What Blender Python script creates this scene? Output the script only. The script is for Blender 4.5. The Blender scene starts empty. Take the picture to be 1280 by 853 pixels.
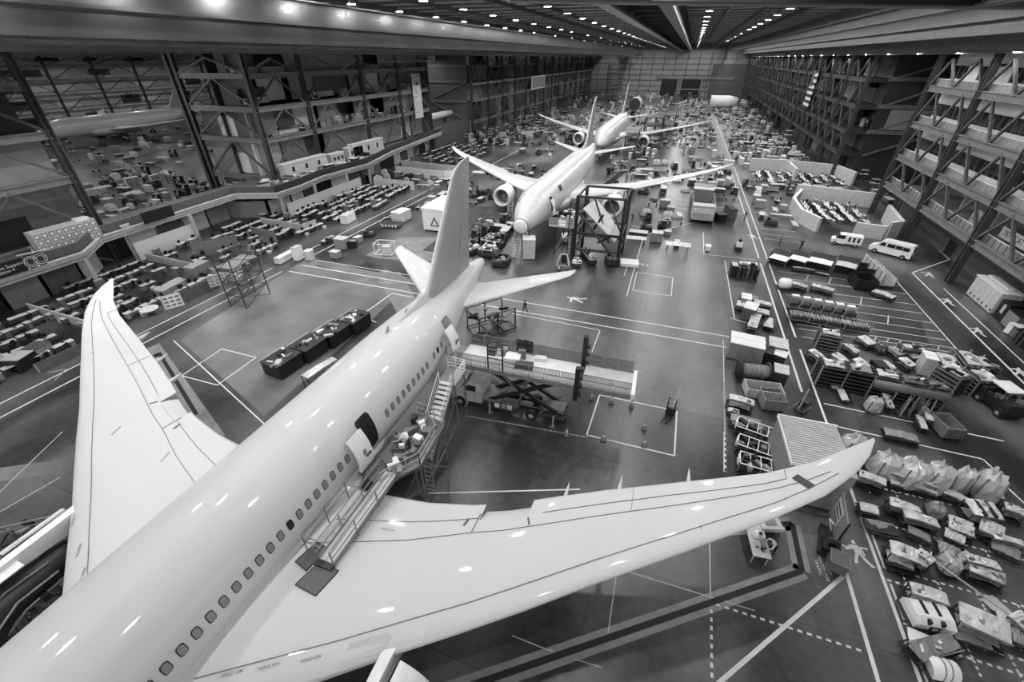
import bpy, math, random
from mathutils import Vector, Matrix
C = bpy.context.scene.collection
PI = math.pi
rnd = random.Random(7)
sin, cos = math.sin, math.cos
# ------------------------------------------------------------------ camera
FPX = 536.0; VPX, VPY = 868.0, 72.0; CX, CY = 640.0, 426.5; HC = 25.0
cy_ = Vector((VPX-CX, CY-VPY, -FPX)).normalized()
p_ = math.atan2(CY-VPY, FPX)
cz_ = Vector((0, cos(p_), sin(p_))); cz_ = (cz_-cy_*cz_.dot(cy_)).normalized()
cx_ = cy_.cross(cz_)
RM = Matrix((cx_, cy_, cz_))            # camera axes -> hangar axes
def at(px, py, z=0.0):
    """hangar point at height z seen at a pixel of the photograph"""
    d = RM @ Vector((px-CX, CY-py, -FPX)); t = (z-HC)/d.z
    return Vector((d.x*t, d.y*t, z))
cam = bpy.data.cameras.new('camera'); camo = bpy.data.objects.new('camera', cam); C.objects.link(camo)
cam.sensor_width = 36; cam.lens = 36*FPX/1280; cam.clip_end = 2000; cam.clip_start = .1
M4 = RM.to_4x4(); M4.translation = (0, 0, HC); camo.matrix_world = M4
bpy.context.scene.camera = camo
# ------------------------------------------------------------------ materials
MATS = {}
def mat(name, v, rough=.55, metal=0., spec=.5, noise=0., nscale=4., emit=0., alpha=1., coat=0.):
    if name in MATS: return MATS[name]
    m = bpy.data.materials.new(name); m.use_nodes = True; nt = m.node_tree; b = nt.nodes['Principled BSDF']
    b.inputs['Base Color'].default_value = (v, v, v, 1)
    b.inputs['Roughness'].default_value = rough; b.inputs['Metallic'].default_value = metal
    b.inputs['Specular IOR Level'].default_value = spec
    if coat: b.inputs['Coat Weight'].default_value = coat; b.inputs['Coat Roughness'].default_value = .04
    if alpha < 1: b.inputs['Alpha'].default_value = alpha
    if emit:
        b.inputs['Emission Color'].default_value = (1, 1, 1, 1); b.inputs['Emission Strength'].default_value = emit
    if noise:
        tc = nt.nodes.new('ShaderNodeTexCoord'); n = nt.nodes.new('ShaderNodeTexNoise')
        n.inputs['Scale'].default_value = nscale; n.inputs['Detail'].default_value = 4
        r = nt.nodes.new('ShaderNodeValToRGB'); lo = max(0, v*(1-noise)); hi = min(1, v*(1+noise))
        r.color_ramp.elements[0].position = .3; r.color_ramp.elements[1].position = .7
        r.color_ramp.elements[0].color = (lo, lo, lo, 1); r.color_ramp.elements[1].color = (hi, hi, hi, 1)
        nt.links.new(tc.outputs['Object'], n.inputs['Vector']); nt.links.new(n.outputs['Fac'], r.inputs['Fac'])
        nt.links.new(r.outputs['Color'], b.inputs['Base Color'])
    MATS[name] = m; return m
mat('white_paint', .535, .45, spec=.3, noise=.02, nscale=.25, coat=.35)
mat('plane_skin', .55, .28, noise=.06, nscale=.6)
mat('fin_gray', .29, .3, noise=.05, nscale=.4)
mat('dark', .009, .5); mat('black', .004, .6); mat('rubber', .01, .7)
mat('steel_dark', .04, .45, noise=.25, nscale=1.); mat('steel_brace', .09, .45, noise=.2, nscale=1.5); mat('steel', .16, .45, noise=.2, nscale=1.5); mat('steel_light', .30, .4, noise=.15, nscale=2.)
mat('girder_gloss', .36, .17, metal=.95, noise=.15, nscale=.3)
mat('white', .72, .45, noise=.06, nscale=2.); mat('pale', .48, .5, noise=.12, nscale=1.5); mat('gray', .22, .5, noise=.12, nscale=1.5)
mat('mid', .095, .5, noise=.15, nscale=1.5); mat('darkgray', .03, .5, noise=.2, nscale=2.)
mat('paint_line', .62, .6, noise=.12, nscale=3.)
mat('panel_wall', .24, .6, noise=.12, nscale=.3); mat('panel_light', .6, .6, noise=.1, nscale=.3); mat('wall_gray', .085, .55, noise=.12, nscale=.25)
mat('glass_dark', .02, .06, spec=.8); mat('glass', .5, .05, alpha=.25)
mat('chrome', .6, .15, metal=1.); mat('plastic_film', .55, .22, spec=.7, noise=.2, nscale=1.2, alpha=.8)
mat('skin', .35, .5); mat('hair', .02, .6); mat('cloth_dark', .03, .8); mat('cloth_light', .5, .8); mat('jeans', .06, .8)
mat('lamp', 1., .5, emit=530.)
mat('screen', .02, .1); mat('window_gray', .22, .25); mat('mat_gray', .11, .8)
# ------------------------------------------------------------------ mesh building
class MB:
    def __init__(s): s.v = []; s.f = []; s.mi = []; s.sm = []; s.mats = []
    def m(s, name):
        if name not in s.mats: s.mats.append(name)
        return s.mats.index(name)
    def add(s, vs, fs, m, smooth=False):
        o = len(s.v); s.v += [tuple(v) for v in vs]; k = s.m(m)
        for f in fs: s.f.append([i+o for i in f]); s.mi.append(k); s.sm.append(smooth)
        return s
    def bx(s, x0, x1, y0, y1, z0, z1, m='gray'):
        return s.add([(x0,y0,z0),(x1,y0,z0),(x1,y1,z0),(x0,y1,z0),(x0,y0,z1),(x1,y0,z1),(x1,y1,z1),(x0,y1,z1)],
            [(3,2,1,0),(4,5,6,7),(0,1,5,4),(1,2,6,5),(2,3,7,6),(3,0,4,7)], m)
    def box(s, c, d, m='gray', rz=0., rx=0., ry=0.):
        R = Matrix.Rotation(rz,3,'Z') @ Matrix.Rotation(ry,3,'Y') @ Matrix.Rotation(rx,3,'X'); c = Vector(c)
        vs = [c + R @ Vector((sx*d[0]/2, sy*d[1]/2, sz*d[2]/2)) for sz in (-1,1) for sx,sy in ((-1,-1),(1,-1),(1,1),(-1,1))]
        return s.add(vs, [(3,2,1,0),(4,5,6,7),(0,1,5,4),(1,2,6,5),(2,3,7,6),(3,0,4,7)], m)
    def bar(s, p, q, w, h=None, m='steel', up=(0,0,1)):
        p = Vector(p); q = Vector(q); h = h or w; d = (q-p).normalized(); u = Vector(up)
        if abs(d.dot(u)) > .98: u = Vector((0,1,0))
        a = d.cross(u).normalized()*w/2; b = a.cross(d).normalized()*h/2
        vs = [p-a-b, p+a-b, p+a+b, p-a+b, q-a-b, q+a-b, q+a+b, q-a+b]
        return s.add(vs, [(0,1,2,3),(7,6,5,4),(0,4,5,1),(1,5,6,2),(2,6,7,3),(3,7,4,0)], m)
    def ibeam(s, p, q, w, h, m='steel', up=(0,0,1), t=.12):
        """H section: two flanges and a web"""
        p = Vector(p); q = Vector(q); d = (q-p).normalized(); u = Vector(up)
        if abs(d.dot(u)) > .98: u = Vector((1,0,0))
        a = d.cross(u).normalized(); b = a.cross(d).normalized()
        o = b*(h/2-t/2)
        s.bar(p+o, q+o, w, t, m, b); s.bar(p-o, q-o, w, t, m, b); return s.bar(p, q, t*.8, h-2*t, m, b)
    def cyl(s, p, q, r0, r1=None, n=10, m='steel', cap=True, smooth=True):
        p = Vector(p); q = Vector(q); r1 = r0 if r1 is None else r1; d = (q-p).normalized()
        a = d.orthogonal().normalized(); b = d.cross(a)
        vs = [p+(a*cos(2*PI*i/n)+b*sin(2*PI*i/n))*r0 for i in range(n)]+[q+(a*cos(2*PI*i/n)+b*sin(2*PI*i/n))*r1 for i in range(n)]
        s.add(vs, [(i,(i+1)%n,n+(i+1)%n,n+i) for i in range(n)], m, smooth)
        if cap: s.add(vs, [tuple(range(n-1,-1,-1)), tuple(range(n,2*n))], m)
        return s
    def path(s, pts, r, m='steel', n=6):
        for a, b in zip(pts, pts[1:]): s.cyl(a, b, r, r, n, m)
        return s
    def loft(s, rings, m, smooth=True, closed=True, cap0=False, cap1=False):
        n = len(rings[0]); vs = [v for r in rings for v in r]; fs = []
        for k in range(len(rings)-1):
            for i in range(n if closed else n-1):
                j = (i+1) % n; fs.append((k*n+i, k*n+j, (k+1)*n+j, (k+1)*n+i))
        s.add(vs, fs, m, smooth)
        if cap0: s.add(rings[0], [tuple(range(n-1,-1,-1))], m)
        if cap1: s.add(rings[-1], [tuple(range(n))], m)
        return s
    def lathe(s, o, ax, prof, n=24, m='white', smooth=True):
        """prof: (distance along axis, radius)"""
        o = Vector(o); d = Vector(ax).normalized(); a = d.orthogonal().normalized(); b = d.cross(a)
        return s.loft([[o+d*t+(a*cos(2*PI*i/n)+b*sin(2*PI*i/n))*r for i in range(n)] for t, r in prof], m, smooth)
    def prism(s, pts, vec, m):
        n = len(pts); vec = Vector(vec); a = [Vector(p) for p in pts]; b = [p+vec for p in a]
        return s.add(a+b, [tuple(range(n-1,-1,-1)), tuple(range(n,2*n))]+[(i,(i+1)%n,n+(i+1)%n,n+i) for i in range(n)], m)
    def poly(s, pts, m): return s.add(pts, [tuple(range(len(pts)))], m)
    def mesh(s, name):
        me = bpy.data.meshes.new(name); me.from_pydata(s.v, [], s.f)
        for k in s.mats: me.materials.append(MATS[k])
        me.polygons.foreach_set('material_index', s.mi); me.polygons.foreach_set('use_smooth', s.sm)
        me.update(); return me
def fixn(me):
    import bmesh
    b = bmesh.new(); b.from_mesh(me); bmesh.ops.recalc_face_normals(b, faces=b.faces); b.to_mesh(me); b.free(); return me
# ------------------------------------------------------------------ objects
def link(name, data, parent=None, loc=(0,0,0), rz=0., sc=None):
    o = bpy.data.objects.new(name, data); C.objects.link(o); o.location = loc; o.rotation_euler = (0,0,rz)
    if sc: o.scale = sc
    if parent: o.parent = parent
    return o
def tag(o, label, cat, group=None, kind=None):
    if label: o['label'] = label
    if cat: o['category'] = cat
    if group: o['group'] = group
    if kind: o['kind'] = kind
    return o
def struct(name, mb, label=None):
    o = link(name, fixn(mb.mesh(name)) if mb else None); o['kind'] = 'structure'
    if label: o['label'] = label
    return o
def part(name, mb, parent, label=None):
    o = link(name, fixn(mb.mesh(name)), parent)
    if label: o['label'] = label
    return o
class T:
    """a kind of thing: named parts (and sub-parts) whose meshes every copy shares"""
    def __init__(s, name, cat): s.name = name; s.cat = cat; s.parts = []
    def p(s, name, mb, subs=(), label=None):
        s.parts.append((name, fixn(mb.mesh(name)), [(n, fixn(b.mesh(n))) for n, b in subs], label)); return s
    def put(s, label, loc, rz=0., sc=None, group=None):
        if len(s.parts) == 1 and not s.parts[0][2]:
            r = link(s.name, s.parts[0][1], None, loc, rz, sc)
        else:
            r = link(s.name, None, None, loc, rz, sc); r.empty_display_size = .3
            for n, me, subs, lb in s.parts:
                o = link(n, me, r)
                if lb: o['label'] = lb
                for sn, sm in subs: link(sn, sm, o)
        return tag(r, label, s.cat, group)
def text_mesh(name, txt, size, m, extrude=.004):
    cu = bpy.data.curves.new(name, 'FONT'); cu.body = txt; cu.size = size; cu.align_x = 'CENTER'; cu.align_y = 'CENTER'; cu.extrude = extrude
    o = bpy.data.objects.new(name, cu); C.objects.link(o); bpy.context.view_layer.update()
    me = bpy.data.meshes.new_from_object(o.evaluated_get(bpy.context.evaluated_depsgraph_get()))
    bpy.data.objects.remove(o); me.materials.clear(); me.materials.append(MATS[m]); me.name = name; return me
WORLD = 1.8; EXPO = 0.
# ------------------------------------------------------------------ floor
def floor_material():
    m = bpy.data.materials.new('concrete_floor'); m.use_nodes = True; nt = m.node_tree; b = nt.nodes['Principled BSDF']; L = nt.links.new
    tc = nt.nodes.new('ShaderNodeTexCoord')
    def noise(scale, det, sx=1, sy=1):
        mp = nt.nodes.new('ShaderNodeMapping'); mp.inputs['Scale'].default_value = (sx, sy, 1); L(tc.outputs['Object'], mp.inputs['Vector'])
        n = nt.nodes.new('ShaderNodeTexNoise'); n.inputs['Scale'].default_value = scale; n.inputs['Detail'].default_value = det; L(mp.outputs[0], n.inputs['Vector']); return n.outputs['Fac']
    def math_(op, a, c):
        n = nt.nodes.new('ShaderNodeMath'); n.operation = op
        for i, x in enumerate((a, c)):
            if isinstance(x, (int, float)): n.inputs[i].default_value = x
            else: L(x, n.inputs[i])
        return n.outputs[0]
    big = noise(.045, 3); mid = noise(.16, 8, 1, .45); fine = noise(2.2, 6)
    br = nt.nodes.new('ShaderNodeTexBrick'); L(tc.outputs['Object'], br.inputs['Vector']); br.inputs['Scale'].default_value = 1.; br.offset = 0.
    br.inputs['Brick Width'].default_value = 9.2; br.inputs['Row Height'].default_value = 7.6; br.inputs['Mortar Size'].default_value = .04; br.inputs['Bias'].default_value = 0
    br.inputs['Color1'].default_value = (.85,.85,.85,1); br.inputs['Color2'].default_value = (1.1,1.1,1.1,1); br.inputs['Mortar'].default_value = (.6,.6,.6,1)
    s = math_('ADD', math_('ADD', math_('MULTIPLY', big, .5), math_('MULTIPLY', mid, 1.9)), math_('MULTIPLY', fine, .35))
    s = math_('SUBTRACT', s, 1.02); s = math_('MULTIPLY', math_('MAXIMUM', s, .1), FLOOR_K)
    v = math_('MULTIPLY', s, br.outputs['Color'])
    cmb = nt.nodes.new('ShaderNodeCombineColor')
    for i in range(3): L(v, cmb.inputs[i])
    L(cmb.outputs[0], b.inputs['Base Color'])
    L(math_('ADD', math_('MULTIPLY', mid, .2), .22), b.inputs['Roughness'])
    b.inputs['Specular IOR Level'].default_value = .5
    MATS['concrete_floor'] = m
FLOOR_K = .185
floor_material()
b = MB(); b.bx(-300, 110, -60, 430, -.5, 0, 'concrete_floor')
floor = struct('floor', b)
# painted lines and slots, all flat on the floor
ln = MB()
def line(a, c, w=.14, m='paint_line', z=.006, b=None):
    (b or ln).bar((a[0], a[1], z), (c[0], c[1], z), w, .008, m)
def pl(pts, w=.14, close=False, **k):
    P = [at(*p) for p in pts]
    if close: P.append(P[0])
    for a, c in zip(P, P[1:]): line(a, c, w, **k)
def dash(a, c, w=.12, on=.22, off=.22, m='paint_line'):
    a = Vector((a[0],a[1],0)); c = Vector((c[0],c[1],0)); L = (c-a).length; d = (c-a)/L; t = 0
    while t < L: line(a+d*t, a+d*min(t+on, L), w, m); t += on+off
for x0, x1, y0, y1, w in ((13.85,13.85,-6,19.2,.2),(14.6,14.6,36.5,67,.2),(14.6,14.6,69,128,.18),(15.75,15.75,-6,44,.18),(15.75,15.75,46.5,140,.18),(15.7,15.2,140,250,.18),
        (-48.9,-48.9,-8,41.5,.16),(-51.1,-51.1,-8,42,.16),(-48.9,-48.9,46.5,86,.16),(-51.1,-51.1,46.5,92,.16),(-48,-48,92,160,.16),
        (34.1,34.1,20,70.5,.2),(36,36,20,66,.14),(34.1,41.2,70.5,78,.16),(41.2,43.5,78,118,.16),(-2.5,-2.5,76,50,.12),(33,41,160,118,.14)): line((x0,y0),(x1,y1),w)
for y in (44.2, 41.9): line((-48, y), (13, y), .16)
line((-48, 46.4), (-30, 46.4), .1)
pl([(733.5,544),(749.5,494),(846,514),(843,570)], .12, True); pl([(791,363),(796,340.5),(841,347),(839,370)], .11, True)
pl([(227,470),(277,436.5),(320,447),(271.6,481.7)], .1, True); pl([(217,426),(330,530)], .1); pl([(455,392),(490,367),(517,372)], .14); pl([(457,398),(470,403)], .14)
pl([(535,617),(725,612)], .1); pl([(1056,719),(880,870)], .2); pl([(785,715),(944,764)], .05, m='pale'); pl([(887,677),(888,744)], .06, m='pale')
pl([(770,722),(760,792)], .05, m='pale'); pl([(640,795),(695,817)], .05, m='pale'); pl([(718,824),(752,835)], .04, m='pale'); pl([(640,392),(750,413),(740,440)], .1); pl([(800,295),(880,275)], .1); pl([(881,318),(945,325)], .1); pl([(880,318),(879,290)], .12)
pl([(906,326),(918,398)], .12); pl([(913,398),(938,405)], .12); pl([(78,540),(0,615)], .06, m='pale'); pl([(80,650),(0,705)], .08); pl([(75,597),(0,640)], .05); pl([(60,466),(83,462),(68,476)], .05)
pl([(904,425),(906,540)], .07); pl([(785,330),(780,345)], .1); pl([(905,540),(905,590)], .07)
dash(at(889,762), at(890,870)); dash(at(895,756), at(1080,815)); dash(at(688,812), at(695,819), .08); dash(at(582,520), at(735,547), .1, .1, .1)
dash(at(905,475), at(907,590), .12, .3, .3)
for a, c in (((660,585),(640,612)),): pass
# storage bays right of the aisle
for y, x1, dot in ((23.5,27,1),(22.6,16.6,0),(20.2,27,1),(19.4,17.0,1),(17.0,25,1),(16.2,25,1),(13.4,25,1),(12.6,25,1),(26.7,26,1)):
    (dash if dot else line)((15.95, y), (x1, y), *((.12,.2,.2) if dot else (.1,)))
    for x in (16.9, 18.6, 20.4, 22.2): dash((x, y), (x, y-.8), .1, .15, .15)
for x0, y0, x1, y1 in ((16.05,10,16.05,13.2),(16.05,14,16.05,16),(16.05,17.2,16.05,19.2),(16.05,20.3,16.05,22.4),(16.1,35.4,28.3,35.1),(15.8,32.6,25.8,32.3),(25.8,32.3,26.4,30.2),(26,30,26.9,26.8),(28.8,29.2,31,24),(28.8,29.2,33,29.2),(31.1,72,30.9,45.5),(30.9,45.5,28,46),(31,44,33.6,31)):
    line((x0,y0),(x1,y1),.12)
for y in (46.8,48.6,49.6,51.2,53,55,57.2,59.5,62.5,64.8,70,73.5,78.5,81,84,87,90.5,94): line((16.4, y), (30.8 if y < 72 else 22, y), .09)
for i in range(7): line((23.5+i*1.1, 48.6), (24+i*1.1, 49.6), .07)
for x, y in ((24.5,57.3),(22.3,62.6),(19.6,62.6),(26,53)): line((x,y),(x+.8,y+2.4),.09)
for y in (98,101,104.5,109,113): line((1.5,y-6),(14.2,y-6),.1)
for x, y in ((32.3,42.5),(33.1,40.6),(33.7,39)): line((x,y),(x-.15,y+1.3),.35)
# pit slots: black channel with pale concrete lips, mirrored under both wings
slot = [(-5.8,5.95),(11.45,18.35),(11.45,21.6),(-.4,16.2)]
for sx in (1, -1):
    P = [((x if sx == 1 else -34.2-x), y) for x, y in slot]
    for a, c in zip(P, P[1:]):
        line(a, c, .95, 'gray', .002); line(a, c, .32, 'black', .009)
# tow track between the first and second airliner
for x in (-31.5,-30.5): line((x+1.5,56),(x-1,76),.5,'black',.01)
line((-33,55),(-34,80),2.6,'darkgray',.004)
line((-36,46),(-30,44),2.2,'steel',.003)
for px, py, w, l in ((585,315,6,8),(560,300,9,5)): pass
lo = link('floor_marking', fixn(ln.mesh('floor_marking')), floor)
def poly_mark(name, shapes, m='paint_line'):
    b = MB()
    for s in shapes: b.prism([(x, y, .003) for x, y in s], (0,0,.008), m)
    return b
def rot2(pts, c, a, k=1.): return [(c[0]+k*(x*cos(a)-y*sin(a)), c[1]+k*(x*sin(a)+y*cos(a))) for x, y in pts]
WALK = [[(-.12,1.65),(.0,1.55),(.14,1.65),(.12,1.85),(-.06,1.9)], [(-.22,1.5),(.2,1.5),(.28,.85),(-.12,.8)], [(-.22,1.5),(-.6,1.2),(-.85,1.32),(-.88,1.22),(-.6,1.05),(-.18,1.25)], [(.2,1.5),(.42,1.2),(.5,.75),(.4,.75),(.3,1.1),(.15,1.2)], [(-.12,.85),(.1,.85),(-.1,.4),(-.2,0),(-.42,0),(-.3,.45)], [(.08,.85),(.28,.85),(.5,.4),(.85,.0),(.62,-.05),(.3,.35)]]
b = MB()
for px, py, k, a in ((1077,706,.85,.05),(1183,380,1.0,-.4),(1221,418,1.0,-.4),(1274,471,1.0,-.4),(1160,346,1.,-.4),(941,298,1.1,0.),(730,377,1.2,1.4)):
    c = at(px, py)
    for s in WALK: b.prism([(x, y, .004) for x, y in rot2(s, c, a, k)], (0,0,.008), 'paint_line')
link('walking_figure_mark', fixn(b.mesh('walking_figure_mark')), floor)
def mark_text(txt, px, py, size, rz=0.):
    c = at(px, py); o = link('floor_lettering', text_mesh('floor_lettering', txt, size, 'paint_line'), floor, (c.x, c.y, .008), rz)
mark_text('STOP\nWATCH FOR\nTRAFFIC', 1029, 711, .27, -PI/2+.12)
pl([(1016,697),(1033,699),(1042,725),(1024,721)], .07, True)
mark_text('.FE1', 803, 331, 1.2); mark_text('FE2', 797, 284, 1.2)
for q in ([(705,363),(718,364),(716,369),(703,368)], [(697,378),(711,380),(708,385),(695,384)], [(686,537),(697,538),(696,546),(685,546)], [(321,516),(330,506),(345,509),(337,519)], [(556,549),(563,545),(567,551),(559,555)]): pl(q, .1, True)
for px, py in ((906,545),(908,563),(911,586),(362,432)):
    c = at(px, py); n = 12
    for i in range(n): line((c.x+.5*cos(2*PI*i/n), c.y+.5*sin(2*PI*i/n)), (c.x+.5*cos(2*PI*(i+1)/n), c.y+.5*sin(2*PI*(i+1)/n)), .08)
# paler and darker floor patches
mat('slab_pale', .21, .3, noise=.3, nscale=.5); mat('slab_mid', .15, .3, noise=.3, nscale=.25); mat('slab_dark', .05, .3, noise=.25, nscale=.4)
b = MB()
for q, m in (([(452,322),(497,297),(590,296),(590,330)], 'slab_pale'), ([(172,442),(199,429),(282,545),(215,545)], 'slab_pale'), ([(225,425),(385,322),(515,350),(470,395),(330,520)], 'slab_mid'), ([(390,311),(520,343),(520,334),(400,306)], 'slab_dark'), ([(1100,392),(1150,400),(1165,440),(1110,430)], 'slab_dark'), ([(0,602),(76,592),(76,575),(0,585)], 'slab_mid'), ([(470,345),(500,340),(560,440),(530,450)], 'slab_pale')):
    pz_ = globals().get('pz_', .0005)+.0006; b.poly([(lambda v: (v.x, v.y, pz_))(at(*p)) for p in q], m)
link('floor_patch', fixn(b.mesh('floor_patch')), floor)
# ------------------------------------------------------------------ side walls of steel trusses
XR, XL = 37.4, -74.5
def truss(name, X, s, y0, y1, zs, cols, pitch, zbase=0., deep=.9, colm='steel_dark', bm='steel', low=True, brm='steel_brace'):
    """s = +1 when the rooms lie on the +x side"""
    w = struct(name, None); w.empty_display_size = 1 if False else w.empty_display_size if w.type == 'EMPTY' else 1
    b = MB()
    for y in cols: b.ibeam((X, y, zbase), (X, y, 25.6), .75, .8, colm, (0,1,0), .16)
    part('column', b, w)
    for z in zs:
        b = MB(); b.ibeam((X, y0, z-.3), (X, y1, z-.3), .5, deep, bm); part('chord_beam', b, w)
    b = MB(); lv = list(zs)+[25.4]
    if low: lv = [zbase]+lv
    for a, c in zip(lv, lv[1:]):
        if a == 0. and s > 0: continue
        n = max(1, round((y1-y0)/pitch)); st = (y1-y0)/n
        for i in range(n):
            ya = y0+i*st; b.ibeam((X, ya, a), (X, ya+st/2, c-.6), .3, .3, brm, (1,0,0), .1); b.ibeam((X, ya+st/2, c-.6), (X, ya+st, a), .3, .3, brm, (1,0,0), .1)
    part('brace', b, w)
    return w
# right side
zr = (5.9, 10.6, 15.8, 21.1)
W = truss('wall_right', XR, 1, 20.2, 100.6, zr, (20.2, 36.3, 52.4, 68.5, 84.4, 100.6), 8.04)
b = MB(); b.bx(41.4, 41.8, 0, 100.6, 0, 5.3, 'wall_gray'); b.bx(41.2, 41.8, 100.4, 100.8, 0, 26, 'wall_gray'); part('wall_panel', b, W)
b = MB()
for z in zr: b.bx(XR+.4, 48 if z < 7 else 40.2, 0, 100.6, z-.75, z-.2, 'panel_wall')
part('floor_slab', b, W)
b = MB()
for i, z in enumerate(zr):
    zt = zr[i+1]-.75 if i < 3 else 26
    if i == 0: continue
    for k in range(10):
        ya = 20.2+k*8.04
        b.bx(39.6, 39.9, ya, ya+8.04, z-.2, z+1.1, 'panel_light'); b.bx(39.6, 39.9, ya, ya+8.04, z+2.9, zt, 'panel_light')
        if i == 3: b.bx(39.6, 39.9, ya, ya+3.4, z+1.1, z+3.2, 'panel_light')
part('wall_panel', b, W)
b = MB(); fr = MB()
for i, z in enumerate(zr[1:]):
    b.bx(39.8, 39.85, 20.2, 100.6, z+1.1, z+2.9, 'glass_dark')
    for k in range(50): fr.bx(39.74, 39.9, 20.2+1.608*k-.03, 20.2+1.608*k+.03, z+1.1, z+2.9, 'steel')
    for zz in (1.1, 2.86): fr.bx(39.72, 39.9, 20.2, 100.6, z+zz-.04, z+zz+.04, 'steel_light')
part('window_pane', b, W); part('window_frame', fr, W)
b = MB()
for i, z in enumerate(zr):
    b.bx(XR+.55, XR+.6, 20.2, 100.6, z-.1, z+1.0, 'gray' if i == 0 else 'panel_wall'); b.bx(XR+.5, XR+.62, 20.2, 100.6, z+1.0, z+1.08, 'white')
    for k in range(68): b.bx(XR+.5, XR+.56, 20.2+1.2*k-.03, 20.2+1.2*k+.03, z-.1, z+1.05, 'steel_dark' if i == 0 else 'steel_light')
part('parapet', b, W)
b = MB(); b.bx(46, 46.3, 20, 100.6, 5.2, 10, 'pale'); b.bx(44.2,44.4,44,60,6,9,'glass_dark')
for k in range(9): b.bx(42.5, 46, 22+9*k, 22.3+9*k, 5.5, 10, 'panel_light')
part('office_wall', b, W)
# walls of the open bay beyond it, then the long far stretch
b = MB()
b.bx(41.5, 78, 100.6, 101.2, 0, 26, 'wall_gray'); b.bx(41.5, 78, 131.6, 132, 0, 26, 'darkgray'); b.bx(78, 78.5, 95, 400, 0, 26, 'darkgray')
for z in (10.6, 15.8, 21.1): b.ibeam((41, 131.3, z), (78, 131.3, z), .4, .8, 'steel'); b.ibeam((41, 101.5, z), (78, 101.5, z), .4, .8, 'steel')
for x in (42, 54, 66):
    for z0, z1 in ((10.6,15.8),(15.8,21.1),(21.1,25.5),(5.5,10.6)): b.bar((x, 131.2, z0), (x+12, 131.2, z1), .35, .35, 'steel')
b.bx(44, 62, 131.1, 131.5, 11.2, 15.2, 'panel_wall'); struct('wall_right_recess', b)
W2 = truss('wall_right_far', XR, 1, 132, 400, zr, [132+16.1*k for k in range(17)], 8.05, bm='steel_dark')
b = MB()
for k in range(33):
    ya = 132+8.05*k
    for i, (z0, z1) in enumerate(((0,5.2),(5.9,10),(10.6,15.2),(15.8,20.5),(21.1,25.5))):
        r = rnd.random()
        if r < .8: b.bx(41.5+rnd.random()*2, 44, ya+.1, ya+7.9, z0, z1-(0 if r < .4 else 1.6), ('darkgray','steel_dark','wall_gray','panel_wall','mid')[rnd.randrange(5)])
part('wall_panel', b, W2)
b = MB(); b.bx(45, 45.3, 132, 400, 0, 26, 'darkgray')
for z in zr: b.bx(XR+.4, 45, 132, 400, z-.75, z-.2, 'darkgray')
part('back_wall', b, W2)
# left side
zl = (4.9, 11.9, 17.2, 22.5)
WL0 = truss('wall_left_near', XL, -1, -20, 36.4, zl, (-12, 4.4, 20.4, 36.4), 16.1, zbase=0)
b = MB(); b.bx(-79, -78.6, -20, 36.2, 11.6, 26, 'darkgray'); b.bx(-77, -76.6, -20, 36.2, 0, 4.9, 'wall_gray'); b.bx(-77, -76.6, -20, 36.2, 4.9, 11.2, 'mid'); b.bx(-77.4,-77,10,34,11.9,16.4,'panel_wall'); b.bx(-77,-76.5,24,36,11.8,16.4,'panel_wall')
b.bx(-76.58, -76.5, 25.2, 30.4, 4.8, 8.2, 'black'); part('wall_panel', b, WL0)
WL1 = truss('wall_left', XL, -1, 68.5, 133.6, zl, (68.5, 82, 101.3, 117.5, 133.6), 13.02)
b = MB(); pnl = [('panel_wall',.25),('panel_light',.1),('wall_gray',.35),('darkgray',.3)]
for k in range(10):
    ya = 68.7+6.48*k
    for i, (z0, z1) in enumerate(((4.9,10.9),(11.4,17.1),(17.7,22),(22.5,26))):
        r = rnd.random(); m = 'panel_wall' if r < .5 else 'panel_light' if r < .66 else 'wall_gray' if r < .86 else 'darkgray'
        dp = -77.5-(rnd.random()*3 if r > .5 else 0); b.bx(dp-.3, dp, ya, ya+6.5, z0, z1-(1.8 if r > .88 else 0), m)
        if r > .7 and i: b.bx(dp+.1, dp+1.0, ya+.5, ya+6, z0, z0+1.0, 'pale')
part('wall_panel', b, WL1)
b = MB(); b.bx(-84, -83.7, 68.8, 133.6, 0, 26, 'darkgray'); b.bx(-100, -75, 133.5, 133.8, 0, 26, 'wall_gray'); b.bx(-79, -78.7, 68.8, 133.6, 0, 4.8, 'wall_gray'); part('back_wall', b, WL1)
b = MB()
for z in zl[1:]: b.bx(-84, XL-.4, 68.8, 133.6, z-.75, z-.2, 'wall_gray')
part('floor_slab', b, WL1)
WL2 = truss('wall_left_far', XL, -1, 165.5, 400, zl, [165.5+16.1*k for k in range(15)], 8.05)
b = MB()
for k in range(29):
    ya = 165.6+8.05*k
    for i, (z0, z1) in enumerate(((0,4.6),(4.9,10.9),(11.4,17.1),(17.7,22),(22.5,26))):
        r = rnd.random(); b.bx(-79.5, -77.5, ya+.1, ya+8, z0, z1-(1.5 if r > .8 else 0), 'panel_light' if i == 4 and r < .7 else 'panel_wall' if r < .55 else 'wall_gray' if r < .8 else 'darkgray')
part('wall_panel', b, WL2)
b = MB(); b.bx(-81, -80.7, 165.5, 400, 0, 26, 'darkgray'); b.bx(-110, -76, 165.3, 165.6, 0, 26, 'wall_gray')
for z in (4.9, 11.4, 17.7, 22.5): b.ibeam((-108, 165, z), (-76, 165, z), .4, .8, 'steel')
b.bar((-76,165,4.9),(-92,165,11.4),.35,.35,'steel'); b.bar((-92,165,11.4),(-76,165,17.7),.35,.35,'steel'); b.bx(-105,-104,134,165,0,26,'wall_gray'); b.bx(-104,-76,134,165,0,5.5,'mid'); b.bx(-92,-78,134.2,140,11.5,17,'panel_wall'); part('back_wall', b, WL2)
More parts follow.
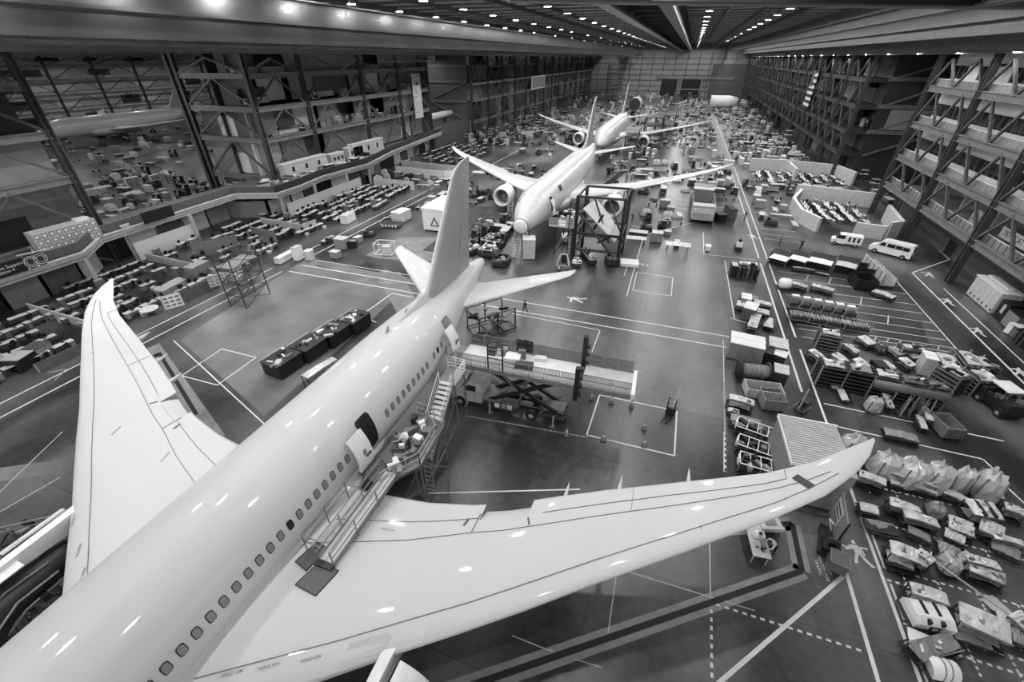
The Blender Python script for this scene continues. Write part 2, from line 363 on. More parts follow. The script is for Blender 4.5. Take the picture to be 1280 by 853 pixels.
b = MB(); b.bx(-74.2,-74,238,262,11.5,17.2,'white'); b.bx(-74,-73.9,238.8,261.2,12,16.7,'gray'); part('hanging_banner', b, WL2)
# neighbouring bay seen through the left opening
WB = truss('wall_left_neighbour', -228, -1, 40, 236, (7.5, 13, 18, 22.8), [40+16.1*k for k in range(13)], 16.1)
b = MB(); b.bx(-233, -232.5, 30, 240, 0, 27, 'panel_light')
for k in range(24):
    for z0, z1 in ((0,7),(7.5,12.4),(13,17.4),(18,22.2),(22.8,26)):
        r = rnd.random(); b.bx(-232.4, -231.5, 40+8.05*k, 48+8.05*k, z0+1, z1-1, 'white' if r < .3 else 'darkgray' if r < .6 else 'pale')
part('wall_panel', b, WB)
# ------------------------------------------------------------------ far wall with its doors
b = MB(); b.bx(-110, 45, 400, 400.6, 0, 36, 'panel_wall'); far = struct('wall_far', b)
b = MB()
for z in (3.5, 7, 10.5, 14, 17.5, 21, 24.5): b.bx(-78, 38, 399.7, 400, z-.2, z+.2, 'wall_gray')
for k in range(15): b.bx(-78+8.2*k-.25, -78+8.2*k+.25, 399.6, 400, 0, 28, 'wall_gray')
part('wall_grid', b, far)
b = MB(); b.bx(14, 38, 399.2, 399.6, 0, 21, 'wall_gray'); b.bx(-25, 30, 398.8, 399.3, 11.5, 13, 'steel'); part('door_track', b, far)
for i, (x0, x1) in enumerate(((-20.5,-8.5),(-5.5,8))):
    b = MB(); b.bx(x0, x1, 398.9, 399.3, 0, 11.3, 'black'); b.bx(x0-.6, x0, 398.6, 399.4, 0, 11.6, 'steel_light'); b.bx(x1, x1+.6, 398.6, 399.4, 0, 11.6, 'steel_light'); struct(f'door_{i+1}', b)
# ------------------------------------------------------------------ ceiling, joists, girders
mat('ceiling_sheet', .32, .5, noise=.1, nscale=.1)
b = MB(); b.bx(XL-6, XR+6, -40, 402, 35, 35.4, 'ceiling_sheet'); b.bx(-300, XL-4, -40, 430, 26.6, 27, 'darkgray'); b.bx(XR+4, 110, -40, 430, 26.6, 27, 'darkgray'); ceil = struct('ceiling', b)
b = MB()
for k in range(52): y = 4+7.6*k; b.bx(XL, XR, y-.3, y+.3, 33.9, 35, 'gray'); b.bx(XL, XR, y-.6, y+.6, 33.8, 33.95, 'pale')
for x in (-62,-50,-36,-30,-16,5,12,20,30): b.bx(x-.25, x+.25, -20, 400, 33.2, 33.9, 'mid')
part('joist', b, ceil)
def girder(name, x, z0, z1, w, y0=-30, y1=398, m='girder_gloss', ledge=True):
    b = MB(); b.bx(x-w/2, x+w/2, y0, y1, z0, z0+.14, m); b.bx(x-w/2, x+w/2, y0, y1, z1-.14, z1, m); b.bx(x-w*.12, x+w*.12, y0, y1, z0+.1, z1-.1, m)
    if ledge: b.bx(x-w*.75, x+w*.75, y0, y1, z0+(z1-z0)*.42, z0+(z1-z0)*.48, m)
    return struct(name, b)
girder('trim_1', -38.5, 26.1, 29.8, 1.6); girder('trim_2', -47, 26.1, 28.2, 1.4); girder('trim_3', -57, 26.15, 28.4, 1.4); girder('trim_4', -67, 26.2, 28.4, 1.4); girder('trim_5', XL, 25.55, 28.3, 1.6, ledge=False)
b = MB(); b.bx(-79, -73, -30, 400, 28.2, 35, 'darkgray'); b.bx(XR-.5, XR+5, -30, 400, 28.0, 35, 'darkgray'); struct('trim_6', b)
girder('trim_7', XR, 25.45, 28.2, 1.6, m='steel', ledge=False); girder('trim_8', 32, 27.2, 30.4, 1.4, m='steel'); girder('trim_9', 22, 28.6, 31.4, 1.4, m='steel')
b = MB(); b.bx(-9.6, -9.3, 36, 398, 29.4, 32.6, 'steel'); b.bx(-9.9, -8.6, 36, 398, 29.2, 29.45, 'steel_light'); b.bx(-3.6, -3.3, 36, 398, 29.4, 32.6, 'steel_dark'); b.bx(-4.2, -2.9, 36, 398, 29.2, 29.45, 'steel')
for k in range(40): b.bx(-9.4, -3.4, 71+8.2*k, 71.4+8.2*k, 30, 31, 'dark')
b.bx(-9.4, -3.4, 36, 398, 32.6, 33.6, 'darkgray'); struct('trim_10', b)
p0 = at(636,2,28.6); p1 = at(1300,11.3,28.6); b = MB(); b.bar(p0, p1, .5, .16, 'gray').bar(p0+Vector((0,0,.7)), p1+Vector((0,0,.7)), 2.6, 1.3, 'dark')
for k in (.1,.5,.9): v = p0.lerp(p1, k); b.bar(v+Vector((0,0,1)), v+Vector((0,0,6)), .3, .3, 'steel_dark')
struct('trim_11', b)
# transverse truss face closing the left block towards the opening
b = MB(); X0, X1, Y0 = -91.2, XL, 68.5
for x in (X0, X0-1.6): b.ibeam((x,Y0,0),(x,Y0,25.6),.7,.7,'steel_dark',(0,1,0),.16)
for z in zl: b.ibeam((X0,Y0,z-.3),(X1,Y0,z-.3),.5,.9,'steel')
for a, c in zip((0,)+zl, zl+(25.6,)): xm = (X0+X1)/2; b.ibeam((X0,Y0,a),(xm,Y0,c-.6),.3,.3,'steel_brace',(0,1,0),.1); b.ibeam((xm,Y0,c-.6),(X1,Y0,a),.3,.3,'steel_brace',(0,1,0),.1)
struct('wall_left_end', b)
b = MB()
for a, c, x0, m in ((0,4.2,-90,'wall_gray'),(4.9,11,-90.5,'panel_wall'),(11.9,16.4,-90,'wall_gray'),(17.2,21.7,-83,'darkgray'),(22.5,26,-82,'wall_gray')): b.bx(x0, XL-.5, 69.6, 70, a, c, m)
b.bx(-84,-81.2,69.5,69.6,5.2,9,'panel_light'); b.bx(-86,-82,69.5,69.6,12,15.6,'panel_light'); struct('wall_left_end_panel', b)
# ------------------------------------------------------------------ aircraft (local x = across, y = towards the tail, origin under the wing)
def lerp(tab, x):
    if x <= tab[0][0]: return tab[0][1:]
    for a, b in zip(tab, tab[1:]):
        if x <= b[0]:
            t = (x-a[0])/(b[0]-a[0]); return tuple(p+(q-p)*t for p, q in zip(a[1:], b[1:]))
    return tab[-1][1:]
ZF = 5.6
FUS = [(-18.0,.02,.02,-1.0),(-17.85,.42,.40,-.97),(-17.5,.80,.78,-.9),(-17,1.10,1.12,-.82),(-16,1.60,1.62,-.62),(-15,1.95,2.0,-.45),(-13.5,2.33,2.42,-.26),(-12,2.6,2.7,-.12),(-10,2.82,2.92,-.02),(-8,2.885,2.97,0),
       (20,2.885,2.97,0),(22,2.84,2.9,.06),(25,2.62,2.62,.27),(28,2.25,2.2,.56),(31,1.78,1.72,.9),(34,1.25,1.25,1.2),(36.5,.82,.9,1.4),(38,.55,.64,1.5),(38.6,.36,.44,1.52),(38.8,.2,.25,1.52)]
def fus(y): return lerp(FUS, y)
def fus_pt(y, th, off=0.):
    w, h, zc = fus(y); return Vector(((w+off)*sin(th), y, ZF+zc+(h+off)*cos(th)))
def fuselage_mb(mname, seg=56):
    ys = [-18,-17.95,-17.85,-17.7,-17.5,-17.2,-16.8,-16.4,-16]+[-15.5+.5*i for i in range(16)]+[-7+3*i for i in range(9)]+[20+.75*i for i in range(25)]+[38.3,38.6,38.8]
    b = MB(); rings = [[fus_pt(y, 2*PI*i/seg) for i in range(seg)] for y in ys]
    b.loft(rings, mname, cap0=True, cap1=True); return b
# half-span, leading edge y, trailing edge y, thickness/chord
WING = [(0,-1.2,12.0,.11),(2.7,0.3,12.05,.115),(4.7,1.7,12.2,.115),(7.8,3.85,12.5,.11),(10.3,5.65,13.05,.105),(12.3,7.0,13.7,.10),(14.6,8.6,14.75,.10),(17,10.35,15.75,.095),(20.5,12.75,17.05,.09),(24.7,15.7,18.55,.085),(27,17.5,19.75,.08),(28,18.55,20.5,.075),(28.8,19.5,21.1,.07),(29.5,20.6,21.6,.06),(30,21.75,22.0,.05)]
def wz(s): return 4.1+3.8*(max(s-2.9, 0)/27.2)**1.5
def wing_te(s, notch):
    le, te, th = lerp(WING, s)
    return te-(1.15 if notch and 10.95 < s < 13.35 else 0.)
def wing_top(s, f):
    le, te, th = lerp(WING, s); c = te-le
    return Vector((s, le+c*f, wz(s)+airf(f)*th*c*1.25))
def airf(f): return 5*(.2969*math.sqrt(max(f,0))-.126*f-.3516*f*f+.2843*f**3-.1015*f**4)
def foil(s, le, te, z, th, cfull=None, tilt=0., n=12):
    c = te-le; cf = cfull or c; top = []; bot = []
    for i in range(n+1):
        f = .5-.5*cos(PI*i/n); y = le+c*f; ff = (c*f)/cf
        top.append((s, y, z+airf(ff)*th*cf*1.25-tilt*(y-le))); bot.append((s, y, z-airf(ff)*th*cf*.75-tilt*(y-le)))
    return top+bot[-2:0:-1]
def wing_mb(side, mname):
    ss = [0,1.4,2.7,3.7,4.7,6.2,7.8,9,10.3,10.94,10.96,12.3,13.34,13.36,14.6,15.8,17,18.7,20.5,22.6,24.7,26,27,27.5,28,28.4,28.8,29.2,29.5,29.8,30]
    b = MB(); rings = []
    for s in ss:
        le, te, th = lerp(WING, s); t2 = wing_te(s, True)
        rings.append([(side*x, y, z) for x, y, z in foil(s, le, t2, wz(s), th, te-le)])
    b.loft(rings, mname, cap1=True); return b
def lines_mb(side, m='mid', w=.024):
    b = MB()
    def run(pts, ww=w):
        for (s0, f0), (s1, f1) in zip(pts, pts[1:]):
            k = max(1, int(abs(s1-s0)/1.2+abs(f1-f0)*6)); prev = None
            for i in range(k+1):
                t = i/k; P = wing_top(s0+(s1-s0)*t, f0+(f1-f0)*t)+Vector((0,0,.02)); P.x *= side
                if prev is not None: b.bar(prev, P, ww, .02, m)
                prev = P
    run([(3.2,.13),(7.8,.15),(12.3,.17),(17,.2),(24.7,.27),(27.8,.33)]); run([(3.2,.66),(8,.70),(10.9,.73),(14,.70),(18,.66),(24,.58),(27.5,.5)])
    run([(14,.83),(20,.8),(25.5,.72)]); run([(3.6,.80),(10.9,.86)]); run([(10.9,.73),(10.9,.9)], .05); run([(25.5,.72),(25.5,.98)]); run([(18.3,.66),(18.3,.98)])
    run([(6.2,.0),(6.25,.15)]); run([(21.5,.01),(21.5,.24)]); run([(10.35,.80),(10.42,.86)], .12); run([(13.6,.72),(13.4,.8)], .1)
    return b
def flaperon_mb(side, mname):
    b = MB(); rings = []
    for s in (10.98, 12.2, 13.3):
        le, te, th = lerp(WING, s)
        rings.append([(side*x, y, z) for x, y, z in foil(s, te-1.25, te-.1, wz(s)+.02, .16, tilt=.45, n=6)])
    return b.loft(rings, mname, cap0=True, cap1=True)
def fairing_mb(side, s, mname):
    le, te, th = lerp(WING, s); z = wz(s)-.22; b = MB()
    b.loft([[(side*s+r*cos(2*PI*i/8)*.55, y, z+dz+r*sin(2*PI*i/8)) for i in range(8)] for y, r, dz in ((te-3.2,.05,.0),(te-2.2,.26,-.05),(te-.8,.3,-.05),(te+.2,.2,.06),(te+.95,.02,.2))], mname, cap0=True, cap1=True)
    return b
STAB = [(0,28.2,35.2,.09),(1.7,29.7,35.3,.09),(9.3,36.95,38.75,.08),(9.7,37.5,39.0,.07),(9.95,38.3,39.15,.05)]
def stab_mb(side, mname):
    b = MB(); rings = []
    for s in (0,.8,1.7,4,6.5,9.3,9.7,9.95):
        le, te, th = lerp(STAB, s); rings.append([(side*x, y, z) for x, y, z in foil(s, le, te, 6.35+s*.115, th, n=8)])
    return b.loft(rings, mname, cap1=True)
FIN = [(7.6,25.6,35.6),(8.4,26.3,35.7),(9.2,27.2,35.75),(16.6,33.0,36.7),(17.2,33.75,36.8),(17.6,34.8,36.85),(17.75,36,36.8)]
def fin_mb(mname, f0, f1):
    b = MB(); rings = []
    for z in (7.6,8.4,9.2,12,14.5,16.6,17.2,17.6,17.75):
        le, te = lerp(FIN, z); c = te-le; r = []; l = []
        for i in range(9):
            f = f0+(f1-f0)*i/8; t = airf(f)*.085*c; r.append((t, le+c*f, z)); l.append((-t, le+c*f, z))
        rings.append(r+l[-2 if f1 > .99 else None:(0 if f0 < .01 else None):-1])
    return b.loft(rings, mname, cap0=True, cap1=True)
def dorsal_mb(mname):
    b = MB(); rings = []
    for y, h, w in ((23.0,.05,.05),(24.5,.4,.16),(26,.9,.25),(27.5,1.1,.25),(29,.6,.25)):
        w0, h0, zc = fus(y); z0 = ZF+zc+h0-.25
        rings.append([(-w*1.8,y,z0),(-w*.5,y,z0+.25+h*.5),(0,y,z0+.25+h),(w*.5,y,z0+.25+h*.5),(w*1.8,y,z0)])
    return b.loft(rings, mname, closed=False)
def belly_mb(mname):
    b = MB(); rings = []
    for y, k in ((-4,.02),(-2.5,.6),(0,1),(6,1),(12,1),(14.5,.6),(17,.02)):
        rings.append([((2.3+1.0*k)*sin(t), y, 4.1-.2*k+(1.35+.55*k)*-cos(t)*(1 if cos(t) > 0 else .45)) for t in [2*PI*i/20 for i in range(20)]])
    return b.loft(rings, mname, cap0=True, cap1=True)
def rrect(w, h, r, n=4):
    pts = []
    for cx, cy, a0 in ((w/2-r,h/2-r,0),(-w/2+r,h/2-r,PI/2),(-w/2+r,-h/2+r,PI),(w/2-r,-h/2+r,3*PI/2)):
        for i in range(n+1): a = a0+PI/2*i/n; pts.append((cx+r*cos(a), cy+r*sin(a)))
    return pts
def skin_patch(b, yc, th0, w, h, m, off, r=.1, side=1, off2=None):
    """a plate hugging the hull: yc along, th0 angle from the top, w along the hull, h round it"""
    R = 2.9; n = 12; P = []
    for i in range(n+1):
        a = -h/2*cos(PI*i/n); e = max(0, abs(a)-(h/2-r)); hw = w/2-r+math.sqrt(max(0, r*r-e*e))
        for y in (-hw, hw): q = fus_pt(yc+y, th0-a/R, off); q.x *= side; P.append(q)
    return b.add(P, [(2*i, 2*i+1, 2*i+3, 2*i+2) for i in range(n)], m)
def window_mb(yc, th, side, pane):
    b = MB(); skin_patch(b, yc, th, .34, .56, 'black', .012, .13, side); return skin_patch(b, yc, th, .27, .48, pane, .02, .11, side)
def curved_panel(b, x, y0, y1, th0, th1, R, zc, m, t=.12, side=1, n=8):
    out = [(side*(x+R*sin(th0+(th1-th0)*i/n)), zc+R*cos(th0+(th1-th0)*i/n)) for i in range(n+1)]
    inn = [(side*(x+(R-t)*sin(th0+(th1-th0)*i/n)), zc+(R-t)*cos(th0+(th1-th0)*i/n)) for i in range(n+1)]
    loop = out+inn[::-1]
    return b.loft([[(a, y0, c) for a, c in loop], [(a, y1, c) for a, c in loop]], m, smooth=False, cap0=True, cap1=True)
def nacelle_mb(x, y, z):
    b = MB(); o = (x, y, z); ax = (0, 1, 0)
    b.lathe(o, ax, [(1.7,1.38),(.6,1.36),(.15,1.42),(0,1.52),(.06,1.64),(.3,1.74),(1.2,1.86),(2.6,1.86),(4.0,1.68),(5.1,1.36),(5.1,1.0)], 32, 'white')
    return b
def engine_fan_mb(x, y, z):
    b = MB(); b.lathe((x,y,z), (0,1,0), [(1.72,1.40),(1.75,.1)], 32, 'black'); b.lathe((x,y,z), (0,1,0), [(.75,.02),(1.0,.2),(1.5,.4),(1.7,.42)], 16, 'gray')
    for i in range(18):
        a = 2*PI*i/18; d = Vector((cos(a),0,sin(a))); e = Vector((-sin(a),0,cos(a)))
        p = Vector((x,y+1.5,z)); b.add([p+d*.4-e*.04, p+d*.4+e*.1+Vector((0,.15,0)), p+d*1.34+e*.28+Vector((0,.12,0)), p+d*1.34-e*.02], [(0,1,2,3)], 'steel')
    return b
def core_mb(x, y, z):
    b = MB(); b.lathe((x,y,z), (0,1,0), [(4.6,.95),(5.6,.9),(6.6,.62),(6.6,.4),(7.6,.05)], 20, 'steel'); return b
def pylon_mb(x, y, z):
    b = MB(); s = abs(x); le = lerp(WING, s)[0]
    b.loft([[(x-w, yy, z0),(x+w, yy, z0),(x+w, yy, z1),(x-w, yy, z1)] for yy, w, z0, z1 in ((y+1.6,.05,z+1.7,z+1.8),(y+2.6,.22,z+1.3,z+1.95),(le+.5,.24,z+1.0,wz(s)+.25),(le+4.0,.2,z+.9,wz(s)-.1),(le+6.0,.05,wz(s)-.35,wz(s)-.2))], 'white', False, cap0=True, cap1=True)
    return b
def gear_mb(x, y, z1, wheels, r):
    b = MB(); b.cyl((x,y,r), (x,y,z1), .16, .2, 12, 'steel_light'); b.bar((x,y-.6,r*2.2), (x,y+.9,z1-.4), .1, .1, 'steel')
    for dx, dy in wheels:
        b.lathe((x+dx-.2, y+dy, r), (1,0,0), [(0,.1),(0,r*.55),(.03,r*.9),(.1,r),(.3,r),(.37,r*.9),(.4,r*.55),(.4,.1)], 18, 'rubber')
        b.cyl((x+dx-.22,y+dy,r),(x+dx+.22,y+dy,r), r*.4, r*.4, 12, 'steel_light')
    if len(wheels) > 2: b.bar((x,y-.8,r),(x,y+.8,r), .22, .22, 'steel')
    for dy in sorted({w[1] for w in wheels}): b.cyl((x-.6,y+dy,r),(x+.6,y+dy,r), .08, .08, 8, 'steel')
    return b
SK = {}
def shared_text(t, k):
    if t not in SK: SK[t] = text_mesh('wing_lettering', t, k, 'mid', .002)
    return SK[t]
mat('cover', .52, .4, noise=.35, nscale=1.6); mat('primer', .45, .4)
def shared(key, f):
    if key not in SK: SK[key] = fixn(f().mesh(key.split('|')[0]))
    return SK[key]
def make_plane(label, dx, dy, skin, fin, lines=True):
    r = link('airliner', None, None, (dx, dy, 0)); tag(r, label, 'airplane', 'airliners nose to tail on the assembly line')
    def a(name, key, f): return link(name, shared(name+'|'+key, f), r)
    a('fuselage', skin, lambda: fuselage_mb(skin)); a('wing_fairing', skin, lambda: belly_mb(skin))
    for sd in (1, -1):
        w = a('wing', f'{skin}{sd}', lambda: wing_mb(sd, skin))
        if lines: link('panel_line', shared(f'panel_line|{sd}', lambda: lines_mb(sd)), w)
        a('flaperon', f'{skin}{sd}', lambda: flaperon_mb(sd, skin))
        for s in (14.9, 17.6, 21.0): a('flap_track_fairing', f'{skin}{sd}{s}', lambda: fairing_mb(sd, s, skin))
        a('tailplane', f'{skin}{sd}', lambda: stab_mb(sd, skin))
        a('main_gear', f'{sd}', lambda: gear_mb(sd*4.9, 9.6, 3.9, [(-.55,-.75),(.55,-.75),(-.55,.75),(.55,.75)], .65))
    a('tail_fin', fin, lambda: fin_mb(fin, .05, .70)); a('fin_leading_edge', fin, lambda: fin_mb('plane_skin', 0, .05)); a('rudder', fin, lambda: fin_mb(fin, .705, 1.0)); a('dorsal_fairing', skin, lambda: dorsal_mb(skin))
    a('nose_gear', '', lambda: gear_mb(0, -13.2, 3.2, [(-.4,0),(.4,0)], .5))
    return r
A1 = make_plane('white airliner in the foreground, its wings filling the frame and a stair at its door', -17.1, 0, 'white_paint', 'fin_gray')
A2 = make_plane('second airliner, its blunt nose facing the foreground tail, two round engine inlets open', -19.2, 75.5, 'plane_skin', 'fin_gray', False)
A3 = make_plane('third and farthest airliner in the line, nose just behind the second one\'s tail', -20.6, 149.5, 'plane_skin', 'fin_gray', False)
# cabin windows of the first airliner, right side
TW = math.acos((6.12-ZF)/2.97)
wys = [1.9+.62*i for i in range(-9, 19)]+[16.4+.66*i for i in range(0, 9)]+[22.9, 23.6, 24.3]
for i, y in enumerate(wys):
    if 12.9 < y < 15.9: continue
    dark = abs(y-8.1) < .2 or abs(y-23.6) < .1
    o = link('cabin_window', fixn(window_mb(y, TW, 1, 'black' if dark else 'window_gray').mesh('cabin_window')), A1)
def door(parent, yo, yd, thc, w=1.15, h=2.3, side=1, hole='black'):
    b = MB(); skin_patch(b, yo, thc, w, h, 'black', .015, .22, side); skin_patch(b, yo, thc, w-.14, h-.14, hole, .022, .2, side)
    o = link('door_opening', fixn(b.mesh('door_opening')), parent)
    b = MB(); t0 = thc-h/5.8; t1 = thc+h/5.8; curved_panel(b, .55, yd-w/2, yd+w/2, t0, t1, 2.95, ZF, 'white', .14, side)
    d = link('cabin_door', fixn(b.mesh('cabin_door')), parent)
    b = MB(); th = TW; c = Vector((side*(.55+2.96*sin(th)), yd, ZF+2.96*cos(th)))
    n = Vector((side*sin(th),0,cos(th))); u = Vector((0,1,0)); v = n.cross(u)
    P = [c+n*.01+u*x*.9+v*y*.9 for x, y in rrect(.3,.42,.1)]; b.poly(P, 'window_gray')
    link('door_window', fixn(b.mesh('door_window')), d)
    b = MB(); th = thc+.12; c = Vector((side*(.55+2.99*sin(th)), yd+.2, ZF+2.99*cos(th))); b.box(c, (.08,.4,.12), 'darkgray'); link('door_handle', fixn(b.mesh('door_handle')), d)
    b = MB(); b.bar((side*2.6, yo-w/2, ZF+.9), (side*(.55+2.8), yd+w*.2, ZF+.8), .12, .12, 'steel'); link('door_hinge', fixn(b.mesh('door_hinge')), d)
door(A1, 14.55, 13.2, 1.38, 1.2, 2.4)
door(A1, 26.2, 25.2, 1.25, 1.1, 2.0, hole='gray')
door(A2, -10.4, -11.7, 1.35, 1.1, 2.2)
# roof fairings on the first hull
b = MB(); c = fus_pt(16.6, -.42, 0)
b.loft([[fus_pt(y, t, o) for t, o in ((-.49,0),(-.47,k),(-.37,k),(-.35,0))] for y, k in ((15.3,.005),(15.7,.08),(17.6,.08),(18.1,.005))], 'white_paint', closed=False)
link('antenna_fairing', fixn(b.mesh('antenna_fairing')), A1)
for y, t in ((21.5,.0),(24.2,-.05)):
    p0 = fus_pt(y, t, -.02); b = MB(); b.loft([[(p0.x-w,p0.y-l+k,p0.z+h),(p0.x+w,p0.y-l+k,p0.z+h),(p0.x+w,p0.y+l+k,p0.z+h),(p0.x-w,p0.y+l+k,p0.z+h)] for h, l, w, k in ((0,.22,.03,0),(.45,.1,.015,.15))], 'steel_light', False, cap1=True)
    link('blade_antenna', fixn(b.mesh('blade_antenna')), A1)
b = MB(); P = []
for X, Y in ((8.62,18.3),(8.93,18.62),(9.52,18.0),(9.2,17.68)):
    s = X+17.1; le, te, th = lerp(WING, s); q = wing_top(s, (Y-le)/(te-le)); q.z += .03; P.append(q)
b.prism(P, (0,0,.01), 'dark'); link('access_opening', fixn(b.mesh('access_opening')), A1)['label'] = 'dark rectangular opening near the right wing tip'
def wpt(X, Y, dz=.025):
    sd = 1 if X > -17.1 else -1; s = abs(X+17.1); le, te, th = lerp(WING, s); q = wing_top(s, min(.98, max(.01, (Y-le)/(te-le)))); q.x *= sd; q.z += dz; return q
for px, py, a in ((289,841,.6),(335,832,.6),(388,823,.6),(358,655+2,.35),(424,664,.2),(484,659,.1),(91,649,-.75),(97,687,-.75),(102,718,-.75),(150,545,-1.2),(206,571,-1.2)):
    v = at(px, py, 4.9); q = wpt(v.x, v.y); o = link('wing_lettering', shared_text('HOLD ON', .17), A1, q, a)
for Q in (((8.2,.02),(8.2,.12),(8.95,.12),(8.95,.02)),((9.0,.03),(9.0,.12),(9.5,.12),(9.75,.08),(9.6,.03))):
    b = MB(); b.prism([wing_top(s, f)+Vector((0,0,.012)) for s, f in Q], (0,0,.008), 'primer'); link('primer_patch', fixn(b.mesh('primer_patch')), A1)
# wing root walkway lines and engine of the first plane: cowls swung up, core on show
def cowl(parent, x, y, z, side, ang0, ang1, R, m='white', l=2.6):
    b = MB(); curved_panel(b, x, y, y+l, ang0, ang1, R, z, m, .1, side); return link('engine_cowl', fixn(b.mesh('engine_cowl')), parent)
for sd in (1, -1):
    x = sd*9.8; y = -1.2; z = 2.75
    b = MB(); b.lathe((x,y,z), (0,1,0), [(1.7,1.38),(.5,1.38),(.0,1.45),(.0,1.6),(.3,1.66),(1.9,1.62)], 28, 'darkgray')
    b.lathe((x,y,z), (0,1,0), [(1.9,1.4),(2.4,1.0),(3.4,.85),(5.2,.8),(6,.55),(6.8,.1)], 20, 'steel_dark')
    for k in range(9):
        a = 2*PI*k/9; b.path([(x+1.42*cos(a),y+1.7,z+1.42*sin(a)),(x+1.05*cos(a+.3),y+2.9,z+1.05*sin(a+.3)),(x+.95*cos(a+.2),y+4.6,z+.95*sin(a+.2))], .06, 'steel' if k % 2 else 'steel_light')
    for k in range(6): b.box((x+sd*.9*cos(k), y+2.3+.45*k, z+.8*sin(k*1.3)), (.5,.35,.35), ('darkgray','steel','gray')[k % 3])
    link('engine', fixn(b.mesh('engine')), A1)
    link('pylon', fixn(pylon_mb(x, y, z).mesh('pylon')), A1)
    b = MB(); curved_panel(b, sd*x, y+3.9, y+6.6, .3, 1.3, 2.05, 2.75, 'white', .1, sd, 10); link('engine_cowl', fixn(b.mesh('engine_cowl')), A1)
    b = MB(); curved_panel(b, sd*x, y+2.2, y+4.0, -.4, .5, 1.75, 2.75, 'white', .1, sd, 8); link('engine_cowl', fixn(b.mesh('engine_cowl')), A1)
for A in (A2, A3):
    for sd in (1, -1):
        x, y, z = sd*10.3, 1.6, 2.9
        n = link('engine_nacelle', shared(f'engine_nacelle|{sd}', lambda: nacelle_mb(x,y,z)), A)
        link('engine_fan', shared(f'engine_fan|{sd}', lambda: engine_fan_mb(x,y,z)), n); link('exhaust_cone', shared(f'exhaust_cone|{sd}', lambda: core_mb(x,y,z)), n)
        link('pylon', shared(f'pylon|{sd}', lambda: pylon_mb(x,y,z)), A)
# second plane: pale radome with dark seam, cockpit glass, small side windows
b = MB(); b.lathe((0,-18.12,4.58), (0,1,.09), [(0,.02),(.04,.5),(.14,.82),(.34,1.08),(.46,1.12),(.46,.9)], 32, 'white'); 
link('radome', fixn(b.mesh('radome')), A2)['label'] = 'white round radome cap'
b = MB(); b.lathe((0,-17.72,4.6), (0,1,.09), [(0,1.1),(.02,1.16),(.12,1.17)], 32, 'black'); link('radome_seam', fixn(b.mesh('radome_seam')), A2)
for A in (A2, A3):
    for sd in (1, -1):
        b = MB()
        for t0, y in ((.25,-15.0),(.75,-14.6)):
            P = []
            for yy, tt in ((y-.35,t0-.2),(y-.25,t0+.22),(y+.35,t0+.25),(y+.4,t0-.2)):
                q = fus_pt(yy, tt*.9, .015); q.x *= sd; P.append(q)
            b.poly(P, 'white' if A is A2 else 'gray')
        link('cockpit_window', fixn(b.mesh('cockpit_window')), A)
b = MB(); skin_patch(b, -13.6, -.75, .55, .4, 'black', .02, .1); link('hull_hatch', fixn(b.mesh('hull_hatch')), A2)
b = MB(); skin_patch(b, -4.6, 1.0, 1.7, .9, 'dark', .02, .05); link('door_opening', fixn(b.mesh('door_opening')), A2)
b = MB(); skin_patch(b, -6.0, .9, .5, .6, 'dark', .02, .05); link('hull_hatch', fixn(b.mesh('hull_hatch')), A3)
for A in (A2,):
    b = MB()
    for k in range(5):
        t = -.55+.24*k
        for y in range(-12, 24, 3): b.bar(fus_pt(y, t, .01), fus_pt(y+3, t, .01), .05, .015, 'pale')
    for y in (-12.5,-7,0,8,16,22):
        for k in range(16): b.bar(fus_pt(y, -1.2+.15*k, .01), fus_pt(y, -1.05+.15*k, .01), .06, .015, 'pale')
    link('skin_joint', fixn(b.mesh('skin_joint')), A)
mat('cover', .52, .4, noise=.35, nscale=1.6)
# ------------------------------------------------------------------ helpers for placed equipment
def span(a, b, z=0.):
    p = at(a[0], a[1], z); q = at(b[0], b[1], z); d = q-p
    return (p+q)/2, d.length, math.atan2(d.y, d.x)
def wheel_mb(x, y, r=.12, w=.06, ax=(0,1,0), m='rubber'):
    b = MB(); d = Vector(ax)*w; b.cyl(Vector((x,y,r))-d, Vector((x,y,r))+d, r, r, 10, m); b.cyl(Vector((x,y,r))-d*1.05, Vector((x,y,r))+d*1.05, r*.45, r*.45, 8, 'steel_light'); return b
def casters(t, L, W, r=.12):
    for sx in (-1, 1):
        for sy in (-1, 1): t.p('caster', wheel_mb(sx*(L/2-.2), sy*(W/2-.1), r))
def frame_mb(L, W, z, s=.07, m='steel_dark', cross=3):
    b = MB()
    for y in (-W/2, W/2): b.bar((-L/2,y,z),(L/2,y,z),s,s,m)
    for i in range(cross+1): x = -L/2+L*i/cross; b.bar((x,-W/2,z),(x,W/2,z),s,s,m)
    return b
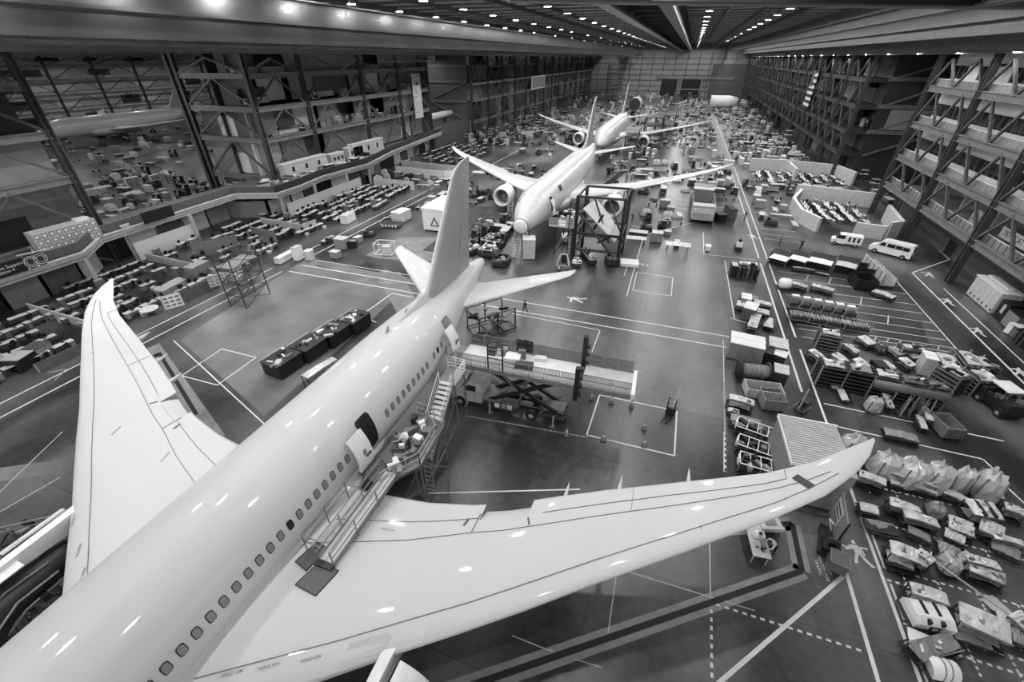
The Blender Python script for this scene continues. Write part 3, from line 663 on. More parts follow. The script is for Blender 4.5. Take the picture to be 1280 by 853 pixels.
def sheet_mb(L, W, z, m, sag=.06, tilt=0., seed=1, t=.06, nx=10, ny=4, taper=0.):
    """a slightly buckled panel or covering"""
    r = random.Random(seed); top = []
    for i in range(nx+1):
        row = []
        for j in range(ny+1):
            u = i/nx-.5; v = j/ny-.5; row.append(Vector((u*L, v*W*(1-taper*(u+.5)), z+tilt*v*W+r.uniform(-sag, sag)+sag*2*cos(u*3))))
        top.append(row)
    b = MB(); V = [p for r_ in top for p in r_]; n1 = ny+1; V2 = [p-Vector((0,0,t)) for p in V]; N = len(V); fs = []
    for i in range(nx):
        for j in range(ny): q = (i*n1+j, (i+1)*n1+j, (i+1)*n1+j+1, i*n1+j+1); fs.append(q); fs.append(tuple(k+N for k in q[::-1]))
    rim = [i*n1 for i in range(nx+1)]+[nx*n1+j for j in range(1,n1)]+[i*n1+ny for i in range(nx-1,-1,-1)]+[j for j in range(ny-1,0,-1)]
    for k in range(len(rim)): a, c = rim[k], rim[(k+1) % len(rim)]; fs.append((a, a+N, c+N, c))
    return b.add(V+V2, fs, m, False)
def drape_mb(L, W, H, m='plastic_film', seed=1, z0=.25):
    """crumpled sheet thrown over a load"""
    r = random.Random(seed); n = 18; rings = []
    pk = [(r.uniform(-.3,.3)*L, r.uniform(-.25,.25)*W) for _ in range(3)]
    for k, (f, zz) in enumerate(((1.06,0),(1.0,.3),(.95,.6),(.82,.85),(.5,.97),(.12,1.0))):
        ring = []
        for i in range(n):
            a = 2*PI*i/n; c, s = cos(a), sin(a); e = (abs(c)**4+abs(s)**4)**-.25
            w = 1+r.uniform(-.09,.09)*(1 if k else .6)
            ring.append((c*e*L/2*f*w, s*e*W/2*f*w, z0+(H-z0)*zz*(1+r.uniform(-.16,.06)*(zz > .3))*(.88+.12*(i % 4 == 0))))
        rings.append(ring)
    return MB().loft(rings, m, smooth=False, cap1=True)
def panel_cart(label, a, b_, W, H, m='pale', seed=1, shelf=True, tilt=0., cover=None, group=None, taper=0., name='panel_cart', cat='cart'):
    c, L, rz = span(a, b_, H*.8); t = T(name, cat); W *= .58; H *= .78; L *= .93
    f = frame_mb(L, W, .26); 
    for x in (-L/2+.05, L/2-.05):
        for y in (-W/2+.05, W/2-.05): f.bar((x,y,.26),(x,y,H-.05),.06,.06,'steel_dark')
    f.bar((-L/2,-W/2,H-.08),(L/2,-W/2,H-.08),.05,.05,'steel'); f.bar((-L/2,W/2,H-.08),(L/2,W/2,H-.08),.05,.05,'steel'); f.bar((-L/2,-W/2,.3),(L/2,-W/2,H-.1),.04,.04,'steel')
    f.box((0,0,.3),(L*1.02,W*1.1,.05),'dark').bar((-L/2,-W/2-.2,.26),(L/2,-W/2-.2,.26),.08,.08,'dark').bar((-L/2,W/2+.2,.26),(L/2,W/2+.2,.26),.08,.08,'dark')
    t.p('cart_frame', f)
    t.p('top_panel', sheet_mb(L*.97, W*1.02, H, ('cover' if m == 'white' else m), .03, tilt, seed, taper=taper))
    if shelf: t.p('lower_panel', sheet_mb(L*.8, W*.9, .45, 'gray' if m != 'gray' else 'pale', .03, -.1, seed+5))
    if cover: t.p('strap', MB().box((-L*.15,0,H+.02),(.18,W*1.04,.2),'black').box((L*.18,0,H+.02),(.18,W*1.04,.2),'black'))
    if shelf:
        mb = MB(); r = random.Random(seed+40)
        for i in range(3+seed % 3): x = r.uniform(-.4,.4)*L; mb.box((x, r.uniform(-.25,.25)*W, H+.08), (r.uniform(.1,.4), r.uniform(.06,.16), r.uniform(.04,.1)), ('mid','gray','white','pale')[r.randrange(4)], r.uniform(0,3))
        t.p('loose_parts', mb)
    casters(t, L, W); return t.put(label, (c.x, c.y, 0), rz, None, group)
def draped_rack(label, a, b_, W, H, seed, group=None, m='plastic_film'):
    c, L, rz = span(a, b_, 0); L *= .9; W *= .66; H *= .85; t = T('draped_rack', 'covered rack'); f = frame_mb(L, W*.9, .2, .1)
    for x in (-L/2,L/2): 
        for y in (-W*.4,W*.4): f.bar((x,y,.2),(x*.8,y*.8,H*.8),.07,.07,'steel')
    t.p('rack_frame', f); t.p('part_inside', sheet_mb(L*.7, W*.5, H*.62, 'white', .08, .5, seed)); t.p('plastic_cover', drape_mb(L, W, H, m, seed)); casters(t, L, W*.9); return t.put(label, (c.x, c.y, 0), rz, None, group)
def slat_rack(label, a, b_, W, H, n=5, m='steel_dark', topm='pale', group=None, load=True, seed=3, name='stacking_rack', posts=2):
    c, L, rz = span(a, b_, 0); t = T(name, 'rack'); r = random.Random(seed)
    for i in range(n):
        z = .2+(H-.3)*i/max(1, n-1); s = MB()
        for k in range(4): y = -W/2+W*k/3; s.bar((-L/2,y,z),(L/2,y,z),.1,.1,m)
        for k in range(posts+2): x = -L/2+L*k/(posts+1); s.bar((x,-W/2,z-.04),(x,W/2,z-.04),.08,.08,'dark')
        s.box((0,0,z-.05),(L*.98,W*.96,.04),'darkgray'); t.p('rack_tier', s)
    for k in range(posts):
        for y in (-W/2-.04, W/2+.04):
            x = -L/2+L*k/max(1, posts-1); p = MB().bar((x,y,0),(x,y,H+.1),.1,.1,'steel_light' if k == 0 else 'steel')
            t.p('rack_post', p)
    if load: 
        s = sheet_mb(L*.75, W*.7, H+.06, topm, .02, 0, seed, .1, 6, 3)
        for i in range(4): s.box((r.uniform(-.35,.35)*L, r.uniform(-.3,.3)*W, H+.16), (r.uniform(.2,.7), r.uniform(.15,.4), r.uniform(.08,.25)), ('white','dark','gray')[r.randrange(3)], r.uniform(0,1))
        t.p('top_load', s)
    return t.put(label, (c.x, c.y, 0), rz, None, group)
def crate(label, a, b_, W, H, m='pale', lid='white', ribs=6, name='crate', cat='crate', group=None, z0=.12, openm=None):
    c, L, rz = span(a, b_, 0); t = T(name, cat); s = MB()
    if openm:
        for y in (-W/2, W/2-.06): s.bx(-L/2, L/2, y, y+.06, z0, H, m)
        for x in (-L/2, L/2-.06): s.bx(x, x+.06, -W/2, W/2, z0, H, m)
        s.bx(-L/2, L/2, -W/2, W/2, z0, z0+.06, openm)
    else: s.bx(-L/2, L/2, -W/2, W/2, z0, H, m)
    for i in range(ribs+1 if ribs else 0):
        x = -L/2+L*i/ribs
        for y in (-W/2-.03, W/2+.03): s.box((x,y,(z0+H)/2),(.07,.06,H-z0),m)
    t.p('crate_body', s)
    if lid: t.p('lid', MB().box((0,0,H+.04),(L+.12,W+.12,.09),lid).box((0,0,H+.1),(L*.9,.06,.04),lid))
    sk = MB()
    for y in (-W*.4,0,W*.4): sk.bx(-L/2, L/2, y-.06, y+.06, 0, z0, 'darkgray')
    t.p('skid', sk); return t.put(label, (c.x, c.y, 0), rz, None, group)
# ------------------------------------------------------------------ people: one skinned body each
def person_mesh(key, J, cols):
    """J: name -> (x,y,z,radius); cols: (trousers, shirt)"""
    E = [('pel','chest'),('chest','neck'),('neck','head'),('head','crown'),('chest','shL'),('shL','elL'),('elL','wrL'),('wrL','haL'),('chest','shR'),('shR','elR'),('elR','wrR'),('wrR','haR'),
         ('pel','hiL'),('hiL','knL'),('knL','anL'),('anL','toL'),('pel','hiR'),('hiR','knR'),('knR','anR'),('anR','toR')]
    J = dict(J)
    for s in 'LR':
        h = Vector(J['ha'+s][:3]); w = Vector(J['wr'+s][:3]); d = (h-w).normalized(); e = d.cross(Vector((0,1,0)))
        e = e.normalized() if e.length > .1 else Vector((1,0,0)); g = d.cross(e)
        for i, (o, l) in enumerate(((-.03,.07),(-.01,.085),(.01,.08),(.03,.06))):
            J[f'f{i}{s}'] = (*(h+g*o+d*l*.5), .009); J[f'g{i}{s}'] = (*(h+g*o+d*l+e*.02), .008); E += [('ha'+s, f'f{i}{s}'), (f'f{i}{s}', f'g{i}{s}')]
        J['th'+s] = (*(w.lerp(h,.6)-g*.05+d*.02), .01); E.append(('ha'+s, 'th'+s))
    names = list(J); me = bpy.data.meshes.new('p'); me.from_pydata([J[n][:3] for n in names], [(names.index(a), names.index(b)) for a, b in E], [])
    o = bpy.data.objects.new('p', me); C.objects.link(o); sk = o.modifiers.new('s', 'SKIN'); sk.use_smooth_shade = True
    o.modifiers.new('u', 'SUBSURF').levels = 1
    if not me.skin_vertices: me.attributes.new('x','FLOAT','POINT')
    bpy.context.view_layer.objects.active = o; o.select_set(True)
    if not me.skin_vertices: bpy.ops.mesh.customdata_skin_add()
    for i, n in enumerate(names):
        v = me.skin_vertices[0].data[i]; v.radius = (J[n][3], J[n][3]); v.use_root = (n == 'pel')
    bpy.context.view_layer.update()
    out = bpy.data.meshes.new_from_object(o.evaluated_get(bpy.context.evaluated_depsgraph_get())); bpy.data.objects.remove(o)
    out.materials.clear()
    for k in (cols[0], cols[1], 'skin', 'dark'): out.materials.append(MATS[k])
    reg = {'pel':0,'hiL':0,'hiR':0,'knL':0,'knR':0,'anL':0,'anR':0,'toL':3,'toR':3,'chest':1,'shL':1,'shR':1,'elL':1,'elR':1,'wrL':2,'wrR':2,'haL':2,'haR':2,'neck':2,'head':2,'crown':2}
    pts = [(Vector(J[n][:3]), m) for n, m in reg.items()]+[((Vector(J['pel'][:3])+Vector(J['chest'][:3]))/2, 1)]
    for p in out.polygons: p.material_index = min(pts, key=lambda q: (q[0]-p.center).length)[1]; p.use_smooth = True
    out.name = 'body'; return out
def pose(lean=0., armf=0., step=0., reach=0.):
    """faces +y"""
    sy = lambda z: lean*max(0, z-.92)
    J = {'pel':(0,0,.95,.13),'chest':(0,sy(1.35),1.33-.06*lean,.15),'neck':(0,sy(1.5)+.02,1.50-.1*lean,.055),'head':(0,sy(1.62)+.04,1.60-.16*lean,.085),'crown':(0,sy(1.7)+.045,1.70-.2*lean,.075)}
    for s, x in (('L',-1),('R',1)):
        k = step*x; y0 = sy(1.42)
        J['sh'+s] = (x*.2, y0, 1.42-.08*lean, .065); J['el'+s] = (x*.26, y0+.03+armf*.16-k*.12, 1.15-.05*lean+armf*.04, .047); J['wr'+s] = (x*(.25-.1*armf), y0+.1+armf*.38+reach-k*.2, .93+armf*.15-.05*lean, .033); J['ha'+s] = (x*(.24-.1*armf), y0+.13+armf*.46+reach-k*.22, .86+armf*.17-.05*lean, .034)
        J['hi'+s] = (x*.1, 0, .88, .1); J['kn'+s] = (x*.11, .02+k*.2, .5, .065); J['an'+s] = (x*.12, -.02+k*.36, .09, .045); J['to'+s] = (x*.14, .15+k*.36, .04, .035)
    return J
PM = {}
def person(label, px, py, rz, kind='stand', cols=('jeans','cloth_dark'), z=0., hat=False, pos=None):
    key = (kind, cols)
    J = {'stand':pose(.08,.1),'walk':pose(.05,.3,1.),'lean':pose(.75,.8,.3),'work':pose(.3,1.,0,.1),'hips':pose(0,.4)}[kind]
    if key not in PM: PM[key] = person_mesh(key, J, cols)
    c = pos or at(px, py, z); r = link('person', PM[key], None, (c[0], c[1], z), rz); tag(r, label, 'person')
    h = J['crown']; b = MB(); b.lathe((h[0],h[1]-.005,h[2]-.06), (0,0,1), [(-.02,.098),(.05,.102),(.1,.08),(.125,.02)], 12, 'white' if hat else 'hair'); 
    if hat: b.box((h[0],h[1]+.11,h[2]-.05),(.12,.1,.015),'white')
    link('hat' if hat else 'hair', fixn(b.mesh('hair')), r)
    hd = J['head']; b = MB()
    for x in (-.03,.03): b.box((x,hd[1]+.083,hd[2]+.02),(.022,.012,.012),'dark')
    b.box((0,hd[1]+.095,hd[2]-.01),(.02,.03,.04),'skin'); b.box((0,hd[1]+.085,hd[2]-.045),(.045,.01,.01),'darkgray')
    for x in (-.09,.09): b.box((x,hd[1],hd[2]),(.02,.04,.06),'skin')
    link('face', fixn(b.mesh('face')), r); return r
person('person in dark clothes walking alone between the tailplane and the cross aisle', 656, 392, -.4, 'walk', ('darkgray','cloth_dark'))
person('person with white cap standing behind the tail cone of the first airliner', 698, 349, .2, 'stand', ('jeans','cloth_dark'), hat=True)
person('person in grey standing beside the white-capped one behind the tail cone', 707, 347, -.3, 'stand', ('darkgray','mid'))
person('person in pale shirt bending over the small table near the wing tip', 963, 692, PI/2+.6, 'lean', ('dark','cloth_light'))
person('person with dark trousers leaning on the far end of the small table', 949, 698, .5, 'lean', ('dark','gray'))
person('person in light shirt on the platform at the front door of the second airliner', 0, 0, 2.2, 'work', ('jeans','cloth_light'), 4.75, pos=(-14.6, 61.5))
person('person kneeling-height among tools under the nose dock stairs', 723, 327, .4, 'work', ('jeans','cloth_light'))
person('person in light shirt bent over inside the dock tower base', 731, 323, -.8, 'lean', ('darkgray','cloth_light'))
person('person standing by the cubicles beside the right aisle, arms on hips', 974, 306, 1.2, 'hips', ('jeans','gray'))
person('person in black shirt beside a small trolley near the right aisle', 1000, 312, .3, 'stand', ('dark','cloth_dark'))
person('person walking down the right aisle far away', 930, 276, PI, 'walk', ('jeans','cloth_dark'))
person('person standing next to the right engine inlet of the second airliner', 790, 278, 2.5, 'stand', ('dark','cloth_dark'))
person('person seated-height at the scaffold door of the first airliner among tools', 0, 0, 1.9, 'lean', ('dark','cloth_light'), 4.45, pos=(-12.2, 15.4))
# ------------------------------------------------------------------ truck with raised loading deck
def lift_truck():
    t = T('lift_truck', 'truck')
    cab = MB()
    prof = [(-5.0,.75),(-5.15,1.25),(-5.0,1.55),(-3.95,1.72),(-3.35,2.42),(-2.15,2.5),(-2.0,1.9),(-2.0,.65)]
    def side(w): return [(x, w, z) for x, z in prof]
    rings = [[(x, y*(1 if z < 1.8 else .88), z) for x, z in prof] for y in (-1.15, 1.15)]
    cab.prism([(x,-1.12,z) for x, z in prof[:4]]+[(-2.0,-1.12,1.72),(-2.0,-1.12,.65)], (0,2.24,0), 'pale')
    top = [[(-3.95,-1.1,1.72),(-2.0,-1.1,1.72),(-2.0,1.1,1.72),(-3.95,1.1,1.72)],[(-3.3,-.95,2.4),(-2.1,-.95,2.46),(-2.1,.95,2.46),(-3.3,.95,2.4)]]
    cab.loft(top, 'pale', False, cap1=True); t.p('cab', cab)
    g = MB(); g.poly([(-3.93,-.95,1.78),(-3.93,.95,1.78),(-3.36,.84,2.33),(-3.36,-.84,2.33)], 'glass_dark')
    g.poly([(-3.6,-1.105,1.78),(-2.5,-1.105,1.78),(-2.5,-1.0,2.28),(-3.22,-1.0,2.28)], 'glass_dark'); g.poly([(-3.6,1.105,1.78),(-2.5,1.105,1.78),(-2.5,1.0,2.28),(-3.22,1.0,2.28)], 'glass_dark')
    for v in range(len(g.v)): x, y, z = g.v[v]; g.v[v] = (x-.015, y*1.012, z+.015)
    t.p('cab_window', g)
    t.p('cab_door', MB().box((-2.95,-1.14,1.2),(1.1,.03,1.05),'pale').box((-2.55,-1.17,1.5),(.16,.03,.05),'dark').box((-2.95,-1.16,.66),(1.3,.2,.06),'darkgray'))
    bp_ = MB().box((-5.2,0,.75),(.15,2.2,.3),'steel_dark')
    for y in (-.8,.8): bp_.box((-5.12,y,1.2),(.1,.35,.22),'white')
    bp_.box((-5.13,0,1.15),(.08,1.1,.4),'dark'); t.p('bumper', bp_)
    fd = MB()
    for y in (-1.12,1.12): fd.lathe((-3.95,y-.13,.55), (0,1,0), [(0,.62),(.02,.72),(.26,.72)], 18, 'pale')
    t.p('mudguard', fd)
    for x, y in ((-3.95,-1.05),(-3.95,1.05),(2.3,-1.0),(2.3,1.0)): t.p('wheel', wheel_mb(x, y, .5, .17))
    ch = MB()
    for y in (-.5,.5): ch.bar((-4.8,y,.75),(5.2,y,.75),.14,.28,'dark')
    for x in (-1,1,3.2,5.1): ch.bar((x,-1.1,.85),(x,1.1,.85),.14,.2,'dark')
    ch.bx(-1.6,1.2,-1.2,-.5,.45,1.0,'darkgray'); ch.bx(-1.6,1.2,.5,1.2,.45,1.0,'darkgray'); ch.bx(3,5.2,-1.15,1.15,.72,.8,'steel_dark'); ch.bx(3.2,4.9,-.6,.5,.9,1.25,'steel'); ch.bx(-1.9,-.4,-1.0,1.0,1.0,1.2,'steel')
    t.p('chassis', ch)
    lg = []
    for x in (-1.2, 4.2):
        for y in (-1.35, 1.35): t.p('outrigger', MB().bar((x,y*.7,.85),(x,y,.85),.14,.14,'steel').bar((x,y,1.2),(x,y,.05),.12,.12,'steel_light').box((x,y,.04),(.4,.4,.05),'steel'))
    sc = MB()
    for y in (-.8,.8):
        sc.bar((-1.5,y,1.0),(4.3,y,4.2),.2,.3,'dark'); sc.bar((4.3,y*.85,1.0),(-1.5,y*.85,4.2),.2,.3,'dark'); sc.bar((-.5,y,4.2),(1.2,y,2.4),.12,.12,'steel')
    sc.cyl((1.4,-.85,2.6),(1.4,.85,2.6),.12,.12,8,'steel'); sc.cyl((-.8,.3,1.1),(2.0,.3,3.1),.1,.1,8,'steel_light'); t.p('scissor_lift', sc)
    for bx_ in range(3): t.p('tool_box', MB().box((-.6+bx_*.55,-1.22,.95),(.4,.12,.35),('white','gray','pale')[bx_]))
    return t
TR = lift_truck().put('pick-up cab truck with raised scissor-lift loading deck reaching the rear door of the foreground airliner', (-9.55, 26.0, 0), .035)
def deck_part(x0, x1, y0, y1, z, nm, m='white'):
    o = part(nm, MB().bx(x0, x1, y0, y1, z-.22, z, m).bx(x0, x1, y0-.08, y0, z-.3, z+.05, 'steel').bx(x0, x1, y1, y1+.08, z-.3, z+.05, 'steel'), TR)
    def rail(xa, xb, y):
        r = MB(); n = max(2, round((xb-xa)/1.25))
        for i in range(n+1): x = xa+(xb-xa)*i/n; r.bar((x,y,z),(x,y,z+1.1),.06,.06,'steel')
        for h in (.12,.6,1.1): r.bar((xa,y,z+h),(xb,y,z+h),.05,.05,'steel')
        mm = MB()
        for i in range(n): mm.bx(xa+(xb-xa)*i/n+.06, xa+(xb-xa)*(i+1)/n-.06, y-.006, y+.006, z+.14, z+1.05, 'wire')
        q = part('guard_rail', r, TR); part('wire_mesh', mm, q)
    rail(x0+.1, x1-.1, y0); rail(x0+.1, x1-.1, y1)
mat('wire', .1, .5, alpha=.35)
deck_part(-3.9, 5.7, -1.3, 1.6, 4.6, 'loading_deck'); deck_part(6.0, 9.7, -1.1, 1.7, 4.55, 'bridge_deck', 'pale')
part('deck_edge', MB().bx(9.7,9.95,-1.2,1.8,4.3,4.75,'white'), TR)
g = MB()
for y in (-1.4, 1.7): g.bx(5.6,5.95,y-.2,y+.2,3.4,7.2 if y > 0 else 6.4,'dark')
for z in (4,4.8,5.6,6.3): 
    for y in (-1.4,1.7): g.box((6.05,y,z),(.25,.3,.3),'darkgray')
g.bx(5.6,5.9,-1.4,1.7,4.35,4.6,'dark'); part('lift_mast', g, TR)
g = MB()
for x in (-1.2,.0): 
    g.bar((x,-1.35,4.6),(x,-1.35,7.0),.09,.09,'dark')
g.path([(-1.2,-1.35,7),(-.9,-1.35,7.3),(-.3,-1.35,7.3),(0,-1.35,7)],.05,'dark')
for z in (5,5.4,5.8,6.2,6.6): g.bar((-1.2,-1.35,z),(0,-1.35,z),.05,.05,'steel')
part('deck_ladder', g, TR)
g = MB(); g.bx(1.5,3.3,-1.1,.9,4.6,4.62,'white')
for x, y, sx, sy, sz, m in ((.3,.3,1.2,.9,.5,'white'),(1.4,-.2,1.4,.7,.35,'darkgray'),(2.4,1.1,.9,.5,.3,'white'),(-.6,.9,.5,.5,.7,'gray'),(-1.6,.8,.6,.6,.9,'darkgray'),(.9,.9,.6,.3,.8,'steel')): g.box((x,y,4.62+sz/2),(sx,sy,sz),m,.1)
part('deck_equipment', g, TR)
part('door_bridge', MB().bx(-4.9,-3.9,-.9,1.2,4.5,4.6,'gray').bar((-4.9,-.9,4.6),(-4.9,-.9,5.7),.07,.07,'steel').bar((-4.9,-.9,5.7),(-3.9,-1.2,5.7),.05,.05,'steel'), TR)
g = MB(); g.bx(.9,1.05,1.55,1.62,4.7,6.0,'black'); g.bx(.2,1.6,1.58,1.66,4.8,5.9,'dark'); part('deck_gate', g, TR)
# ------------------------------------------------------------------ scaffold platform, stairs and ramp at the door
t = T('door_scaffold', 'scaffold'); zs_ = 4.45
dk = MB(); dk.prism([(-14.2,13.0,zs_-.15),(-12.4,12.4,zs_-.15),(-11.0,14.6,zs_-.15),(-11.2,18.2,zs_-.15),(-13.7,18.6,zs_-.15)], (0,0,.15), 'mid'); t.p('platform', dk)
for x, y in ((-12.4,12.5),(-11.1,14.6),(-11.3,18.1),(-13.4,18.4),(-12.2,15.5)): t.p('scaffold_post', MB().bar((x,y,0),(x,y,zs_),.1,.1,'steel'))
br = MB()
for p, q in (((-12.4,12.5,.3),(-11.1,14.6,zs_)),((-11.1,14.6,.3),(-11.3,18.1,zs_)),((-11.3,18.1,.3),(-11.1,14.6,zs_)),((-13.4,18.4,.3),(-11.3,18.1,zs_)),((-11.1,14.6,2.2),(-11.3,18.1,2.2)),((-12.4,12.5,2.2),(-11.1,14.6,2.2))): br.bar(p, q, .06, .06, 'steel')
t.p('cross_brace', br)
for P in ([(-12.4,12.5),(-11.05,14.6)],[(-11.05,14.6),(-11.25,17.0)],[(-13.6,18.55),(-11.3,18.2)]):
    r = MB(); (xa,ya),(xb,yb) = P
    for i in range(4): f = i/3; r.bar((xa+(xb-xa)*f,ya+(yb-ya)*f,zs_),(xa+(xb-xa)*f,ya+(yb-ya)*f,zs_+1.1),.05,.05,'steel_light')
    for h in (.15,.6,1.1): r.bar((xa,ya,zs_+h),(xb,yb,zs_+h),.045,.045,'steel_light')
    t.p('guard_rail', r)
eq = MB(); r_ = random.Random(4)
for i in range(26): eq.box((r_.uniform(-13.5,-11.6), r_.uniform(13.6,18), zs_+.15+r_.random()*.2), (r_.uniform(.2,.8),r_.uniform(.15,.6),r_.uniform(.1,.5)), ('dark','steel','white','gray','darkgray','mid')[r_.randrange(6)], r_.random()*3)
t.p('tools', eq); t.put('scaffold platform crowded with tools at the open door of the foreground airliner', (0,0,0))
t = T('mobile_stairs', 'stairs'); n = 15; x0, y0, x1, y1 = -12.7, 17.6, -13.2, 22.2; z0, z1 = 1.6, 4.4
for i in range(n):
    f = i/(n-1); t.p('step', MB().box((x0+(x1-x0)*f, y0+(y1-y0)*f, z0+(z1-z0)*f), (1.0,.3,.05), 'white'))
for s in (-1, 1):
    a = Vector((x0+s*.54,y0-.2,z0-.15)); b_ = Vector((x1+s*.54,y1,z1-.1)); t.p('stair_stringer', MB().bar(a, b_, .07, .24, 'steel_light'))
    t.p('handrail', MB().bar(a+Vector((0,0,1.05)), b_+Vector((0,0,1.05)), .05, .05, 'white').bar(a+Vector((0,0,.55)), b_+Vector((0,0,.55)), .04, .04, 'steel_light').bar(a, a+Vector((0,0,1.05)), .05,.05,'white').bar(b_, b_+Vector((0,0,1.05)), .05,.05,'white').bar((a+b_)/2, (a+b_)/2+Vector((0,0,1.05)), .05,.05,'white'))
lp = MB().bx(-13.9,-12.4,22.2,24.0,4.3,4.42,'gray')
for p, q in (((-12.4,22.2),(-12.4,24)),((-12.4,24),(-13.9,24))):
    for h in (.3,.6,.9,1.15): lp.bar((*p,4.4+h),(*q,4.4+h),.045,.045,'white')
for p in ((-12.4,22.2),(-12.4,23.1),(-12.4,24),(-13.2,24),(-13.9,24)): lp.bar((*p,4.4),(*p,5.55),.05,.05,'white')
t.p('landing', lp)
for x, y in ((-12.5,22.3),(-13.8,22.3),(-12.5,23.9),(-13.8,23.9)): t.p('leg', MB().bar((x,y,0),(x,y,4.3),.09,.09,'steel'))
lg = MB()
for s in (-.5,.5): lg.bar((-12.65+s,17.5,0),(-12.7+s,17.6,1.6),.09,.09,'steel'); lg.bar((-12.6+s,17.3,.1),(-13.2+s,22.3,.1),.09,.09,'steel'); lg.bar((-12.65+s,17.5,.2),(-13.2+s,22.3,2.4),.06,.06,'steel')
t.p('stair_base', lg); t.put('white-stepped mobile stairs leading up to a small landing beside the truck', (0,0,0))
t = T('access_ladder', 'ladder'); l = MB()
for s in (-.3,.3): l.bar((-11.6+s,16.0,0),(-12.5+s,17.4,3.3),.07,.07,'steel')
for i in range(11): f = i/11; l.bar((-11.9-.9*f,16+1.4*f,.2+3.1*f),(-11.3-.9*f,16+1.4*f,.2+3.1*f),.04,.04,'steel_light')
t.p('ladder_frame', l); t.put('steep dark ladder from the floor to the foot of the white stairs', (0,0,0))
t = T('wing_ramp', 'gangway'); A = Vector((-12.1,7.7,4.62)); B = Vector((-12.1,13.1,4.75)); rp = MB().bx(-12.5,-11.7,7.6,13.2,4.56,4.68,'pale').bx(-12.56,-12.5,7.6,13.2,4.5,4.8,'steel').bx(-11.7,-11.64,7.6,13.2,4.5,4.8,'steel'); t.p('gangway_deck', rp)
for x in (-13.5,-12.55,-11.62):
    r = MB()
    for y in ((7.6,9.4,11.2,13.0) if x > -13 else (7.9,9.5,11.1)): r.bar((x,y,4.4),(x,y,5.75),.05,.05,'steel')
    for h in (.6,1.15): r.bar((x,7.6 if x > -13 else 7.9,4.6+h),(x,13 if x > -13 else 11.1,4.6+h),.045,.045,'steel')
    t.p('guard_rail', r)
t.p('rail_tie', MB().bar((-13.5,7.9,5.7),(-12.55,7.9,5.7),.05,.05,'steel').bar((-13.5,7.9,5.2),(-12.55,7.9,5.2),.05,.05,'steel').bar((-13.5,11.1,5.7),(-12.55,11.1,5.7),.05,.05,'steel'))
for x in (-12.45,-11.75): t.p('ramp_wheel', MB().cyl((x-.08,7.5,4.5),(x+.08,7.5,4.5),.12,.12,10,'rubber'))
t.p('ramp_foot', MB().box((-12.1,7.5,4.62),(1.0,.3,.14),'dark')); t.put('narrow railed gangway running from the door scaffold onto the wing root', (0,0,.28))
for lb, Q in (('small grey mat on the wing under the inner gangway rail', ((-13.6,7.2),(-12.75,7.0),(-12.6,8.3),(-13.4,8.4))), ('larger grey mat on the wing in front of the gangway foot', ((-12.75,6.3),(-11.5,6.2),(-11.3,7.5),(-12.5,7.6)))):
    b = MB(); c = Q[0]; P = []
    for X, Y in Q:
        s_ = X+17.1; le, te, th = lerp(WING, s_); q = wing_top(s_, (Y-le)/(te-le)); P.append((X-c[0], Y-c[1], q.z+.02))
    b.prism(P, (0,0,.02), 'mat_gray'); b.path([(x,y,z+.02) for x,y,z in P+P[:1]], .025, 'dark', 4); tag(link('wing_mat', fixn(b.mesh('wing_mat')), None, (c[0], c[1], 0)), lb, 'mat')
# ------------------------------------------------------------------ cones, hand lift, small floor things
cone = T('traffic_cone', 'cone'); cone.p('cone_base', MB().bx(-.22,.22,-.22,.22,0,.05,'dark')); cone.p('cone_body', MB().lathe((0,0,.05),(0,0,1),[(0,.17),(.3,.12),(.31,.12),(.8,.04),(.85,.01)],12,'gray')); cone.p('cone_band', MB().lathe((0,0,.05),(0,0,1),[(.4,.112),(.58,.085)],12,'white'))
for px, py, lb in ((739,500,'traffic cone nearest the raised deck end, outside the painted box'),(764,505,'left one of two cones on the upper edge of the painted box'),(789,509,'right one of two cones on the upper edge of the painted box'),(805,537,'upper cone inside the painted box'),(805,558,'lower cone inside the painted box'),(754,551,'cone on the lower edge of the painted box'),(708,545,'cone beside the dotted line under the truck tail')):
    c = at(px, py); cone.put(lb, (c.x, c.y, 0))
t = T('hand_stacker', 'pallet stacker'); m_ = MB()
for x in (-.3,.3): m_.bar((x,0,.1),(x,0,1.9),.08,.08,'dark')
for z in (.9,1.4,1.9): m_.bar((-.3,0,z),(.3,0,z),.06,.06,'steel')
t.p('mast', m_); t.p('fork', MB().box((-.2,.6,.08),(.12,1.1,.05),'dark').box((.2,.6,.08),(.12,1.1,.05),'dark')); t.p('motor_body', MB().box((0,-.3,.45),(.7,.5,.7),'darkgray').box((0,-.3,.85),(.5,.3,.1),'steel')); t.p('handle', MB().bar((0,-.5,.7),(-.1,-1.0,2.2),.05,.05,'white'))
for x in (-.25,.25): t.p('wheel', wheel_mb(x,-.3,.12,.04,(1,0,0)))
c = at(836, 520); t.put('small dark hand stacker parked on the right edge of the painted box', (c.x, c.y, 0), 2.8)
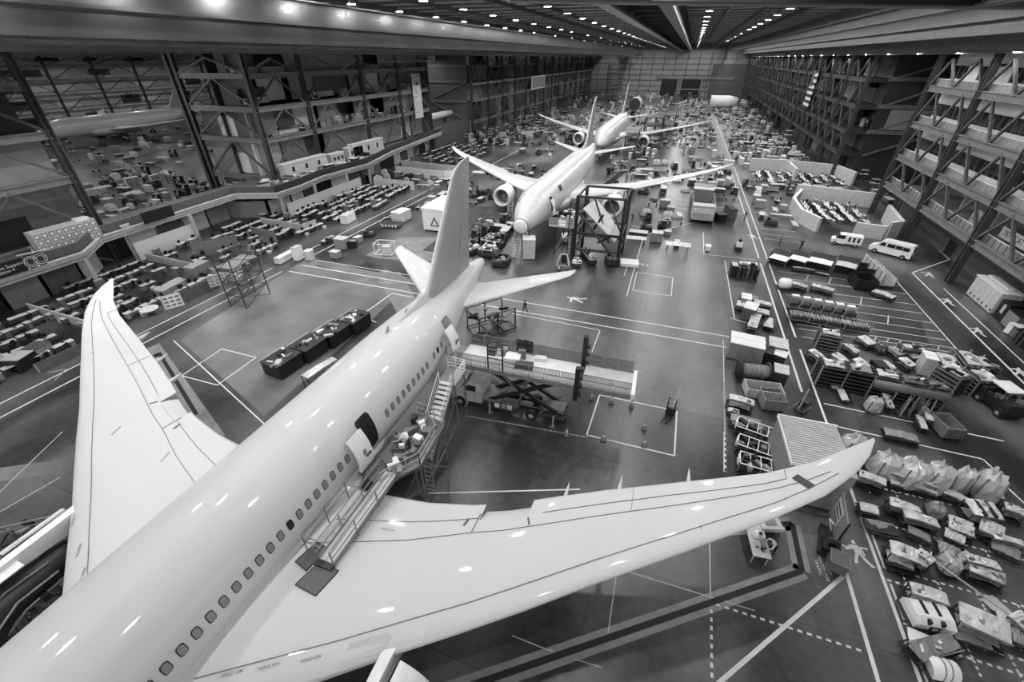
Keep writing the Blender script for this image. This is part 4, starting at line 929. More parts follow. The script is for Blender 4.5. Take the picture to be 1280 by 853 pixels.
# ------------------------------------------------------------------ storage bays, lower right
G = 'draped racks in a row right of the wing tip'
for a, b_, W, H, s, lb in (((1046,566),(1074,567),2.2,2.3,1,'translucent draped rack just left of the right wing tip'),((1083,592),(1112,594),2.4,2.6,2,'plastic-draped rack immediately right of the wing tip'),((1111,601),(1147,604),2.8,2.7,3,'widest plastic-draped rack, second to the right of the wing tip'),
        ((1146,606),(1176,612),2.6,2.8,4,'pale plastic-draped rack in the middle of the draped row'),((1179,606),(1203,622),2.2,2.8,5,'tall narrow plastic-draped rack, second from the right end of its row'),((1207,614),(1240,624),2.6,2.9,6,'plastic-draped rack at the right end of the row')):
    draped_rack(lb, a, b_, W, H, s, G)
L = [  # left end, right end of the top panel in the photograph, width, height, material, label
 ((1073,590),(1110,604),1.0,1.2,'white','white-topped cart behind the wing tip edge, leftmost of its row'),((1105,585),(1139,598),1.0,1.3,'white','long pale panel on a cart in front of the widest draped rack'),((1112,600),(1130,605),.9,.7,'white','short pale cart standing low before the long pale panel'),
 ((1138,594),(1174,606),1.1,1.3,'white','cart with a pale panel below the middle draped rack'),((1141,604),(1174,617),1.0,.8,'pale','low cart with ragged pale parts under the middle draped rack'),((1180,612),(1211,626),.9,.9,'white','white slanted panel cart left of the strapped box'),
 ((1225,609),(1257,620),1.0,1.2,'pale','grey-white flat panel behind the strapped box'),((1256,631),(1284,642),1.3,1.2,'white','pale panel cart cut off by the right edge beside the strapped box'),
 ((1074,632),(1100,639),1.0,.8,'white','upper pale tray cart at the left end of the third row'),((1111,625),(1153,640),1.2,1.1,'white','long pale-topped double cart in the third row'),((1128,640),(1176,655),1.2,1.1,'white','longest pale panel cart in the third row'),
 ((1185,651),(1220,664),1.7,1.0,'white','folded white sheet on a cart right of the longest panel'),((1224,653),(1258,669),1.8,1.0,'plastic_film','loose translucent sheet on a cart near the right edge'),((1240,668),(1282,680),.9,1.0,'white','pale framed panel cart at the right edge, third row'),((1238,678),(1278,696),1.2,.5,'gray','low grey tray in front of the pale framed panel'),((1080,655),(1122,664),1.4,.35,'gray','wide shallow grey tray cart at the left end of the third row'),
 ((1134,660),(1165,675),1.2,.5,'gray','low grey tray right of the wide shallow one'),((1180,664),(1208,677),1.2,.6,'pale','low pale panel below the folded white sheet'),
 ((1112,682),(1150,696),1.5,1.5,'white','tall draped cart at the left end of the fourth row'),((1108,694),(1143,707),1.1,.8,'pale','low crumpled pale cart below the tall draped cart'),((1143,689),(1165,706),1.6,1.2,'white','pale curved cover joined to the tall draped cart'),
 ((1172,682),(1203,693),1.4,.8,'gray','grey curved sheet behind the plastic bundles'),((1206,695),(1252,708),1.0,1.4,'white','upper of two stacked pale panels, fourth row'),((1210,706),(1260,726),1.1,1.1,'white','lower of two stacked pale panels, fourth row'),
 ((1137,733),(1188,750),1.1,1.5,'white','tilted pale panel behind the strapped white box'),((1246,768),(1262,776),1.1,.9,'pale','small pale part on top of the long cart, fifth row'),((1197,763),(1268,795),1.9,1.5,'white','long cart with buckled white cover, fifth row'),
 ((1266,765),(1290,785),1.3,1.3,'white','pale panels cut off by the right edge, fifth row'),((1190,790),(1240,806),1.0,.5,'gray','low grey shelf of the long fifth-row cart'),((1142,815),(1198,800),1.4,1.0,'gray','grey bent sheet leaning over the bottom cart'),((1264,792),(1290,803),1.2,.8,'gray','grey bundle at the right edge below the long cart')]
for i, (a, b_, W, H, m, lb) in enumerate(L):
    panel_cart(lb, a, b_, W, H, m, i+3, H > .9, (.12 if i % 3 == 0 else -.08 if i % 3 == 1 else .2), taper=(.25 if i % 4 == 1 else 0))
panel_cart('rounded pale cover with two dark straps, right of the third draped row', (1210,632), (1252,640), 2.0, 1.5, 'white', 50, True, .1, True, name='strapped_cover')
draped_rack('plastic-wrapped bundle in the middle of the fourth row', (1168,709), (1190,714), 1.7, 1.6, 21); draped_rack('smaller plastic-wrapped bundle beside the stacked pale panels', (1190,706), (1207,709), 1.3, 1.4, 22)
draped_rack('grey cloth heap between two long carts in the third row', (1155,640), (1176,646), 1.6, 1.2, 23, None, 'gray')
def strapbox(label, a, b_, W, H):
    c, L, rz = span(a, b_, H*.5); t = T('covered_part', 'cart'); s = MB()
    s.loft([[(-L/2,-W/2,.35),(L/2,-W/2,.35),(L/2,W/2,.35),(-L/2,W/2,.35)],[(-L/2,-W/2,H*.7),(L/2,-W/2,H*.7),(L/2,W/2,H*.7),(-L/2,W/2,H*.7)],[(-L*.46,-W*.25,H),(L*.46,-W*.25,H),(L*.46,W*.35,H),(-L*.46,W*.35,H)]], 'white', False, cap1=True)
    t.p('white_cover', s); t.p('cart_frame', frame_mb(L*1.05, W*1.05, .25, .1))
    for x in (-.18, .15): t.p('strap', MB().box((L*x,W*.1,H+.02),(.14,W*.5,.06),'black').box((L*x,-W*.4,H*.86),(.14,.2,.25),'black'))
    t.p('label_plate', MB().box((0,-W/2-.01,H*.5),(.45,.03,.35),'dark').box((0,-W/2-.02,H*.5),(.25,.03,.18),'white')); casters(t, L, W); return t.put(label, (c.x,c.y,0), rz)
strapbox('white box-shaped covered part with dark straps and a square label plate', (1134,765), (1184,775), 1.35, 1.0)
def dome(label, a, b_, W, H):
    c, L, rz = span(a, b_, H*.5); t = T('fuselage_part', 'part'); s = MB()
    s.loft([[(x, W/2*cos(t_), .3+(H-.3)*sin(t_)*k) for t_ in [PI*i/8 for i in range(9)]] for x, k in ((-L/2,.75),(-L*.3,1),(L*.4,1),(L/2,.9))], 'white', True, closed=False)
    s.poly([(-L/2, W/2*cos(PI*i/8), .3+(H-.3)*sin(PI*i/8)*.75) for i in range(9)], 'pale'); s.poly([(L/2, W/2*cos(PI*i/8), .3+(H-.3)*sin(PI*i/8)*.9) for i in range(8,-1,-1)], 'pale')
    for x in (-.1,.15): s.path([(x*L, W/2*cos(PI*i/8)*1.01, .3+(H-.28)*sin(PI*i/8)) for i in range(9)], .03, 'gray')
    t.p('pale_shell', s); t.p('cart_frame', frame_mb(L*1.1,W*1.1,.22,.1)); casters(t, L, W); return t.put(label, (c.x,c.y,0), rz)
dome('pale ribbed box-like part on a dark cart at the bottom right corner', (1160,832), (1194,840), 1.0, .95)
t = T('floor_sheet','sheet'); t.p('sheet', sheet_mb(1.0,.9,.06,'pale',.01,0,2,.03,4,3)); c = at(1245,759); t.put('small pale sheet lying flat on the floor of the fifth row', (c.x,c.y,0), -1.0)
t = T('floor_sheet','sheet'); t.p('sheet', sheet_mb(1.2,.9,.3,'white',.02,.1,2,.04,4,3)); t.p('cart_frame', frame_mb(1.2,.9,.2)); c = at(1150,806); t.put('small white tray at the left end of the bottom row', (c.x,c.y,0), -.2)
t = T('tow_bar','pole'); t.p('bar', MB().bar((0,-2,.5),(0,2,.9),.06,.06,'pale').bar((0,2,.9),(.5,2.1,.9),.05,.05,'pale').bar((0,-1.9,.5),(0,-1.9,0),.05,.05,'steel').bar((0,1.9,.85),(0,1.9,0),.05,.05,'steel')); c = at(1208,745); t.put('thin pale pole lying between the fourth and fifth rows', (c.x,c.y,0), .95)
# ------------------------------------------------------------------ storage block further up
G = 'long slatted racks in one straight row'
for i, (a, b_) in enumerate((((1015,476),(1046,482)),((1047,482),(1079,489)),((1079,489),(1110,496)),((1110,497),(1141,504)),((1142,504),(1168,510)))):
    slat_rack(['first long slatted rack from the right aisle, white sheets on top','second slatted rack from the aisle, long pale panels on top','third slatted rack from the aisle, mixed white pieces on top','fourth slatted rack from the aisle under a covered long load','fifth slatted rack, at the far end of its row'][i], a, b_, 1.5, 2.2, 6, 'steel_dark', ('pale','gray','pale','mid','mid')[i], G, True, i+3)
t = T('covered_tube','roll'); t.p('cover', MB().lathe((-2.6,0,2.42),(1,0,.0),[(0,.05),(.05,.35),(2.2,.38),(2.5,.32),(4.9,.36),(5.2,.05)],12,'mid')); c,L_,rz = span((1108,484),(1172,497),2.3); t.put('long grey covered load lying across two slatted racks', (c.x,c.y,0), rz)
for a, b_, W, H, n, m, lb in (((1017,431),(1044,437),1.8,2.1,5,'white','tall slatted stack with white pieces on top beside the aisle corner'),((1165,476),(1195,494),1.8,2.2,5,'white','dark slatted rack with white bundles left of the leaning stacks'),((1166,458),(1180,483),2.2,2.0,5,'white','left of the three angled slat stacks near the long pale rollers'),
        ((1190,455),(1207,478),1.6,2.0,5,'white','middle of the three angled slat stacks'),((1205,460),(1225,477),2.2,1.8,4,'pale','pale flat-topped angled stack beside the dashed road marks'),((1207,480),(1226,498),2.2,2.0,5,'pale','long angled slat stack leading to the dark tractor'),((1117,447),(1150,452),1.2,1.7,4,'white','long low rack of tubes behind the white box')):
    slat_rack(lb, a, b_, W*.8, H*.85, n, 'steel', 'pale', None, True, int(a[0]))
def stand_cart(t): pass
sc_ = T('part_stand','stand'); f = frame_mb(1.5,1.1,.3,.08,'steel')
for x in (-.7,.7):
    for y in (-.5,.5): f.bar((x,y,.3),(x*.7,y*.7,1.5),.06,.06,'steel_light')
f.bar((-.5,-.4,1.5),(.5,-.4,1.5),.06,.06,'steel_light'); f.bar((-.5,.4,1.5),(.5,.4,1.5),.06,.06,'steel_light'); f.box((0,0,.7),(1.3,.9,.3),'darkgray'); sc_.p('stand_frame', f); sc_.p('white_cap', MB().box((0,.1,1.6),(.9,.5,.1),'white').box((.4,.1,1.68),(.12,.4,.1),'black'))
for i in range(6): p = at(990+13.6*i, 385+2.8*i); sc_.put('small part stand with a white cap in the back row of six', (p.x,p.y,0), .05, None, 'part stands, back row of six')
rc_ = T('roller_bin','bin'); f = frame_mb(2.4,1.2,.3,.08,'steel'); f.box((0,0,.5),(2.3,1.1,.3),'darkgray')
for i in range(8): f.cyl((-1.05+.3*i,-.5,.85),(-1.05+.3*i,.5,.85),.09,.09,8,'steel_light' if i % 2 else 'gray')
f.bar((-1.2,-.6,.3),(-1.2,-.6,1.1),.06,.06,'steel_light'); f.bar((1.2,-.6,.3),(1.2,-.6,1.1),.06,.06,'steel_light'); f.bar((-1.2,-.6,1.1),(1.2,-.6,1.1),.05,.05,'steel_light'); rc_.p('bin_frame', f)
for i in range(4): p = at(999+22.5*i, 401+4.3*i); rc_.put('low roller bin in the front row of four near the striped floor', (p.x,p.y,0), .02, None, 'roller bins, front row of four')
for i, (px, py, W, m, lb) in enumerate(((1022,441,1.0,'white','white tilted tray left of the small cart group'),(1051,446,1.2,'white','white oval cover standing in the middle of the small cart group'),(1078,452,1.2,'white','white framed tray right of the white oval cover'),(1109,455,1.3,'white','white long tray beside the black tarp'),(1084,424,1.3,'pale','double-level pale tray behind the cart group'),(1066,434,.8,'white','small white-lidded box behind the oval cover'),(1135,451,1.1,'white','round white-topped stand beside the white box'),(1122,437,1.2,'gray','grey tube cart behind the white box'),(1141,441,1.2,'white','pair of white bundles at the right end of the cart group'),(1100,430,1.2,'dark','dark basket behind the cart group'))):
    panel_cart(lb, (px-9,py-5), (px+7,py+7), W, 1.1, m, i+80, True, .25)
crate('white-lidded square box at the right end of the small carts', (1143,464), (1157,467), 1.4, 1.9, 'pale', 'white', 0); crate('black tarp-covered block between two white trays', (1088,465), (1102,466), 1.2, 1.0, 'dark', None, 2)
for a, b_, lb in (((1142,453),(1158,456),'left of two pale floor rollers at the bay corner'),((1158,454),(1173,457),'right of two pale floor rollers at the bay corner')): pass
for px, py, W, H, m, lb in ((1052,494,1.0,.4,'white','low cart with two white rails in front of the first slatted rack'),(1109,501,.8,.9,'white','white-topped cart beside the wrapped bundle'),(1158,517,.8,1.0,'white','slim white panel leaning beside the upright rods'),(1151,528,.7,.6,'pale','pale strip cart below the upright rods'),(1040,478,1.0,.5,'gray','low grey trolley beside the first slatted rack')):
    panel_cart(lb, (px-3,py-10), (px+6,py+9), W, H, m, px, H > .8)
draped_rack('plastic-wrapped bundle in front of the second slatted rack', (1078,512), (1098,515), 1.6, 1.8, 31)
t = T('rod_rack','rack'); f = frame_mb(2.2,1.4,.2,.08); t.p('rack_frame', f)
for i in range(14): t.p('rod', MB().bar((-1+.15*i,-.5+.3*(i % 4),.2),(-.9+.15*i+.2*sin(i),-.3+.25*(i % 4),2.0+.5*sin(i*2.3)),.07,.07,'steel_light' if i % 3 == 0 else 'steel'))
c = at(1137,520); t.put('rack of upright metal rods between the slatted racks and the low long cart', (c.x,c.y,0), .1)
crate('open octagonal mesh bin right of the upright rods', (1166,538), (1189,540), 1.9, 1.1, 'steel', None, 8, openm='pale', name='mesh_bin', cat='bin')
panel_cart('long low grey cart standing alone below the slatted racks', (1104,538), (1150,549), 1.5, .8, 'gray', 91, False)
# tractor at the lower end of the angled stacks
t = T('tow_tractor','tractor'); t.p('tractor_body', MB().box((0,0,.75),(3.0,1.5,.7),'dark').box((.9,0,1.2),(.9,1.3,.4),'darkgray').box((-1.2,0,1.2),(.4,1.3,.5),'steel_dark')); t.p('canopy', MB().box((-.2,0,2.2),(1.7,1.4,.08),'white'))
for x in (-.95,.6):
    for y in (-.65,.65): t.p('canopy_post', MB().bar((x,y,1.1),(x,y,2.2),.06,.06,'dark'))
t.p('seat', MB().box((-.4,0,1.2),(.5,.9,.2),'black').box((-.65,0,1.5),(.12,.9,.5),'black')); t.p('steering_wheel', MB().cyl((.35,.3,1.6),(.38,.3,1.63),.2,.2,12,'black'))
for x in (-1,1):
    for y in (-.75,.75): t.p('wheel', wheel_mb(x,y,.38,.12))
for k in range(5): t.p('loaded_part', MB().box((-.6+.35*k,-.4+.2*k,1.0+.1*k),(.5,.4,.5),('darkgray','steel','gray')[k % 3],k))
c, L_, rz = span((1232,496),(1262,520),.3); t.put('dark canopy tractor with a white roof at the end of the angled stacks', (c.x,c.y,0), rz)
# ------------------------------------------------------------------ van, small truck, tipped trough and trailers
def van():
    t = T('passenger_van','van'); b = MB()
    pr = [(-2.6,.35),(-2.65,.95),(-1.95,1.2),(-1.35,1.95),(-1.0,2.08),(2.45,2.1),(2.6,1.9),(2.65,.35)]
    rings = []
    for y, k, dz in ((-.98,1,0),(-.9,.99,.02),(0,.985,.05),(.9,.99,.02),(.98,1,0)): rings.append([(x, y*(.9 if z > 1.3 else 1.), z+(dz if z > 1.9 else 0)) for x, z in pr])
    b.loft(rings, 'white', False, cap0=True, cap1=True); t.p('body', b)
    w = MB(); w.poly([(-1.9,-.82,1.27),(-1.9,.82,1.27),(-1.42,.78,1.86),(-1.42,-.78,1.86)], 'glass_dark'); 
    for v in range(len(w.v)): x,y,z = w.v[v]; w.v[v] = (x-.02,y,z+.02)
    t.p('windscreen', w); w = MB()
    for s in (-1,1):
        for x0, x1 in ((-1.55,-.75),(-.55,.45),(.5,1.35),(1.4,2.2)): w.poly([(x0+(.28 if x0 < -1 else 0),s*.9,1.82),(x1,s*.9,1.82),(x1,s*.955,1.3),(x0,s*.955,1.3)], 'glass_dark')
        w.box((2.64,s*.42,1.6),(.03,.6,.45),'glass_dark')
    t.p('side_window', w); l = MB()
    for s in (-1,1): l.box((-2.64,s*.7,.85),(.05,.3,.18),'glass'); l.box((2.64,s*.85,1.0),(.04,.12,.5),'mid')
    l.box((2.66,0,.5),(.1,1.9,.15),'steel'); l.box((-2.68,0,.5),(.1,1.9,.2),'steel'); t.p('lamps_and_bumper', l)
    for x in (-1.75,1.75):
        for y in (-.86,.86): t.p('wheel', wheel_mb(x,y,.36,.13))
    return t
van().put('white passenger van standing near the right wall columns', (33.4,77.2,0), math.atan2(-2.85,4.3))
t = T('utility_truck','truck'); t.p('cab', MB().prism([(-1.7,-.75,.35),(-1.75,-.75,.9),(-1.2,-.75,1.1),(-.8,-.75,1.75),(.1,-.75,1.8),(.1,-.75,.35)],(0,1.5,0),'white')); t.p('cab_window', MB().prism([(-1.25,-.77,1.12),(-.85,-.77,1.68),(-.1,-.77,1.7),(-.1,-.77,1.12)],(0,1.54,0),'glass_dark'))
bx_ = MB().bx(.1,2.2,-.85,.85,.5,1.75,'white'); t.p('cargo_box', bx_)
for x in (.5,1.1,1.7):
    for y in (-.86,.86): t.p('box_window', MB().box((x,y,1.2),(.3,.03,.7),'dark'))
for x in (-1.2,1.5):
    for y in (-.7,.7): t.p('wheel', wheel_mb(x,y,.3,.1))
t.put('small white utility truck parked left of the passenger van', (*at(1053,306).xy,0), -.2)
def trough(label, a, b_, W, H):
    c, L, rz = span(a, b_, 1.0); t = T('tipped_trough','container'); s = MB(); s.bx(-L/2,L/2,-W/2,-W/2+.1,.3,H,'pale'); s.bx(-L/2,L/2,-W/2,W/2,.3,.4,'gray'); s.bx(-L/2,L/2,W/2-.1,W/2,.3,H*.7,'pale')
    for i in range(7): s.box((-L/2+L*i/6,-W/2-.06,H*.6),(.1,.12,H*.7),'gray')
    t.p('trough_body', s); t.p('trough_frame', frame_mb(L,W,.2,.12)); casters(t,L,W); return t.put(label,(c.x,c.y,0),rz)
trough('long ribbed pale trough standing aslant below the van', (1085,326), (1112,352), 1.4, 2.0)
panel_cart('flat pale trailer below the ribbed trough', (1091,362), (1120,372), 1.9, .8, 'white', 71, False)
crate('dark mesh basket left of the ribbed trough', (1063,357), (1088,360), 2.8, 1.5, 'dark', None, 10, openm='darkgray', name='mesh_basket', cat='basket'); crate('second dark basket behind, against the ribbed trough', (1070,343), (1088,346), 2.2, 1.4, 'dark', None, 8, openm='steel_dark', name='mesh_basket', cat='basket')
for a, b_, lb, m in (((961,327),(983,333),'slatted white-topped bin nearest the aisle in the long bin row','white'),((985,328),(1007,334),'second white-topped bin in the long bin row','white'),((1008,331),(1038,338),'longest white-topped bin in the bin row','white'),((1042,336),(1068,342),'dark flat-topped bin at the far end of the bin row','pale')):
    slat_rack(lb, a, b_, 2.0, 1.8, 5, 'steel_dark', m, 'bins in a row above the round tank', False, 5, 'slatted_bin'); c,L_,rz = span(a,b_,1.0)
    t = T('bin_cover','cover'); t.p('cover', sheet_mb(L_*.95,1.9,1.93,m,.02,0,int(a[0]),.08)); t.put('pale cover on '+lb.replace('the ','',1) if False else 'flat cover lying on the '+lb, (c.x,c.y,0), rz)
panel_cart('bent white panel in front of the bin row', (990,333), (1020,337), .7, .9, 'white', 61, False); panel_cart('thin white panel on the floor in front of the longest bin', (1018,340), (1038,344), .7, .4, 'white', 62, False)
t = T('round_tank','tank'); t.p('tank', MB().lathe((0,0,.75),(1,0,0),[(-.75,.1),(-.7,.45),(-.4,.68),(.4,.68),(.7,.5),(.75,.1)],14,'white')); t.p('tank_cradle', frame_mb(1.6,1.1,.2,.12)); casters(t,1.5,1.1); c = at(979,361); t.put('rounded white tank at the left end of two long pale carts', (c.x,c.y,0), .1)
for a, b_, lb in (((986,352),(1011,358),'long pale lattice cart right beside the round tank'),((1014,355),(1044,363),'long pale lattice cart, second from the round tank')): panel_cart(lb, a, b_, 1.5, 1.1, 'white', int(a[0]), True, .0)
# ------------------------------------------------------------------ left side of the right aisle
crate('large crate with a white lid beside the right aisle, above the spool', (908,441), (948,450), 2.2, 1.9, 'gray', 'white', 8); crate('short pale box crate right of the large white-lidded crate', (956,442), (978,447), 1.8, 1.5, 'mid', 'pale', 3); crate('dark square crate between the large crate and the pale box', (952,452), (962,455), 1.2, 1.4, 'dark', None, 2); crate('dark box with a white rim at the aisle line', (963,452), (978,457), 1.2, 1.2, 'darkgray', 'white', 2); crate('small white-edged box row in front of the large crate', (934,449), (950,453), .9, .8, 'white', None, 2)
t = T('cable_spool','spool'); t.p('barrel', MB().lathe((-1.1,0,.95),(1,0,0),[(0,.6),(2.4,.6)],16,'steel'))
for x in (-1.1,1.3): t.p('flange', MB().lathe((x-.06,0,.95),(1,0,0),[(0,.05),(0,.95),(.12,.95),(.12,.05)],20,'dark'))
for k in range(10): t.p('winding', MB().lathe((-1+.22*k,0,.95),(1,0,0),[(0,.62),(.06,.68),(.12,.62)],14,'steel' if k % 2 else 'gray'))
t.p('spool_cradle', frame_mb(2.6,1.4,.12,.14)); c,L_,rz = span((918,472),(955,476),0); t.put('dark spool with a ribbed drum lying beside the right aisle', (c.x,c.y,0), rz)
crate('dark crate with a white label right of the spool', (962,476), (978,480), 1.4, 1.5, 'darkgray', 'pale', 3); crate('empty open pale trough below the spool', (929,491), (974,497), 1.5, 1.0, 'pale', None, 4, openm='gray', name='open_trough', cat='container')
panel_cart('white slotted table top on a cart left of the open trough', (910,494), (945,504), 1.2, 1.5, 'white', 44); crate('open brown-grey container right of the white slotted table', (948,505), (975,508), 1.8, 1.2, 'gray', None, 3, openm='mid', name='open_container', cat='container')
panel_cart('grey-topped workbench cart below the white slotted table', (912,520), (953,530), 1.4, 1.1, 'gray', 45); panel_cart('low white tray left of the grey workbench cart', (909,511), (925,515), .8, .8, 'white', 46)
for i, (a, b_, lb) in enumerate((((921,530),(972,548),'upper of the dark tool dollies with white rails left of the ribbed container'),((922,552),(972,570),'middle dark tool dolly with white rails'),((924,575),(976,590),'lower dark tool dolly with white rails, partly under the wing'))):
    c, L_, rz = span(a, b_, .8); t = T('tool_dolly','dolly'); t.p('dolly_body', frame_mb(L_,1.3,.3,.12,'dark').box((0,0,.45),(L_*.95,1.2,.25),'dark'))
    r = MB()
    for y in (-.6,.6): r.bar((-L_/2,y,1.1),(L_/2,y,1.1),.06,.06,'white')
    for k in range(5): r.bar((-L_/2+L_*k/4,-.6,1.1),(-L_/2+L_*k/4,.6,1.1),.05,.05,'white'); r.bar((-L_/2+L_*k/4,-.6,.3),(-L_/2+L_*k/4,-.6,1.1),.05,.05,'steel')
    t.p('white_rail', r); t.p('end_plate', MB().box((-L_/2-.05,0,.9),(.1,.6,.6),'white')); m_ = MB(); rr = random.Random(i)
    for k in range(14): m_.box((rr.uniform(-.45,.45)*L_,rr.uniform(-.5,.5),.7+rr.random()*.3),(rr.uniform(.2,.7),rr.uniform(.1,.4),rr.uniform(.1,.4)),('dark','steel','gray','black')[rr.randrange(4)],rr.random()*3)
    t.p('tools', m_); casters(t,L_,1.2); t.put(lb,(c.x,c.y,0),rz)
# ribbed container
t = T('ribbed_container','container'); s = MB(); L_, W, H = 4.6, 3.6, 3.4
s.bx(-W/2,W/2,-L_/2,L_/2,.15,H,'gray'); t.p('container_body', s); r = MB(); r.bx(-W/2-.03,W/2+.03,-L_/2-.03,L_/2+.03,H,H+.06,'pale')
for k in range(20): r.bx(-W/2,W/2,-L_/2+.23*k+.06,-L_/2+.23*k+.16,H+.06,H+.12,'pale')
t.p('ribbed_roof', r); t.p('roof_rim', MB().bx(-W/2-.08,W/2+.08,L_/2,L_/2+.1,H-.1,H+.2,'white').bx(-W/2-.08,-W/2,-L_/2,L_/2,H-.05,H+.15,'white'))
sk = MB()
for x in (-1.5,0,1.5): sk.bx(x-.15,x+.15,-L_/2,L_/2,0,.15,'dark')
t.p('skid', sk); c = (at(983,522,3.4)+at(1030,531,3.4))/2; t.put('large grey container with a ribbed pale roof behind the right wing', (c.x+.15,c.y-2.4,0), .03)
t = T('pole_cart','cart'); t.p('cart_frame', frame_mb(1.2,.9,.3,.06,'steel').bar((-.5,0,.3),(-.3,0,2.4),.06,.06,'pale').bar((-.2,0,.3),(0,0,2.2),.06,.06,'steel').box((.3,0,.6),(.6,.6,.5),'darkgray')); casters(t,1.1,.8); c = at(1002,518); t.put('small cart with upright poles behind the ribbed container', (c.x,c.y+.6,0), .9)
# stacks nearer the cross aisle
t = T('mesh_stack','rack'); s = frame_mb(2.6,2.2,.15,.1)
for k in range(5): s.bar((-1.2+.6*k,-1,.2),(-1.0+.55*k,-.8,1.9),.1,.1,'steel_dark'); s.bar((-1.2+.6*k,1,.2),(-1.0+.55*k,.8,1.7),.1,.1,'steel'); s.box((-1.1+.55*k,0,1.0),(.3,1.9,1.5),('darkgray','dark','mid')[k % 3])
t.p('rack_frame', s); t.p('white_load', MB().box((0,.6,1.9),(2.2,.6,.2),'white',.1).box((-.6,.3,2.0),(.6,.5,.3),'pale')); t.p('black_tool', MB().box((.4,-.2,2.1),(.5,.5,.4),'black')); c = at(931,348); t.put('dark upright racks on a pallet at the aisle line above the cross aisle', (c.x,c.y,0), .02)
t = T('mesh_stack','rack'); t.p('rack_frame', frame_mb(1.3,1.6,.15,.1).box((0,0,.9),(1.1,1.4,1.5),'dark').box((0,0,1.7),(1.0,1.3,.1),'pale')); c = at(916,345); t.put('single dark bin left of the upright racks', (c.x,c.y,0), .05)
for i, (px, py, W, H, m, lb) in enumerate(((933,380,2.4,1.0,'pale','cluttered pallet of light parts above the white drawers'),(938,371,2.2,.9,'gray','wire basket pallet behind the cluttered light parts'),(955,378,1.6,1.0,'white','white-topped cart at the aisle line above the cross aisle'),(952,388,2.0,.9,'pale','pale bench right of the white drawers'))): panel_cart(lb, (px-13,py-2), (px+11,py+3), W, H, m, i+130, True)
crate('upper white drawer cabinet beside the cross aisle corner', (924,381), (935,383), 1.5, 1.2, 'gray', 'white', 2, name='drawer_cabinet', cat='cabinet'); crate('lower white drawer cabinet at the cross aisle corner', (927,396), (941,400), 1.8, 1.6, 'mid', 'white', 3, name='drawer_cabinet', cat='cabinet')
panel_cart('slanted pale cart blocking the cross aisle end', (940,409), (947,391), 1.6, 1.2, 'pale', 140); panel_cart('triangular white cart at the aisle edge', (960,409), (964,397), 1.6, .6, 'white', 141, False, taper=.6)
# worktable by the wing tip, board, tugger
t = T('work_table','table'); t.p('tabletop', MB().box((0,0,.82),(1.0,2.6,.06),'pale')); 
for x in (-.4,.4):
    for y in (-1.2,1.2): t.p('leg', MB().bar((x,y,0),(x,y,.8),.06,.06,'steel_light'))
t.p('paper', MB().box((.1,.3,.86),(.25,.35,.01),'white',.3).box((-.15,-.7,.86),(.12,.12,.02),'dark')); c = at(946,672,.8); t.put('narrow pale worktable beside two people near the wing tip', (c.x,c.y,0), .12)
t = T('side_cart','cart'); t.p('cart_top', MB().box((0,0,.85),(1.3,1.0,.3),'pale').box((0,0,1.02),(.7,.5,.08),'gray')); t.p('cart_frame', frame_mb(1.2,.9,.3)); casters(t,1.1,.9); c = at(961,655,.8); t.put('square pale cart at the head of the narrow worktable', (c.x,c.y,0), .3)
t = T('notice_board','sign board'); bo = MB().box((0,0,1.5),(.08,2.6,1.9),'gray').box((-.05,.3,1.6),(.02,1.4,1.2),'pale'); 
for k in range(3): bo.box((-.07,.3,1.2+.35*k),(.01,1.1,.12),'darkgray')
t.p('board', bo); t.p('board_frame', MB().bar((0,-1.35,.4),(0,-1.35,2.6),.08,.08,'black').bar((0,1.35,.4),(0,1.35,2.6),.06,.06,'steel').bar((0,-1.35,.5),(0,1.35,.5),.06,.06,'steel'))
for y in (-1.2,1.2): t.p('foot', MB().bar((-.5,y,.05),(.5,y,.05),.08,.08,'steel').bar((0,y,0),(0,y,.5),.06,.06,'steel'))
c = at(1043,655,.8); t.put('tall grey board standing on feet under the wing tip at the aisle line', (c.x,c.y,0), -.12)
t = T('stock_chaser','cart'); t.p('chassis', MB().box((0,0,.35),(1.1,2.2,.2),'dark').box((0,-.5,.6),(.9,.9,.35),'black')); t.p('seat', MB().box((0,-.3,.85),(.5,.4,.12),'darkgray').box((0,-.55,1.1),(.5,.1,.4),'darkgray')); t.p('load_box', MB().box((.35,-1.5,.65),(.9,.9,.8),'mid').box((.35,-1.5,1.07),(.95,.95,.06),'gray').box((.35,-1.5,1.1),(.85,.85,.03),'mid')); t.p('bent_bar', MB().path([(0,.8,.5),(-.35,.9,1.3),(-.2,.4,1.5)],.04,'white')); t.p('arm', MB().path([(.5,-.8,1.2),(1.2,-.4,1.4),(1.5,-.3,1.4)],.05,'pale'))
for x in (-.45,.45):
    for y in (-.8,.8): t.p('wheel', wheel_mb(x,y,.28,.08,(1,0,0)))
c = at(1034,682); t.put('small dark tugger cart with a square box, parked under the standing board', (c.x,c.y,0), -.25)
for px, py, lb in ((1008,630,'grey tube standing in shadow under the wing tip'),): pass
